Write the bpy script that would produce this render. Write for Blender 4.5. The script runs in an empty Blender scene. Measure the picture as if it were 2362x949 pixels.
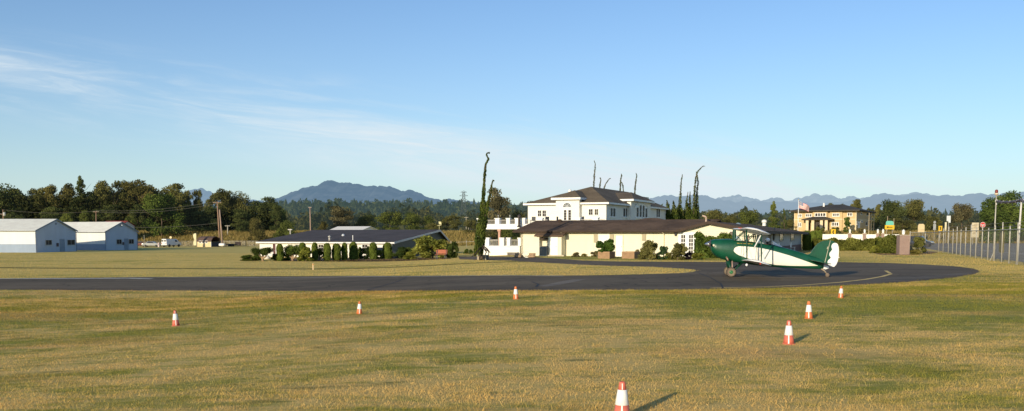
import bpy, bmesh, math, random
import numpy as np
from mathutils import Vector, Matrix

R = math.radians
random.seed(11)
rng = np.random.default_rng(11)
scene = bpy.context.scene
col = scene.collection

# ------------------------------------------------------------------ camera model (used to site things on the ground)
IW, IH = 2362, 949
F, CX, PP, PITCH, CAMH = 2045.0, 1181.0, 686.0, R(4.0), 2.25
CP, SP = math.cos(PITCH), math.sin(PITCH)

def sstep(t):
    t = max(0.0, min(1.0, t)); return t*t*(3-2*t)

def land(x, y):                                   # gentle lie of the land: lower to the left, a bank beyond 250 m
    st = lambda t: (lambda q: q*q*(3-2*q))(np.clip(t, 0, 1))
    base = -0.75*st((3-x)/20.0)*st((y+5)/30.0)
    b = st((y-252)/34.0)
    return base*(1-b)+3.0*b

GX, GY, GS = np.arange(-240, 240.1, 3.0), np.arange(-60, 420.1, 3.0), 3.0
GH = land(GX[:, None], GY[None, :])
def gzv(x, y):                                    # height of the triangulated ground sheet itself
    x = np.asarray(x, float); y = np.asarray(y, float)
    u, v = (x-GX[0])/GS, (y-GY[0])/GS
    i = np.clip(np.floor(u).astype(int), 0, len(GX)-2); j = np.clip(np.floor(v).astype(int), 0, len(GY)-2)
    fx, fy = u-i, v-j
    a, b, c, d = GH[i, j], GH[i+1, j], GH[i, j+1], GH[i+1, j+1]
    h = np.where(fx >= fy, a+fx*(b-a)+fy*(d-b), a+fy*(c-a)+fx*(d-c))
    return np.where((x < GX[0]) | (x > GX[-1]) | (y < GY[0]) | (y > GY[-1]), land(x, y), h)
def gz(x, y): return float(gzv(x, y))

def at(px, py, Y):
    u, v = (px-CX)/F, (PP-py)/F
    t = Y/(CP+v*SP)
    return Vector((t*u, Y, CAMH+t*(-SP+v*CP)))

def gp(px, py):
    u, v = (px-CX)/F, (PP-py)/F
    dy, dz = CP+v*SP, -SP+v*CP
    z = 0.0
    for _ in range(60):
        t = (z-CAMH)/dz
        z = 0.5*z+0.5*gz(t*u, t*dy)
    t = (z-CAMH)/dz
    return Vector((t*u, t*dy, gz(t*u, t*dy)))

def gy(px, Y):                                   # ground point under column px at depth Y
    x = (px-CX)/F*(Y*CP+CAMH*SP)
    return Vector((x, Y, gz(x, Y)))

# ------------------------------------------------------------------ object helpers
def tag(o, label=None, cat=None, group=None, kind=None):
    if label: o['label'] = label
    if cat: o['category'] = cat
    if group: o['group'] = group
    if kind: o['kind'] = kind
    return o

def thing(name, label, cat, loc=(0, 0, 0), rz=0.0, group=None):
    o = bpy.data.objects.new(name, None)
    o.empty_display_size = 0.2
    o.location = loc; o.rotation_euler = (0, 0, rz)
    col.objects.link(o)
    return tag(o, label, cat, group)

def link_mesh(name, me, mat, parent=None):
    o = bpy.data.objects.new(name, me)
    col.objects.link(o)
    if mat is not None and len(me.materials) == 0: me.materials.append(mat)
    if parent is not None: o.parent = parent
    return o

class MB:
    def __init__(s): s.v = []; s.f = []
    def add(s, vs, fs):
        n = len(s.v); s.v += [tuple(v) for v in vs]; s.f += [tuple(i+n for i in f) for f in fs]; return s
    def box(s, x0, x1, y0, y1, z0, z1):
        return s.add([(x0,y0,z0),(x1,y0,z0),(x1,y1,z0),(x0,y1,z0),(x0,y0,z1),(x1,y0,z1),(x1,y1,z1),(x0,y1,z1)],
                     [(3,2,1,0),(4,5,6,7),(0,1,5,4),(1,2,6,5),(2,3,7,6),(3,0,4,7)])
    def prism(s, poly, fa, fb):
        n = len(poly)
        a = [fa(*p) for p in poly]; b = [fb(*p) for p in poly]
        fs = [tuple(range(n)), tuple(range(2*n-1, n-1, -1))]
        fs += [(i, i+n, (i+1) % n+n, (i+1) % n) for i in range(n)]
        return s.add(a+b, fs)
    def path(s, pts, rad, n=8, cap=True):
        pts = [Vector(p) for p in pts]
        if not hasattr(rad, '__len__'): rad = [rad]*len(pts)
        rings = []
        for i, p in enumerate(pts):
            d = (pts[min(i+1, len(pts)-1)]-pts[max(i-1, 0)]).normalized()
            a = Vector((0, 0, 1)) if abs(d.z) < 0.9 else Vector((1, 0, 0))
            u = d.cross(a).normalized(); w = d.cross(u)
            rings.append([p+rad[i]*(math.cos(2*math.pi*k/n)*u+math.sin(2*math.pi*k/n)*w) for k in range(n)])
        return s.loft(rings, cap)
    def tube(s, p0, p1, r0, r1=None, n=8): return s.path([p0, p1], [r0, r0 if r1 is None else r1], n)
    def loft(s, rings, cap=True):
        n = len(rings[0]); vs = [p for r in rings for p in r]; fs = []
        for i in range(len(rings)-1):
            for k in range(n):
                a, b = i*n+k, i*n+(k+1) % n
                fs.append((a, a+n, b+n, b))
        if cap:
            fs.append(tuple(range(n))); m = (len(rings)-1)*n
            fs.append(tuple(range(m+n-1, m-1, -1)))
        return s.add(vs, fs)
    def lathe(s, prof, c=(0, 0, 0), n=16, axis='z'):
        rings = []
        for r, h in prof:
            ring = []
            for k in range(n):
                a = 2*math.pi*k/n; p, q = r*math.cos(a), r*math.sin(a)
                v = {'z': (p, q, h), 'y': (p, h, q), 'x': (h, p, q)}[axis]
                ring.append((v[0]+c[0], v[1]+c[1], v[2]+c[2]))
            rings.append(ring)
        return s.loft(rings)
    def slab(s, pts, dz):
        n = len(pts); a = [tuple(p) for p in pts]; b = [(p[0], p[1], p[2]-dz) for p in pts]
        fs = [tuple(range(n)), tuple(range(2*n-1, n-1, -1))]+[(i, i+n, (i+1) % n+n, (i+1) % n) for i in range(n)]
        return s.add(a+b, fs)
    def poly(s, pts): return s.add(pts, [tuple(range(len(pts)))])
    def ball(s, c, r, nu=12, nv=8):
        rr = r if hasattr(r, '__len__') else (r, r, r)
        rings = []
        for j in range(nv+1):
            t = math.pi*(0.02+0.96*j/nv)
            rings.append([(c[0]+rr[0]*math.sin(t)*math.cos(2*math.pi*k/nu), c[1]+rr[1]*math.sin(t)*math.sin(2*math.pi*k/nu), c[2]-rr[2]*math.cos(t)) for k in range(nu)])
        return s.loft(rings)
    def hip(s, x0, x1, y0, y1, z, rise, ra, rb, t=0.2):
        # closed hip roof: eave rectangle at z (underside), fascia of thickness t, ridge from ra to rb (x,y)
        e = [(x0,y0),(x1,y0),(x1,y1),(x0,y1)]
        vs = [(a,b,z) for a,b in e]+[(a,b,z+t) for a,b in e]+[(ra[0],ra[1],z+t+rise),(rb[0],rb[1],z+t+rise)]
        fs = [(3,2,1,0)]+[(i,(i+1)%4,(i+1)%4+4,i+4) for i in range(4)]
        if abs(ra[0]-rb[0]) > abs(ra[1]-rb[1]):   # ridge along x, ra left
            fs += [(4,5,9,8),(5,6,9),(6,7,8,9),(7,4,8)]
        else:                                     # ridge along y, ra near
            fs += [(4,5,8),(5,6,9,8),(6,7,9),(7,4,8,9)]
        return s.add(vs, fs)
    def build(s, name, mat, parent=None, smooth=False, bevel=0.0, fix=True):
        me = bpy.data.meshes.new(name)
        me.from_pydata(s.v, [], s.f)
        if fix:
            bm = bmesh.new(); bm.from_mesh(me)
            bmesh.ops.recalc_face_normals(bm, faces=bm.faces); bm.to_mesh(me); bm.free()
        if smooth:
            me.polygons.foreach_set('use_smooth', [True]*len(me.polygons))
        me.update()
        o = link_mesh(name, me, mat, parent)
        if bevel:
            m = o.modifiers.new('bevel', 'BEVEL'); m.width = bevel; m.segments = 2; m.limit_method = 'ANGLE'; m.angle_limit = R(40)
        return o

def struct(name, mb, mat, **k):
    o = mb.build(name, mat, **k); o['kind'] = 'structure'; return o

# ------------------------------------------------------------------ materials
MATS = {}
def nmat(name):
    m = bpy.data.materials.new(name); m.use_nodes = True
    nt = m.node_tree; nt.nodes.clear()
    return m, nt, nt.nodes, nt.links

def mixc(nt, fac, a, b, mode='MIX'):
    n = nt.nodes.new('ShaderNodeMix'); n.data_type = 'RGBA'; n.blend_type = mode
    for sock, val in ((n.inputs[0], fac), (n.inputs[6], a), (n.inputs[7], b)):
        if isinstance(val, bpy.types.NodeSocket): nt.links.new(val, sock)
        elif hasattr(val, '__len__'): sock.default_value = (val[0], val[1], val[2], 1)
        else: sock.default_value = val
    return n.outputs[2]

def math_(nt, op, a, b=None, c=None, clamp=False):
    n = nt.nodes.new('ShaderNodeMath'); n.operation = op; n.use_clamp = clamp
    for i, v in enumerate((a, b, c)):
        if v is None: continue
        if isinstance(v, bpy.types.NodeSocket): nt.links.new(v, n.inputs[i])
        else: n.inputs[i].default_value = v
    return n.outputs[0]

def noise(nt, scale, detail=4, rough=0.55, vec=None, stretch=None):
    n = nt.nodes.new('ShaderNodeTexNoise'); n.inputs['Scale'].default_value = scale
    n.inputs['Detail'].default_value = detail; n.inputs['Roughness'].default_value = rough
    if vec is None:
        tc = nt.nodes.new('ShaderNodeTexCoord'); vec = tc.outputs['Object']
    if stretch:
        mp = nt.nodes.new('ShaderNodeMapping'); mp.inputs['Scale'].default_value = stretch
        nt.links.new(vec, mp.inputs['Vector']); vec = mp.outputs['Vector']
    nt.links.new(vec, n.inputs['Vector'])
    return n.outputs['Fac']

def ramp(nt, fac, lo, hi):
    n = nt.nodes.new('ShaderNodeMapRange'); n.interpolation_type = 'SMOOTHSTEP'
    n.inputs[1].default_value = lo; n.inputs[2].default_value = hi
    nt.links.new(fac, n.inputs[0]); return n.outputs[0]

def PM(name, c, rough=0.7, var=0.25, scale=2.0, metal=0.0, spec=0.3, bump=0.0, stretch=None, coat=0.0):
    """painted / plain surface: base colour broken up by two scales of noise"""
    if name in MATS: return MATS[name]
    m, nt, N, L = nmat(name)
    out = N.new('ShaderNodeOutputMaterial'); b = N.new('ShaderNodeBsdfPrincipled')
    n1 = noise(nt, scale, 5, 0.6, stretch=stretch); n2 = noise(nt, scale*9, 3, 0.6, stretch=stretch)
    f = math_(nt, 'ADD', math_(nt, 'MULTIPLY', n1, 0.65), math_(nt, 'MULTIPLY', n2, 0.35))
    f = ramp(nt, f, 0.32, 0.68)
    c0 = [max(0, x*(1-var)) for x in c]; c1 = [min(1, x*(1+var*0.6)) for x in c]
    L.new(mixc(nt, f, c0, c1), b.inputs['Base Color'])
    b.inputs['Roughness'].default_value = rough; b.inputs['Metallic'].default_value = metal
    b.inputs['Specular IOR Level'].default_value = spec
    b.inputs['Coat Weight'].default_value = coat; b.inputs['Coat Roughness'].default_value = 0.08
    if bump:
        bp = N.new('ShaderNodeBump'); bp.inputs['Strength'].default_value = bump; bp.inputs['Distance'].default_value = 0.02
        L.new(n2, bp.inputs['Height']); L.new(bp.outputs[0], b.inputs['Normal'])
    L.new(b.outputs[0], out.inputs[0]); MATS[name] = m; return m

def siding(name, c, pitch=0.2, depth=0.25, var=0.12, axis='z', rough=0.6):
    """clapboard / ribbed cladding: fine lines along one axis plus weathering"""
    if name in MATS: return MATS[name]
    m, nt, N, L = nmat(name)
    out = N.new('ShaderNodeOutputMaterial'); b = N.new('ShaderNodeBsdfPrincipled')
    tc = N.new('ShaderNodeTexCoord'); sx = N.new('ShaderNodeSeparateXYZ'); L.new(tc.outputs['Object'], sx.inputs[0])
    comp = {'x': sx.outputs[0], 'y': sx.outputs[1], 'z': sx.outputs[2]}
    v = comp[axis] if axis in comp else math_(nt, 'ADD', sx.outputs[0], sx.outputs[1])
    fr = math_(nt, 'FRACT', math_(nt, 'DIVIDE', v, pitch))
    ln = ramp(nt, fr, 0.0, 0.14)
    n1 = noise(nt, 0.7, 5, 0.65, stretch=(1, 1, 0.35)); n2 = noise(nt, 9, 3)
    f = ramp(nt, math_(nt, 'ADD', math_(nt, 'MULTIPLY', n1, 0.7), math_(nt, 'MULTIPLY', n2, 0.3)), 0.3, 0.7)
    c1 = mixc(nt, f, [x*(1-var) for x in c], [min(.9, x*(1+var*.4)) for x in c])
    c2 = mixc(nt, ln, [x*(1-depth) for x in c], c1)
    L.new(c2, b.inputs['Base Color']); b.inputs['Roughness'].default_value = rough
    bp = N.new('ShaderNodeBump'); bp.inputs['Strength'].default_value = 0.3; bp.inputs['Distance'].default_value = 0.02
    L.new(ln, bp.inputs['Height']); L.new(bp.outputs[0], b.inputs['Normal'])
    L.new(b.outputs[0], out.inputs[0]); MATS[name] = m; return m

def shingle(name, c, rough=0.85, var=0.35):
    if name in MATS: return MATS[name]
    m, nt, N, L = nmat(name)
    out = N.new('ShaderNodeOutputMaterial'); b = N.new('ShaderNodeBsdfPrincipled')
    n1 = noise(nt, 0.35, 4, 0.6); n2 = noise(nt, 3.5, 3, 0.7, stretch=(1, 2.5, 4)); n3 = noise(nt, 0.9, 3, stretch=(0.3, 1, 1))
    f = math_(nt, 'ADD', math_(nt, 'MULTIPLY', n1, 0.4), math_(nt, 'ADD', math_(nt, 'MULTIPLY', n2, 0.4), math_(nt, 'MULTIPLY', n3, 0.2)))
    f = ramp(nt, f, 0.35, 0.65)
    L.new(mixc(nt, f, [x*(1-var) for x in c], [x*(1+var) for x in c]), b.inputs['Base Color'])
    b.inputs['Roughness'].default_value = rough; b.inputs['Specular IOR Level'].default_value = 0.2
    bp = N.new('ShaderNodeBump'); bp.inputs['Strength'].default_value = 0.5; bp.inputs['Distance'].default_value = 0.03
    L.new(n2, bp.inputs['Height']); L.new(bp.outputs[0], b.inputs['Normal'])
    L.new(b.outputs[0], out.inputs[0]); MATS[name] = m; return m

def brickm(name, c1, c2, mortar, scale=4.0):
    if name in MATS: return MATS[name]
    m, nt, N, L = nmat(name)
    out = N.new('ShaderNodeOutputMaterial'); b = N.new('ShaderNodeBsdfPrincipled')
    tc = N.new('ShaderNodeTexCoord'); sx = N.new('ShaderNodeSeparateXYZ'); L.new(tc.outputs['Object'], sx.inputs[0])
    cb = N.new('ShaderNodeCombineXYZ'); L.new(math_(nt, 'ADD', sx.outputs[0], sx.outputs[1]), cb.inputs[0]); L.new(sx.outputs[2], cb.inputs[1])
    t = N.new('ShaderNodeTexBrick'); t.inputs['Scale'].default_value = scale
    t.inputs['Color1'].default_value = (*c1, 1); t.inputs['Color2'].default_value = (*c2, 1); t.inputs['Mortar'].default_value = (*mortar, 1)
    L.new(cb.outputs[0], t.inputs['Vector'])
    c = mixc(nt, math_(nt, 'MULTIPLY', noise(nt, 1.5, 4), 0.45), t.outputs['Color'], (0.12, 0.08, 0.07))
    L.new(c, b.inputs['Base Color']); b.inputs['Roughness'].default_value = 0.85
    L.new(b.outputs[0], out.inputs[0]); MATS[name] = m; return m

def leafm(name, c0, c1, trans=0.22, haze=None):
    """foliage: leaf tone runs from c0 to c1 by clump (vertex attribute) with some light passing through"""
    if name in MATS: return MATS[name]
    m, nt, N, L = nmat(name)
    out = N.new('ShaderNodeOutputMaterial')
    at_ = N.new('ShaderNodeAttribute'); at_.attribute_name = 'shade'
    c = mixc(nt, at_.outputs['Fac'], c0, c1)
    d = N.new('ShaderNodeBsdfDiffuse'); L.new(c, d.inputs[0])
    t = N.new('ShaderNodeBsdfTranslucent'); L.new(mixc(nt, 1.0, c, (1.0, 0.95, 0.55), 'MULTIPLY'), t.inputs[0])
    mx = N.new('ShaderNodeMixShader'); mx.inputs[0].default_value = trans
    L.new(d.outputs[0], mx.inputs[1]); L.new(t.outputs[0], mx.inputs[2])
    res = mx.outputs[0]
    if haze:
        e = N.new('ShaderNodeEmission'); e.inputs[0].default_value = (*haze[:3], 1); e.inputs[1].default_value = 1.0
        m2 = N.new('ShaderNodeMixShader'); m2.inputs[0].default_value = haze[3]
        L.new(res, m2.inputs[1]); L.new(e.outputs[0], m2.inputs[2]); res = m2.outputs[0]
    L.new(res, out.inputs[0]); MATS[name] = m; return m

def glassm(name='window_glass', c=(0.035, 0.026, 0.022), rough=0.4):
    return PM(name, c, rough=rough, var=0.7, scale=1.3, spec=0.12)

# common materials
white = PM('white_paint', (0.78, 0.76, 0.70), 0.55, 0.08, 0.8)
whitem = PM('bright_white_paint', (0.80, 0.79, 0.76), 0.5, 0.06, 0.8)
cream = siding('cream_siding', (0.75, 0.69, 0.52), 0.22, 0.10, 0.08)
greymetal = PM('galvanised_steel', (0.42, 0.40, 0.36), 0.5, 0.2, 3, metal=0.3)
darkmetal = PM('dark_metal', (0.06, 0.06, 0.065), 0.5, 0.3, 3)
glass = glassm()
woodpole = PM('weathered_pole_wood', (0.30, 0.19, 0.13), 0.85, 0.35, 2, stretch=(6, 6, 0.5))
bark = PM('bark', (0.14, 0.10, 0.07), 0.9, 0.5, 3, stretch=(3, 3, 0.6), bump=0.6)
barklit = PM('pale_bark', (0.40, 0.27, 0.16), 0.9, 0.4, 3, stretch=(3, 3, 0.6), bump=0.6)
rubber = PM('tyre_rubber', (0.05, 0.045, 0.04), 0.8, 0.3, 6)

# ------------------------------------------------------------------ foliage
def leaf_cards(name, C, S, shade, aspect=0.7, up=0.0, normals=None, core=None):
    """one mesh of small four-cornered leaf sprays at centres C with half-sizes S"""
    n = len(C)
    a = rng.normal(size=(n, 3)); a[:, 2] += up*np.sign(a[:, 2])*2
    a /= np.linalg.norm(a, axis=1)[:, None]
    nr = rng.normal(size=(n, 3)) if normals is None else normals+0.7*rng.normal(size=(n, 3))
    b = np.cross(a, nr); b /= (np.linalg.norm(b, axis=1)[:, None]+1e-9)
    a2 = a*S[:, None]; b2 = b*(S*aspect)[:, None]
    V = np.empty((n*4, 3)); j = 0.75+0.5*rng.random((n, 4))
    V[0::4] = C-a2*j[:, :1]; V[1::4] = C-b2*j[:, 1:2]; V[2::4] = C+a2*j[:, 2:3]; V[3::4] = C+b2*j[:, 3:4]
    sh = np.repeat(shade, 4)
    faces = np.arange(n*4).reshape(n, 4)
    loops = faces.ravel(); starts = np.arange(n)*4
    cv = np.zeros((0, 3))
    if core is not None:                       # closed inner body so a clipped shrub is not see-through
        cv = np.array(core.v); off = n*4
        cl = []; cs = []
        k = len(loops)
        for f in core.f: cs.append(k+len(cl)); cl += [i+off for i in f]
        loops = np.concatenate([loops, np.array(cl)]); starts = np.concatenate([starts, np.array(cs)])
        V = np.concatenate([V, cv]); sh = np.concatenate([sh, np.full(len(cv), 0.25)])
    me = bpy.data.meshes.new(name)
    me.vertices.add(len(V)); me.vertices.foreach_set('co', V.ravel())
    me.loops.add(len(loops)); me.loops.foreach_set('vertex_index', loops.astype(np.int32))
    me.polygons.add(len(starts)); me.polygons.foreach_set('loop_start', starts.astype(np.int32))
    me.update(calc_edges=True)
    at_ = me.attributes.new('shade', 'FLOAT', 'POINT'); at_.data.foreach_set('value', np.clip(sh, 0, 1))
    me.validate()
    return me

def blob_points(blobs, n):
    """points spread through the outer parts of a set of ellipsoid clumps, with outward normals and a per-clump tone"""
    w = np.array([b[3]*b[4] for b in blobs]); idx = rng.choice(len(blobs), n, p=w/w.sum())
    B = np.array(blobs); d = rng.normal(size=(n, 3)); d /= np.linalg.norm(d, axis=1)[:, None]
    r = rng.random(n)**0.35*(0.85+0.35*rng.random(n))
    P = B[idx, :3]+d*np.stack([B[idx, 3], B[idx, 3], B[idx, 4]], 1)*r[:, None]
    tone = B[idx, 5]+0.22*(rng.random(n)-0.5)
    return P, d, tone

def crown_blobs(kind, seed):
    """clumps of a crown inside a unit box: width 1 (x,y in -0.5..0.5), height 0..1"""
    r = random.Random(seed); out = []
    if kind == 'round':
        for i in range(34):
            a, q = r.uniform(0, 6.28), r.random()**0.5*0.33
            z = r.uniform(0.16, 0.86); q *= math.sqrt(max(0.12, 1-((z-0.48)/0.5)**2))*1.05
            out.append((q*math.cos(a), q*math.sin(a), z, r.uniform(0.12, 0.21), r.uniform(0.10, 0.15), r.uniform(0.15, 0.85)))
    elif kind == 'tall':
        for i in range(34):
            a, q = r.uniform(0, 6.28), r.random()**0.5*0.36
            z = r.uniform(0.08, 0.93); q *= (1.0-0.55*z) if z > 0.4 else 0.9
            out.append((q*math.cos(a), q*math.sin(a), z, r.uniform(0.12, 0.22), r.uniform(0.05, 0.085), r.uniform(0.1, 0.9)))
    elif kind == 'open':
        for i in range(30):
            a, q = r.uniform(0, 6.28), 0.15+r.random()**0.5*0.26
            z = r.uniform(0.2, 0.93); q *= math.sqrt(max(0.15, 1-((z-0.55)/0.55)**2))
            out.append((q*math.cos(a), q*math.sin(a), z, r.uniform(0.09, 0.15), r.uniform(0.05, 0.10), r.uniform(0.1, 0.95)))
    elif kind == 'cone':
        for i in range(44):
            z = r.random()**1.3*0.93; a = r.uniform(0, 6.28); q = (1-z)*0.40*r.random()**0.4+0.01
            out.append((q*math.cos(a), q*math.sin(a), 0.04+z, 0.05+0.11*(1-z), r.uniform(0.03, 0.06), r.uniform(0.1, 0.9)))
    elif kind == 'bush':
        for i in range(26):
            a, q = r.uniform(0, 6.28), r.random()**0.5*0.38
            z = r.uniform(0.08, 0.84); q *= math.sqrt(max(0.1, 1-(max(0, z-0.30)/0.62)**2))
            out.append((q*math.cos(a), q*math.sin(a), z, r.uniform(0.11, 0.17), r.uniform(0.10, 0.16), r.uniform(0.15, 0.85)))
    elif kind == 'cap':                         # clipped cloud-tree head
        for i in range(22):
            a, q = r.uniform(0, 6.28), r.random()**0.5*0.38
            out.append((q*math.cos(a), q*math.sin(a), r.uniform(0.35, 0.65), r.uniform(0.13, 0.18), r.uniform(0.28, 0.36), r.uniform(0.2, 0.8)))
    return out

CROWNS = {}
def crown_mesh(kind, seed, n, leaf, aspect_hw):
    key = (kind, seed, n, leaf)
    if key not in CROWNS:
        P, d, tone = blob_points(crown_blobs(kind, seed), n)
        core = None
        CROWNS[key] = leaf_cards('crown', P, leaf*(0.6+0.8*rng.random(n)), tone, normals=d)
    return CROWNS[key]

def limb_mesh(seed, spread, h, r0, trunk_top=0.8, fork=0.25):
    r = random.Random(seed); mb = MB()
    pts = []; x = y = 0
    for i in range(6):
        pts.append((x, y, h*trunk_top*i/5)); x += r.uniform(-.02, .02)*h; y += r.uniform(-.02, .02)*h
    mb.path(pts, [r0*(1.25 if i == 0 else 1-0.15*i) for i in range(6)], 7)
    for k in range(7):
        t = fork+k/7*(trunk_top-fork); i = min(4, int(t/trunk_top*5)); b = Vector(pts[i]).lerp(Vector(pts[i+1]), (t/trunk_top*5) % 1)
        a = k*2.4+r.uniform(-.4, .4); l = spread*r.uniform(.55, .8)*(1-0.4*t)
        m = b+Vector((math.cos(a)*l*.5, math.sin(a)*l*.5, h*.06)); e = b+Vector((math.cos(a)*l, math.sin(a)*l, h*.17))
        mb.path([b, m, e], [r0*.45*(1-t*.5), r0*.3*(1-t*.5), r0*.08], 5)
    return mb

def tree(name, label, kind, px, top, wpx, Y, mat, seed=0, base=None, n=8000, trunk=0.12, group='trees', leaf=None, cat='tree', tm=None, dx=0.85):
    """a tree rooted on the ground at depth Y under image column px; crown and trunk are its parts"""
    g = gy(px, Y) if base is None else at(px, base, Y)
    Ht = at(px, top, Y).z-g.z; Wd = wpx*Y/F
    o = thing(name, label, cat, g, random.Random(seed+px).uniform(0, 6.28), group)
    lift = Ht*trunk
    S = leaf if leaf else 0.02
    me = crown_mesh(kind, seed % 4, n, S, 1)
    c = link_mesh('crown', me, None, o)
    if len(me.materials) == 0: me.materials.append(mat)
    c.location = (0, 0, lift); c.scale = (Wd, Wd*dx, Ht-lift)
    c.material_slots[0].link = 'OBJECT'; c.material_slots[0].material = mat
    limb_mesh(seed+px, Wd*.5, Ht, max(0.05, Ht*0.016)).build('trunk', tm or bark, o, smooth=True)
    return o
# ------------------------------------------------------------------ look of the day
SKY_TINT = (0.88, 1.12, 1.47); SKY_STRENGTH = 0.114; SUN_E = 5.0; HAZE = (5.75, 6.95, 7.15)
GR0, GR1 = (0.19, 0.195, 0.032), (0.37, 0.355, 0.062)          # green, straw, far lawn, brown thatch, rank dark tufts
ST0, ST1 = (0.54, 0.365, 0.113), (0.83, 0.60, 0.215)
FL0, FL1 = (0.56, 0.435, 0.125), (0.76, 0.57, 0.18)
BR, DK = (0.60, 0.355, 0.125), (0.085, 0.11, 0.022)
BLADE, BLADEF = (1.0, 0.93, 0.90), (0.92, 0.84, 0.80)
N_NEAR, N_FAR = 520000, 430000

# ================================================================== SKY, SUN, CAMERA
SUN_AZ, SUN_EL = R(29.5), R(12.5)            # sun behind the viewer to the left; azimuth measured from -Y towards -X
sdir = Vector((-math.sin(SUN_AZ)*math.cos(SUN_EL), -math.cos(SUN_AZ)*math.cos(SUN_EL), math.sin(SUN_EL)))

w = bpy.data.worlds.new("World"); scene.world = w; w.use_nodes = True
nt = w.node_tree; nt.nodes.clear(); N, L = nt.nodes, nt.links
wo = N.new('ShaderNodeOutputWorld'); bg = N.new('ShaderNodeBackground')
sky = N.new('ShaderNodeTexSky'); sky.sky_type = 'NISHITA'; sky.sun_disc = False
sky.sun_elevation = SUN_EL; sky.sun_rotation = math.atan2(sdir.x, sdir.y)
sky.altitude = 30; sky.air_density = 1.0; sky.dust_density = 0.35; sky.ozone_density = 1.6
tc = N.new('ShaderNodeTexCoord'); sx = N.new('ShaderNodeSeparateXYZ'); L.new(tc.outputs['Generated'], sx.inputs[0])
X, Y_, Z = sx.outputs
yy = math_(nt, 'MAXIMUM', Y_, 0.15)
el = math_(nt, 'DIVIDE', Z, yy); az = math_(nt, 'DIVIDE', X, yy)
# high thin cirrus in a drifting band that sinks towards the right
bandc = math_(nt, 'ADD', math_(nt, 'MULTIPLY', az, -0.135), 0.098)
dist = math_(nt, 'SUBTRACT', el, bandc)
cv = N.new('ShaderNodeCombineXYZ')
L.new(math_(nt, 'MULTIPLY', az, 2.2), cv.inputs[0]); L.new(math_(nt, 'MULTIPLY', dist, 17.0), cv.inputs[1]); cv.inputs[2].default_value = 3.1
wv = N.new('ShaderNodeTexNoise'); wv.inputs['Scale'].default_value = 1.4; wv.inputs['Detail'].default_value = 3; L.new(cv.outputs[0], wv.inputs['Vector'])
va = N.new('ShaderNodeVectorMath'); va.operation = 'ADD'
sc_ = N.new('ShaderNodeVectorMath'); sc_.operation = 'SCALE'; L.new(wv.outputs['Color'], sc_.inputs[0]); sc_.inputs['Scale'].default_value = 0.9
L.new(cv.outputs[0], va.inputs[0]); L.new(sc_.outputs[0], va.inputs[1])
c1 = noise(nt, 1.6, 7, 0.62, va.outputs[0]); c2 = noise(nt, 3.4, 6, 0.65, va.outputs[0], (0.6, 1.6, 1))
streak = math_(nt, 'MULTIPLY', ramp(nt, c1, 0.42, 0.72), ramp(nt, c2, 0.32, 0.64))
def bump1(x, c, wd):                                  # soft window around c
    return ramp(nt, math_(nt, 'ABSOLUTE', math_(nt, 'SUBTRACT', x, c)), wd, wd*0.15)
band = ramp(nt, math_(nt, 'ABSOLUTE', dist), 0.068, 0.008)
left = math_(nt, 'MULTIPLY', bump1(math_(nt, 'ADD', el, math_(nt, 'MULTIPLY', az, 0.28)), 0.025, 0.042), ramp(nt, az, -0.415, -0.50))
leftc = math_(nt, 'MULTIPLY', left, ramp(nt, c1, 0.34, 0.62))
mid = math_(nt, 'MULTIPLY', bump1(math_(nt, 'ADD', el, math_(nt, 'MULTIPLY', az, 0.09)), 0.0785, 0.046), bump1(az, 0.08, 0.52))
veil = math_(nt, 'MULTIPLY', mid, ramp(nt, c1, 0.16, 0.66))
tot = math_(nt, 'ADD', math_(nt, 'MULTIPLY', math_(nt, 'MULTIPLY', band, streak), 0.58),
            math_(nt, 'ADD', math_(nt, 'MULTIPLY', leftc, 0.26), math_(nt, 'MULTIPLY', veil, 0.85)), clamp=True)
CLOUD = (6.6, 7.4, 7.9)
# pale horizon haze, then the cirrus, over the physical sky
skyc = mixc(nt, 1.0, sky.outputs[0], SKY_TINT, 'MULTIPLY')
gr = math_(nt, 'POWER', 2.71828, math_(nt, 'MULTIPLY', math_(nt, 'MAXIMUM', el, 0.0), -9.5))
c_h = mixc(nt, math_(nt, 'MULTIPLY', gr, 0.85), skyc, HAZE)
c_f = mixc(nt, tot, c_h, CLOUD)
L.new(c_f, bg.inputs[0]); bg.inputs[1].default_value = SKY_STRENGTH
L.new(bg.outputs[0], wo.inputs[0])

sun = bpy.data.lights.new('sun', 'SUN'); sun.energy = SUN_E; sun.angle = R(0.5); sun.color = (1.0, 0.86, 0.62)
so = bpy.data.objects.new('sun', sun); col.objects.link(so); so.rotation_euler = (-sdir).to_track_quat('-Z', 'Y').to_euler()
so.location = (-40, -60, 40)

cam = bpy.data.cameras.new('camera'); co = bpy.data.objects.new('camera', cam); col.objects.link(co)
cam.sensor_width = 36; cam.lens = 36*F/IW; cam.shift_y = (PP-IH/2)/IW
cam.clip_start = 0.2; cam.clip_end = 60000
co.location = (0, 0, CAMH); co.rotation_euler = (math.pi/2-PITCH, 0, 0)
scene.camera = co
scene.view_settings.view_transform = 'Standard'; scene.view_settings.look = 'None'; scene.view_settings.exposure = 0; scene.view_settings.gamma = 1
scene.render.engine = 'CYCLES'; scene.cycles.max_bounces = 6; scene.cycles.transparent_max_bounces = 16
scene.cycles.sample_clamp_indirect = 6

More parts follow.
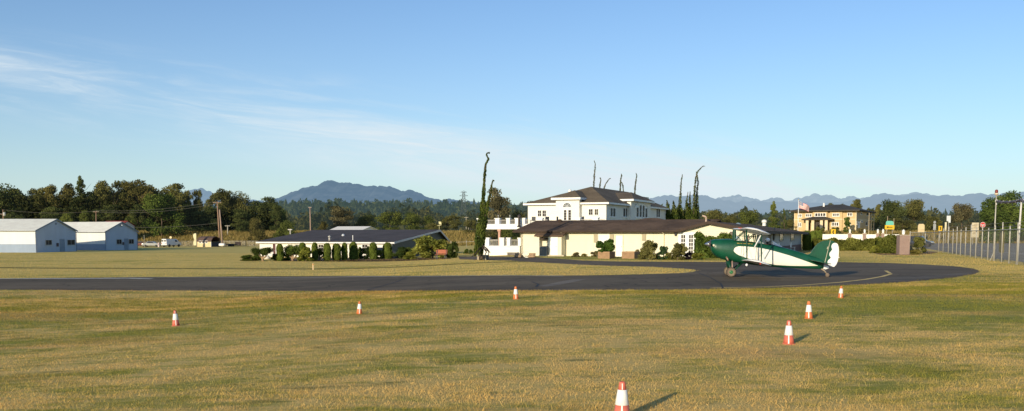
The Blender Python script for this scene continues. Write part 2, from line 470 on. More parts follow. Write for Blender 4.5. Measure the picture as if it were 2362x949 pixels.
# ================================================================== GROUND
def grass_mat(name, blade=False):
    """one lawn colour pattern, shared by the soil sheet and by the standing blades so that they match"""
    m, nt, N, L = nmat(name)
    out = N.new('ShaderNodeOutputMaterial')
    tc = N.new('ShaderNodeTexCoord'); v = tc.outputs['Object']
    big = noise(nt, 0.05, 4, 0.6, v, (0.6, 1.4, 1)); med = noise(nt, 0.42, 7, 0.72, v, (0.6, 1.2, 1))
    fine = noise(nt, 2.6, 6, 0.75, v, (0.6, 1.3, 1)); tuft = noise(nt, 16, 4, 0.7, v)
    sx = N.new('ShaderNodeSeparateXYZ'); L.new(v, sx.inputs[0])
    farn = ramp(nt, sx.outputs[1], 42, 60)
    rightn = math_(nt, 'MULTIPLY', ramp(nt, sx.outputs[0], 3, 11), ramp(nt, sx.outputs[1], 60, 40))
    a = math_(nt, 'ADD', math_(nt, 'MULTIPLY', big, 0.40), math_(nt, 'MULTIPLY', med, 0.60))
    a = math_(nt, 'ADD', a, math_(nt, 'MULTIPLY', math_(nt, 'SUBTRACT', fine, 0.5), 0.36))
    a = math_(nt, 'SUBTRACT', a, math_(nt, 'MULTIPLY', rightn, 0.035))
    a = math_(nt, 'SUBTRACT', a, math_(nt, 'MULTIPLY', math_(nt, 'MULTIPLY', ramp(nt, sx.outputs[1], 19, 25), ramp(nt, sx.outputs[1], 44, 38)), 0.05))
    dry = ramp(nt, math_(nt, 'ADD', a, math_(nt, 'MULTIPLY', farn, 0.05)), 0.375, 0.555)
    green = mixc(nt, tuft, GR0, GR1)
    straw = mixc(nt, tuft, ST0, ST1)
    strawf = mixc(nt, med, FL0, FL1)
    straw = mixc(nt, farn, straw, strawf)
    c = mixc(nt, dry, green, straw)
    c = mixc(nt, math_(nt, 'MULTIPLY', math_(nt, 'MULTIPLY', ramp(nt, sx.outputs[0], 0, 6), ramp(nt, math_(nt, 'ADD', sx.outputs[1], math_(nt, 'MULTIPLY', sx.outputs[0], 0.35)), 82, 88)), math_(nt, 'MULTIPLY', ramp(nt, sx.outputs[0], 38, 26), 0.75)), c, (0.22, 0.245, 0.05))
    brown = ramp(nt, noise(nt, 0.13, 6, 0.65, v, (0.5, 1.3, 1)), 0.50, 0.66)
    c = mixc(nt, math_(nt, 'MULTIPLY', math_(nt, 'MULTIPLY', brown, math_(nt, 'SUBTRACT', 1.0, farn)), 0.55), c, BR)
    dark = ramp(nt, noise(nt, 0.75, 7, 0.72, v, (0.45, 1.3, 1)), 0.56, 0.68)
    c = mixc(nt, math_(nt, 'MULTIPLY', math_(nt, 'MULTIPLY', dark, math_(nt, 'SUBTRACT', 1.0, farn)), 0.68), c, DK)
    # low swale across the far lawn, its shade put into the grass colour
    sw = noise(nt, 0.08, 3, 0.5, v, (1, 0.2, 1))
    yc = math_(nt, 'ADD', sx.outputs[1], math_(nt, 'MULTIPLY', sx.outputs[0], SWALE[1]))
    dd = math_(nt, 'ABSOLUTE', math_(nt, 'SUBTRACT', math_(nt, 'ADD', yc, math_(nt, 'MULTIPLY', sw, 2.5)), SWALE[0]))
    c = mixc(nt, math_(nt, 'MULTIPLY', ramp(nt, dd, 1.6, 0.5), math_(nt, 'MULTIPLY', ramp(nt, sx.outputs[0], 8, 2), 0.8)), c, (0.07, 0.075, 0.022))
    if blade:
        c = mixc(nt, 1.0, c, mixc(nt, ramp(nt, sx.outputs[1], 14, 30), BLADE, BLADEF), 'MULTIPLY')
        at_ = N.new('ShaderNodeAttribute'); at_.attribute_name = 'shade'
        k = math_(nt, 'ADD', math_(nt, 'MULTIPLY', at_.outputs['Fac'], 0.7), 0.65)
        vm = N.new('ShaderNodeVectorMath'); vm.operation = 'SCALE'; L.new(c, vm.inputs[0]); L.new(k, vm.inputs['Scale']); c = vm.outputs[0]
        d = N.new('ShaderNodeBsdfDiffuse'); L.new(c, d.inputs[0]); t = N.new('ShaderNodeBsdfTranslucent'); L.new(c, t.inputs[0])
        mx = N.new('ShaderNodeMixShader'); mx.inputs[0].default_value = 0.25; L.new(d.outputs[0], mx.inputs[1]); L.new(t.outputs[0], mx.inputs[2]); L.new(mx.outputs[0], out.inputs[0]); return m
    d = N.new('ShaderNodeBsdfPrincipled'); L.new(c, d.inputs['Base Color']); d.inputs['Roughness'].default_value = 0.9; d.inputs['Specular IOR Level'].default_value = 0.1
    bp = N.new('ShaderNodeBump'); bp.inputs['Strength'].default_value = 0.75; bp.inputs['Distance'].default_value = 0.06
    h = math_(nt, 'ADD', math_(nt, 'MULTIPLY', tuft, 0.5), fine)
    L.new(h, bp.inputs['Height']); L.new(bp.outputs[0], d.inputs['Normal'])
    L.new(d.outputs[0], out.inputs[0]); return m

s0, s1 = gp(0, 618), gp(1000, 612)
slope = (s1.y-s0.y)/(s1.x-s0.x)
SWALE = (s0.y-slope*s0.x+1.0, -slope)
GRASS = grass_mat('mown_grass'); BLADES = grass_mat('grass_blades', True)
ys = list(GY); y = 432.0
while y < 9000: ys.append(y); y *= 1.13
ext = []; x = 252.0
while x < 22000: ext.append(x); x *= 1.25
xs = [-e for e in reversed(ext)]+list(GX)+ext; nx = len(xs)
XX, YY = np.meshgrid(np.array(xs), np.array(ys)); ZZ = land(XX, YY)
mb = MB(); mb.v = [tuple(p) for p in np.stack([XX, YY, ZZ], -1).reshape(-1, 3)]
for j in range(len(ys)-1):
    for i in range(nx-1):
        q = j*nx+i; mb.f += [(q, q+1, q+nx+1), (q, q+nx+1, q+nx)]
struct('ground', mb, GRASS, fix=False, smooth=True)

# -------------------------------------------------- pavement drawn as sheets following the ground
def sheet(name, pix, mat, dz, step=5.0, pts=None):
    P = [gp(*p) for p in pix] if pts is None else [Vector((p[0], p[1], 0)) for p in pts]
    bm = bmesh.new()
    vs = [bm.verts.new((p.x, p.y, 0)) for p in P]
    bm.faces.new(vs)
    bmesh.ops.triangulate(bm, faces=bm.faces)
    x0, x1 = min(p.x for p in P), max(p.x for p in P); y0, y1 = min(p.y for p in P), max(p.y for p in P)
    def cuts(no, lo, hi):                                   # cut along the ground's own triangle edges so the sheet lies flush above it
        k = math.ceil(lo/3)*3
        while k < hi:
            bmesh.ops.bisect_plane(bm, geom=bm.verts[:]+bm.edges[:]+bm.faces[:], plane_co=(k*no[0] if no[0] > 0 and no[1] == 0 else (k if no[1] < 0 else 0), k if no[0] == 0 else 0, 0), plane_no=(no[0], no[1], 0)); k += 3
    cuts((1, 0), x0, x1); cuts((0, 1), y0, y1)
    dd = [p.x-p.y for p in P]; cuts((1, -1), min(dd), max(dd))
    for v in bm.verts: v.co.z = gz(v.co.x, v.co.y)+dz
    bmesh.ops.recalc_face_normals(bm, faces=bm.faces)
    me = bpy.data.meshes.new(name); bm.to_mesh(me); bm.free()
    if sum(p.normal.z for p in me.polygons) < 0: me.flip_normals()
    o = link_mesh(name, me, mat); o['kind'] = 'structure'; return o

def asphalt(name, c, var=0.36):
    m, nt, N, L = nmat(name)
    out = N.new('ShaderNodeOutputMaterial'); b = N.new('ShaderNodeBsdfPrincipled')
    tc = N.new('ShaderNodeTexCoord'); v = tc.outputs['Object']
    n1 = noise(nt, 0.22, 5, 0.65, v, (0.35, 1, 1)); n2 = noise(nt, 2.5, 5, 0.7, v, (0.5, 1.4, 1)); n3 = noise(nt, 40, 2, 0.6, v)
    f = math_(nt, 'ADD', math_(nt, 'MULTIPLY', n1, 0.5), math_(nt, 'ADD', math_(nt, 'MULTIPLY', n2, 0.3), math_(nt, 'MULTIPLY', n3, 0.2)))
    cc = mixc(nt, ramp(nt, f, 0.38, 0.62), [x*(1-var) for x in c], [x*(1+var) for x in c])
    vo = N.new('ShaderNodeTexVoronoi'); vo.feature = 'DISTANCE_TO_EDGE'; vo.inputs['Scale'].default_value = 0.16
    wn = N.new('ShaderNodeTexNoise'); wn.inputs['Scale'].default_value = 0.5; L.new(v, wn.inputs['Vector'])
    ad = N.new('ShaderNodeVectorMath'); ad.operation = 'MULTIPLY_ADD'; L.new(wn.outputs['Color'], ad.inputs[0]); ad.inputs[1].default_value = (2.5, 2.5, 2.5); L.new(v, ad.inputs[2])
    L.new(ad.outputs[0], vo.inputs['Vector'])
    cr = ramp(nt, vo.outputs[0], 0.012, 0.004)
    cc = mixc(nt, math_(nt, 'MULTIPLY', cr, 0.6), cc, [x*0.4 for x in c])
    L.new(cc, b.inputs['Base Color']); b.inputs['Roughness'].default_value = 0.9; b.inputs['Specular IOR Level'].default_value = 0.15
    bp = N.new('ShaderNodeBump'); bp.inputs['Strength'].default_value = 0.4; bp.inputs['Distance'].default_value = 0.01
    L.new(n3, bp.inputs['Height']); L.new(bp.outputs[0], b.inputs['Normal'])
    L.new(b.outputs[0], out.inputs[0]); return m
ASPH = asphalt('taxiway_asphalt', (0.145, 0.110, 0.070)); ASPH2 = asphalt('apron_asphalt', (0.110, 0.086, 0.053)); ROAD = asphalt('road_asphalt', (0.27, 0.23, 0.18), 0.2)

# taxiway with its turning loop; the grass island is left open between its two arms
far = [(-420, 650), (0, 643), (300, 640), (600, 638), (1000, 636.5), (1338, 636), (1440, 634.5), (1530, 632), (1580, 630), (1600, 627.5), (1607, 625), (1600, 622.5),
       (1572, 620), (1502, 616), (1400, 613.5), (1335, 611)]
loop = [(1240, 606), (1180, 602), (1060, 599), (1058, 592), (1175, 592.5), (1235, 594), (1281, 597), (1344, 601.5), (1408, 603.5), (1640, 605), (1780, 604.5), (1930, 605), (2040, 607),
        (2130, 610.5), (2200, 614.5), (2245, 620), (2262, 626), (2250, 632), (2200, 641), (2100, 650.5), (2000, 657), (1900, 661.5), (1750, 666), (1580, 669)]
near = [(1200, 671), (800, 672), (300, 670.5), (0, 669), (-420, 668)]
def jitter(pix, amp=0.5, cut=40):
    out = []
    for (a, b) in zip(pix[:-1], pix[1:]):
        k = max(1, int(abs(b[0]-a[0])/cut))
        for i in range(k):
            t = i/k; out.append((a[0]+(b[0]-a[0])*t, a[1]+(b[1]-a[1])*t+(random.uniform(-amp, amp)*0.8 if i else 0)))
    return out+[pix[-1]]
TAXI = jitter(far+loop+near, 0.35)
sheet('taxiway', TAXI, ASPH, 0.008)

def stripe(name, pix, wd, mat, dz):
    """painted line of width wd (m) along ground points"""
    P = [gp(*p) for p in pix]; Lp, Rp = [], []
    for i, p in enumerate(P):
        d = (P[min(i+1, len(P)-1)]-P[max(i-1, 0)]); d.z = 0; d.normalize(); n = Vector((-d.y, d.x, 0))*wd/2
        Lp.append(p+n); Rp.append(p-n)
    return sheet(name, None, mat, dz, pts=[(q.x, q.y) for q in Lp+Rp[::-1]])
YEL = PM('worn_yellow_paint', (0.80, 0.56, 0.18), 0.8, 0.35, 1.2); WHL = PM('worn_white_paint', (0.72, 0.68, 0.58), 0.8, 0.4, 0.8)
stripe('yellow_line', [(1640, 665.5), (1760, 663), (1850, 659), (1940, 652), (2000, 645), (2036, 638.5), (2056, 632.5)], 0.22, YEL, 0.016)
stripe('yellow_bar', [(2043, 625.5), (2054, 632)], 0.20, YEL, 0.020)
stripe('white_edge_line', [(-200, 644.5), (0, 641.5+2.2), (300, 643), (350, 644)], 0.60, WHL, 0.016)
stripe('white_thin_line', [(240, 641.2), (500, 640.0), (800, 639.2), (1000, 638.4), (1300, 638)], 0.2, WHL, 0.020)
stripe('white_seam_line', [(2060, 629), (2098, 630), (2150, 632)], 0.10, PM('faded_paint', (0.2, 0.19, 0.16), 0.85, 0.4, 1), 0.016)

# lighter repair patch and dark tar seams in the tarmac
sheet('asphalt_patch', [(1236, 661), (1262, 657), (1300, 649), (1322, 645.5), (1352, 645), (1330, 650), (1296, 657), (1262, 662)], asphalt('patch_asphalt', (0.20, 0.165, 0.125)), 0.014)
sheet('asphalt_patch', [(1965, 651), (2010, 645), (2100, 637), (2180, 634), (2235, 628), (2245, 631), (2190, 639), (2090, 649), (1995, 655)], asphalt('patch_asphalt2', (0.155, 0.125, 0.09)), 0.012)
TAR = PM('tar_seam', (0.02, 0.018, 0.016), 0.7, 0.4, 2)
stripe('tar_seam', [(842, 671), (880, 661), (915, 651), (938, 641)], 0.09, TAR, 0.018)
stripe('tar_seam', [(1226, 651), (1242, 657), (1236, 663)], 0.10, TAR, 0.022)
stripe('tar_seam', [(1610, 630), (1640, 642), (1662, 655), (1668, 666)], 0.08, TAR, 0.018)

# car park / road on the right behind the fence
ROADP = [(2060, 563), (2130, 556.5), (2362, 560), (2700, 566), (2900, 612), (2420, 612), (2300, 598), (2210, 586), (2160, 578), (2110, 569)]
sheet('road', ROADP, ROAD, 0.008)
stripe('road_edge_line', [(2110, 566), (2180, 571), (2250, 577), (2320, 583), (2420, 592)], 0.22, WHL, 0.016)
stripe('road_centre_line', [(2190, 563), (2270, 571), (2420, 574)], 0.18, WHL, 0.020)
# mulch beds
MULCH = PM('bark_mulch', (0.10, 0.06, 0.035), 0.95, 0.5, 3, bump=0.8)
sheet('mulch_bed', [(640, 603), (760, 602), (905, 599), (1040, 597.5), (1045, 594), (900, 594), (640, 597)], MULCH, 0.012)
sheet('mulch_bed', [(2010, 583), (2030, 588.5), (2100, 589), (2150, 586), (2165, 582), (2140, 579), (2030, 580)], PM('red_mulch', (0.17, 0.09, 0.05), 0.95, 0.5, 3), 0.012)

# ================================================================== FAR LAND
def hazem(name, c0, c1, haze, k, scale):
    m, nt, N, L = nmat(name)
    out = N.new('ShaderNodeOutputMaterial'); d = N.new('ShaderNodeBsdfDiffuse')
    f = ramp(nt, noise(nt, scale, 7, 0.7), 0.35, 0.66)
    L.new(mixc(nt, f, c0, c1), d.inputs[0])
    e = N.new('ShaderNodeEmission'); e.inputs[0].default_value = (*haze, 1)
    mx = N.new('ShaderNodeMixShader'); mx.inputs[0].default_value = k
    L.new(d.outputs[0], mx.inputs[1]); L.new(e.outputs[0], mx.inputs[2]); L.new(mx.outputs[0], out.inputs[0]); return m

def vnoise2(seed):
    g = np.random.default_rng(seed).random((64, 64))
    def f(x, y):
        xi, yi = np.floor(x).astype(int), np.floor(y).astype(int); fx, fy = x-xi, y-yi
        fx, fy = fx*fx*(3-2*fx), fy*fy*(3-2*fy)
        a, b, c, d = g[xi % 64, yi % 64], g[(xi+1) % 64, yi % 64], g[xi % 64, (yi+1) % 64], g[(xi+1) % 64, (yi+1) % 64]
        return (a*(1-fx)+b*fx)*(1-fy)+(c*(1-fx)+d*fx)*fy
    return f
def fbm(f, x, y, o=5):
    s = 0; a = 0.5
    for i in range(o): s = s+a*f(x*2**i+7*i, y*2**i+3*i); a *= 0.5
    return s

CREST = 8.0
def mountain(name, prof, Y, depth, mat, seed, rough=0.10, nx=420, nd=46, ridged=True, base=-20):
    px = np.array([p[0] for p in prof], float); py = np.array([p[1] for p in prof], float)
    u = np.linspace(px[0], px[-1], nx); f = vnoise2(seed)
    v = np.linspace(0, 1, nd)
    U, Vv = np.meshgrid(u, v)
    crest = np.interp(U, px, py)+CREST*(fbm(vnoise2(seed+3), U/9.0, U*0+seed, 4)-0.47)
    top = np.array([at(1181, q, Y).z for q in crest.ravel()]).reshape(U.shape)
    Xw = (U-CX)/F*(Y*CP)
    Yw = Y+(Vv-0.7)*depth
    shape = np.where(Vv < 0.7, (Vv/0.7)**0.8, 1-((Vv-0.7)/0.3)**1.3)
    n = fbm(f, Xw/depth*5, Yw/depth*5); r = 1-np.abs(2*n-1)*1.0
    r2 = fbm(vnoise2(seed+9), Xw/depth*16, Yw/depth*10)
    amp = (1-np.exp(-((Vv-0.7)/0.12)**2))
    Zw = base+(top-base)*np.clip(shape*(1-amp*(0.42*(1-r)+0.16*(1-r2))), 0, 1)
    Zw += (r2-0.5)*rough*(top-base)*0.25
    Xw = Xw*(Yw/Y)**0.0
    V = np.stack([Xw, Yw, Zw], -1).reshape(-1, 3)
    mb = MB(); mb.v = [tuple(p) for p in V]
    mb.f = [(j*nx+i, j*nx+i+1, (j+1)*nx+i+1, (j+1)*nx+i) for j in range(nd-1) for i in range(nx-1)]
    return struct(name, mb, mat, fix=False, smooth=True)

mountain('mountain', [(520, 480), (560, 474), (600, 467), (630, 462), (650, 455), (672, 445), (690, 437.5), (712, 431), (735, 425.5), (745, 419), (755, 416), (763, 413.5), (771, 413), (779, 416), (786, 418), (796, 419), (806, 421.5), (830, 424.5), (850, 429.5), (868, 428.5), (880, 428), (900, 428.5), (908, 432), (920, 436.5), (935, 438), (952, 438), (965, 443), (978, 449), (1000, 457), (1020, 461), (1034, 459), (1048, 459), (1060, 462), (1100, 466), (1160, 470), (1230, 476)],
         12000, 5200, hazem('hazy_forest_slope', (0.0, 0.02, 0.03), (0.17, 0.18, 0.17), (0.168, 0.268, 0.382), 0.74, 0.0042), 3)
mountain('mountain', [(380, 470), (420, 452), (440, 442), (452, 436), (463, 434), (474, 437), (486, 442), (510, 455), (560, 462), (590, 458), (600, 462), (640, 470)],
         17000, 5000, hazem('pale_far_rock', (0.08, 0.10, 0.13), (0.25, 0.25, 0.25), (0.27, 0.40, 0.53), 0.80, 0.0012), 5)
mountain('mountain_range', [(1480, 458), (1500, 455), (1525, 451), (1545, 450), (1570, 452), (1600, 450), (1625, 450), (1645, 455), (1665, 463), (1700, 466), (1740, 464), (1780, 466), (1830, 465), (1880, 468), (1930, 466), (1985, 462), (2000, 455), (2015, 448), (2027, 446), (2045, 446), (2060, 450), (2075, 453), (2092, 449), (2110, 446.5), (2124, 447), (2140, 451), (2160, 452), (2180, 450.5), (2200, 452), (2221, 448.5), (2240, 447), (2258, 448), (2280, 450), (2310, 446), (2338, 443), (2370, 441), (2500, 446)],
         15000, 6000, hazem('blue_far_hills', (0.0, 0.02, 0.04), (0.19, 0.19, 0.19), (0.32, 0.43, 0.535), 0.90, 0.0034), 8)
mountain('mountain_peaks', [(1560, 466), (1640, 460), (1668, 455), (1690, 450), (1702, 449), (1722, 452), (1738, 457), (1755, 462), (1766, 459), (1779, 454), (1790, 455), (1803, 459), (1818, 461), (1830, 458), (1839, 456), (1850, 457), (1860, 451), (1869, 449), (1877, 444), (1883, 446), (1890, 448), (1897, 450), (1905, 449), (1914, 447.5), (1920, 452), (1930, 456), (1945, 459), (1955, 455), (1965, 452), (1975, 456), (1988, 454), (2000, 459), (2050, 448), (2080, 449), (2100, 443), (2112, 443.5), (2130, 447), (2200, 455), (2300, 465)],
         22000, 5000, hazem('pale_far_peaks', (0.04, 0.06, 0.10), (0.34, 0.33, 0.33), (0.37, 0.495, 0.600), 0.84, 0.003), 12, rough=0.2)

# forested ridge in the middle distance: terrain plus a far wood that reads as one mass
def ridge_h(x, y):
    t = sstep((y-950)/900.0)
    px = CX+F*x/max(y, 1)
    top = np.interp(px, [-600, 200, 560, 700, 900, 1100, 1250, 1500, 1640, 1750, 1850, 2000, 2200, 2400, 3000],
                    [58, 58, 60, 68, 67, 66, 62, 50, 38, 40, 42, 46, 44, 44, 40])
    return 3.0+t*(top-3-15.0)
nxr, nyr = 120, 26
RX = np.linspace(-1500, 2100, nxr); RY = np.linspace(900, 2500, nyr)
mb = MB(); mb.v = [(x, y, ridge_h(x, y)) for y in RY for x in RX]
mb.f = [(j*nxr+i, j*nxr+i+1, (j+1)*nxr+i+1, (j+1)*nxr+i) for j in range(nyr-1) for i in range(nxr-1)]
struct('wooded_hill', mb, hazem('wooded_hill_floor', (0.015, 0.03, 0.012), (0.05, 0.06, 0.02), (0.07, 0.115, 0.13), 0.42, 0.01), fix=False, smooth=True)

def conifer_wood(name, n, mat, area, hrange, seed, conif=0.7, leaves=40, lsz=.13):
    r = np.random.default_rng(seed); V = []; Fc = []; SH = []
    for i in range(n):
        x, y = area(r)
        z = ridge_h(x, y) if y > 950 else gz(x, y)
        h = r.uniform(*hrange)*(1.25 if r.random() < .12 else 1); tone = np.clip(r.normal(0.4, 0.25), 0, 1)
        if r.random() < conif:
            w = h*r.uniform(.16, .24)
            for k in range(3):
                zb = z+h*(0.1+0.28*k); zt = z+h*(0.5+0.25*k); ww = w*(1-0.27*k); m = 6; b = len(V); a0 = r.random()*6
                for q in range(m):
                    rr = ww*(0.7+0.6*r.random()); V.append((x+rr*math.cos(a0+q*6.283/m), y+rr*math.sin(a0+q*6.283/m), zb+h*.06*r.normal())); SH.append(tone+r.uniform(-.15, .15))
                V.append((x+.02*h*r.normal(), y, zt)); SH.append(tone)
                Fc += [(b+q, b+(q+1) % m, b+m) for q in range(m)]
        else:
            w = h*r.uniform(.36, .55); kk = leaves
            cz = np.clip(r.normal(.55, .22, kk), .12, 1.0); ang = r.random(kk)*6.283
            rad = w*np.sqrt(np.clip(1-((cz-.52)/.5)**2, .05, 1))*r.random(kk)**.4*(.85+.3*np.sin(ang*3+cz*7))
            s_ = h*lsz*(.6+.8*r.random(kk)); tt = np.clip(tone+.25*np.sin(ang*2+cz*9)+r.uniform(-.15, .15, kk), 0, 1)
            for q in range(kk):
                c = (x+rad[q]*math.cos(ang[q]), y+rad[q]*math.sin(ang[q]), z+h*cz[q]); b = len(V); u = r.normal(size=3)*s_[q]*.75; v_ = r.normal(size=3)*s_[q]*.75
                V += [(c[0]-u[0], c[1]-u[1], c[2]-u[2]), (c[0]-v_[0], c[1]-v_[1], c[2]-v_[2]), (c[0]+u[0], c[1]+u[1], c[2]+u[2]), (c[0]+v_[0], c[1]+v_[1], c[2]+v_[2])]; SH += [tt[q]]*4; Fc.append((b, b+1, b+2, b+3))
    me = bpy.data.meshes.new(name); me.from_pydata(V, [], Fc); me.update()
    at_ = me.attributes.new('shade', 'FLOAT', 'POINT'); at_.data.foreach_set('value', np.clip(np.array(SH, float), 0, 1))
    o = link_mesh(name, me, mat); o['kind'] = 'stuff'; return o

def area1(r):
    y = 1000+1050*r.random()**0.8; px = r.uniform(-200, 2600); return (px-CX)/F*y, y
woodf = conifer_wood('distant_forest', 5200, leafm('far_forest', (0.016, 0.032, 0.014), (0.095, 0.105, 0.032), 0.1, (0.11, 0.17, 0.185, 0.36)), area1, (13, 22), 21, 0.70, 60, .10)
tag(woodf, 'hazy dark green forest covering the low ridge below the mountains', 'forest', kind='stuff')
def area2(r):
    y = 520+400*r.random(); px = r.uniform(560, 1260) if r.random() < .4 else r.uniform(1500, 2420); return (px-CX)/F*y, y
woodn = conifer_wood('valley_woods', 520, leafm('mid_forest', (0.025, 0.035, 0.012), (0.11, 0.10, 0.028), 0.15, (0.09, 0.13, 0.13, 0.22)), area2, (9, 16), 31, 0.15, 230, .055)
tag(woodn, 'olive broadleaf woods on the valley floor in front of the forested ridge', 'woodland', kind='stuff')

# ================================================================== GRASS AS GEOMETRY
def blades(name, P, hgt, wid, mat, lean=0.5):
    n = len(P); a = rng.random(n)*6.283; h = hgt*(0.5+rng.random(n)); wd = wid*(0.6+0.8*rng.random(n))
    dx, dy = np.cos(a)*wd, np.sin(a)*wd
    lx, ly = rng.normal(size=n)*lean*h, rng.normal(size=n)*lean*h
    V = np.empty((n*3, 3)); z0 = np.zeros(n)-.01
    V[0::3] = P+np.stack([dx, dy, z0], 1); V[1::3] = P-np.stack([dx, dy, -z0], 1); V[2::3] = P+np.stack([lx, ly, h], 1)
    me = bpy.data.meshes.new(name)
    me.vertices.add(n*3); me.vertices.foreach_set('co', V.ravel()); me.loops.add(n*3); me.loops.foreach_set('vertex_index', np.arange(n*3, dtype=np.int32))
    me.polygons.add(n); me.polygons.foreach_set('loop_start', (np.arange(n)*3).astype(np.int32)); me.update(calc_edges=True)
    at_ = me.attributes.new('shade', 'FLOAT', 'POINT'); at_.data.foreach_set('value', np.repeat(rng.random(n), 3))
    me.validate()
    o = link_mesh(name, me, mat); o['kind'] = 'stuff'; return o

def inside(poly, x, y):                           # points in polygon
    r = np.zeros(len(x), bool); n = len(poly)
    for i in range(n):
        x0, y0 = poly[i]; x1, y1 = poly[(i+1) % n]
        if y0 == y1: continue
        r ^= ((y0 > y) != (y1 > y)) & (x < (x1-x0)*(y-y0)/(y1-y0)+x0)
    return r
# mown lawn: blades thinned out with distance, none on the pavement or the road
n1, n2 = N_NEAR, N_FAR
Ya = 9.0+33.0*rng.random(n1)**1.55; Yb = 34+115*rng.random(n2)**1.5; Yl = np.concatenate([Ya, Yb])
Xl = (rng.random(n1+n2)*2-1)*(Yl*0.68+2.5)
keep = np.ones(n1+n2, bool)
for pl in (TAXI, ROADP): keep &= ~inside([(gp(*p).x, gp(*p).y) for p in pl], Xl+.16*rng.normal(size=len(Xl)), Yl+.22*rng.normal(size=len(Xl)))
g_ = fbm(vnoise2(17), Xl*.9+90, Yl*1.3+20, 4); keep &= (g_+.35*rng.random(n1+n2) > .52) | (Yl > 34)
Xl, Yl = Xl[keep], Yl[keep]
sz = np.clip(Yl/26, .8, 2.2)
HB, WB = .036*np.clip(sz, .8, 1.25), .0060*sz
# ranker tufts and weeds scattered through the mown turf
tc_ = 420; ty = 9+24*rng.random(tc_)**1.3; tx = (rng.random(tc_)*2-1)*ty*.62; tr = rng.uniform(.06, .30, tc_); ti = rng.integers(0, tc_, 9000)
Xt = tx[ti]+tr[ti]*1.5*rng.normal(size=9000); Yt = ty[ti]+tr[ti]*rng.normal(size=9000)
Xl = np.concatenate([Xl, Xt]); Yl = np.concatenate([Yl, Yt]); HB = np.concatenate([HB, rng.uniform(.035, .07, 9000)]); WB = np.concatenate([WB, np.full(9000, .006)])
lawn = blades('lawn_grass', np.stack([Xl, Yl, gzv(Xl, Yl)], 1), HB, WB, BLADES, .7)
tag(lawn, 'short patchy green and straw coloured grass of the airfield', 'grass', kind='stuff')
nb = 60000
pxs = np.where(rng.random(nb) < .72, rng.uniform(280, 1110, nb), rng.uniform(1850, 2420, nb)); Yb = 247+46*rng.random(nb); Xb = (pxs-CX)/F*Yb
dry_m = leafm('dry_grass_blades', (0.16, 0.14, 0.04), (0.46, 0.33, 0.13), .3)
bank = blades('tall_dry_grass', np.stack([Xb, Yb, gzv(Xb, Yb)], 1), 0.75, 0.11, dry_m, .4)
tag(bank, 'tall dry uncut grass on the bank behind the airfield fence', 'grass', kind='stuff')
# ================================================================== BUILDINGS
class Frame:
    """plan of a building: origin at its front-left corner on the ground, x along the front, y away"""
    def __init__(s, O, th):
        s.O = Vector(O); s.th = th; s.e1 = Vector((math.cos(th), -math.sin(th))); s.e2 = Vector((math.sin(th), math.cos(th)))
    def xy(s, a, d): return (s.O.x+a*s.e1.x+d*s.e2.x, s.O.y+a*s.e1.y+d*s.e2.y)
    def _solve(s, px, ox, oy, ex, ey, z):
        k = (px-CX)/F; zz = (z+s.O.z-CAMH)*SP
        return (k*(oy*CP-zz)-ox)/(ex-k*ey*CP)
    def a_at(s, px, d=0.0, z=2.0): return s._solve(px, s.O.x+d*s.e2.x, s.O.y+d*s.e2.y, s.e1.x, s.e1.y, z)
    def d_at(s, px, a=0.0, z=2.0): return s._solve(px, s.O.x+a*s.e1.x, s.O.y+a*s.e1.y, s.e2.x, s.e2.y, z)
    def z_at(s, py, a=0.0, d=0.0): return at(CX, py, s.xy(a, d)[1]).z-s.O.z
    def front(s, x0, x1, y0, y1, d=0.0):            # image rectangle on the front wall -> local (a0,a1,z0,z1)
        a0, a1 = s.a_at(x0, d), s.a_at(x1, d); m = (a0+a1)/2
        return a0, a1, s.z_at(y1, m, d), s.z_at(y0, m, d)
    def side(s, x0, x1, y0, y1, a):
        d0, d1 = s.d_at(x0, a), s.d_at(x1, a); m = (d0+d1)/2
        return d0, d1, s.z_at(y1, a, m), s.z_at(y0, a, m)
    def root(s, name, label, cat, group=None): return thing(name, label, cat, s.O, -s.th, group)

class Wall:
    """helper that places boxes on a wall: along it, outwards from it, up"""
    def __init__(s, kind, pos): s.kind, s.pos = kind, pos
    def box(s, mb, a0, a1, o0, o1, z0, z1):
        if s.kind == 'front': mb.box(a0, a1, s.pos-o1, s.pos-o0, z0, z1)
        else: mb.box(s.pos+o0, s.pos+o1, a0, a1, z0, z1)
    def pt(s, a, o, z): return (a, s.pos-o, z) if s.kind == 'front' else (s.pos+o, a, z)

def window(root, wl, a0, a1, z0, z1, cols=1, rows=1, trim=None, t=0.065, mull=0.032, gm=None, name='window', sill=True):
    tr = trim or whitem; mb = MB()
    wl.box(mb, a0-t, a0, 0, .07, z0-t, z1+t); wl.box(mb, a1, a1+t, 0, .07, z0-t, z1+t)
    wl.box(mb, a0, a1, 0, .066, z1, z1+t); wl.box(mb, a0-t*(1.6 if sill else .01), a1+t*(1.6 if sill else .01), 0, .12 if sill else .066, z0-t*1.3, z0-.003)
    for i in range(1, cols): m = a0+(a1-a0)*i/cols; wl.box(mb, m-mull/2, m+mull/2, 0, .052, z0, z1)
    for j in range(1, rows): m = z0+(z1-z0)*j/rows; wl.box(mb, a0, a1, 0, .047, m-mull/2*.8, m+mull/2*.8)
    fr = mb.build(name, tr, root)
    p = MB(); wl.box(p, a0, a1, 0, .02, z0, z1); p.build('pane', gm or glass, fr)
    return fr

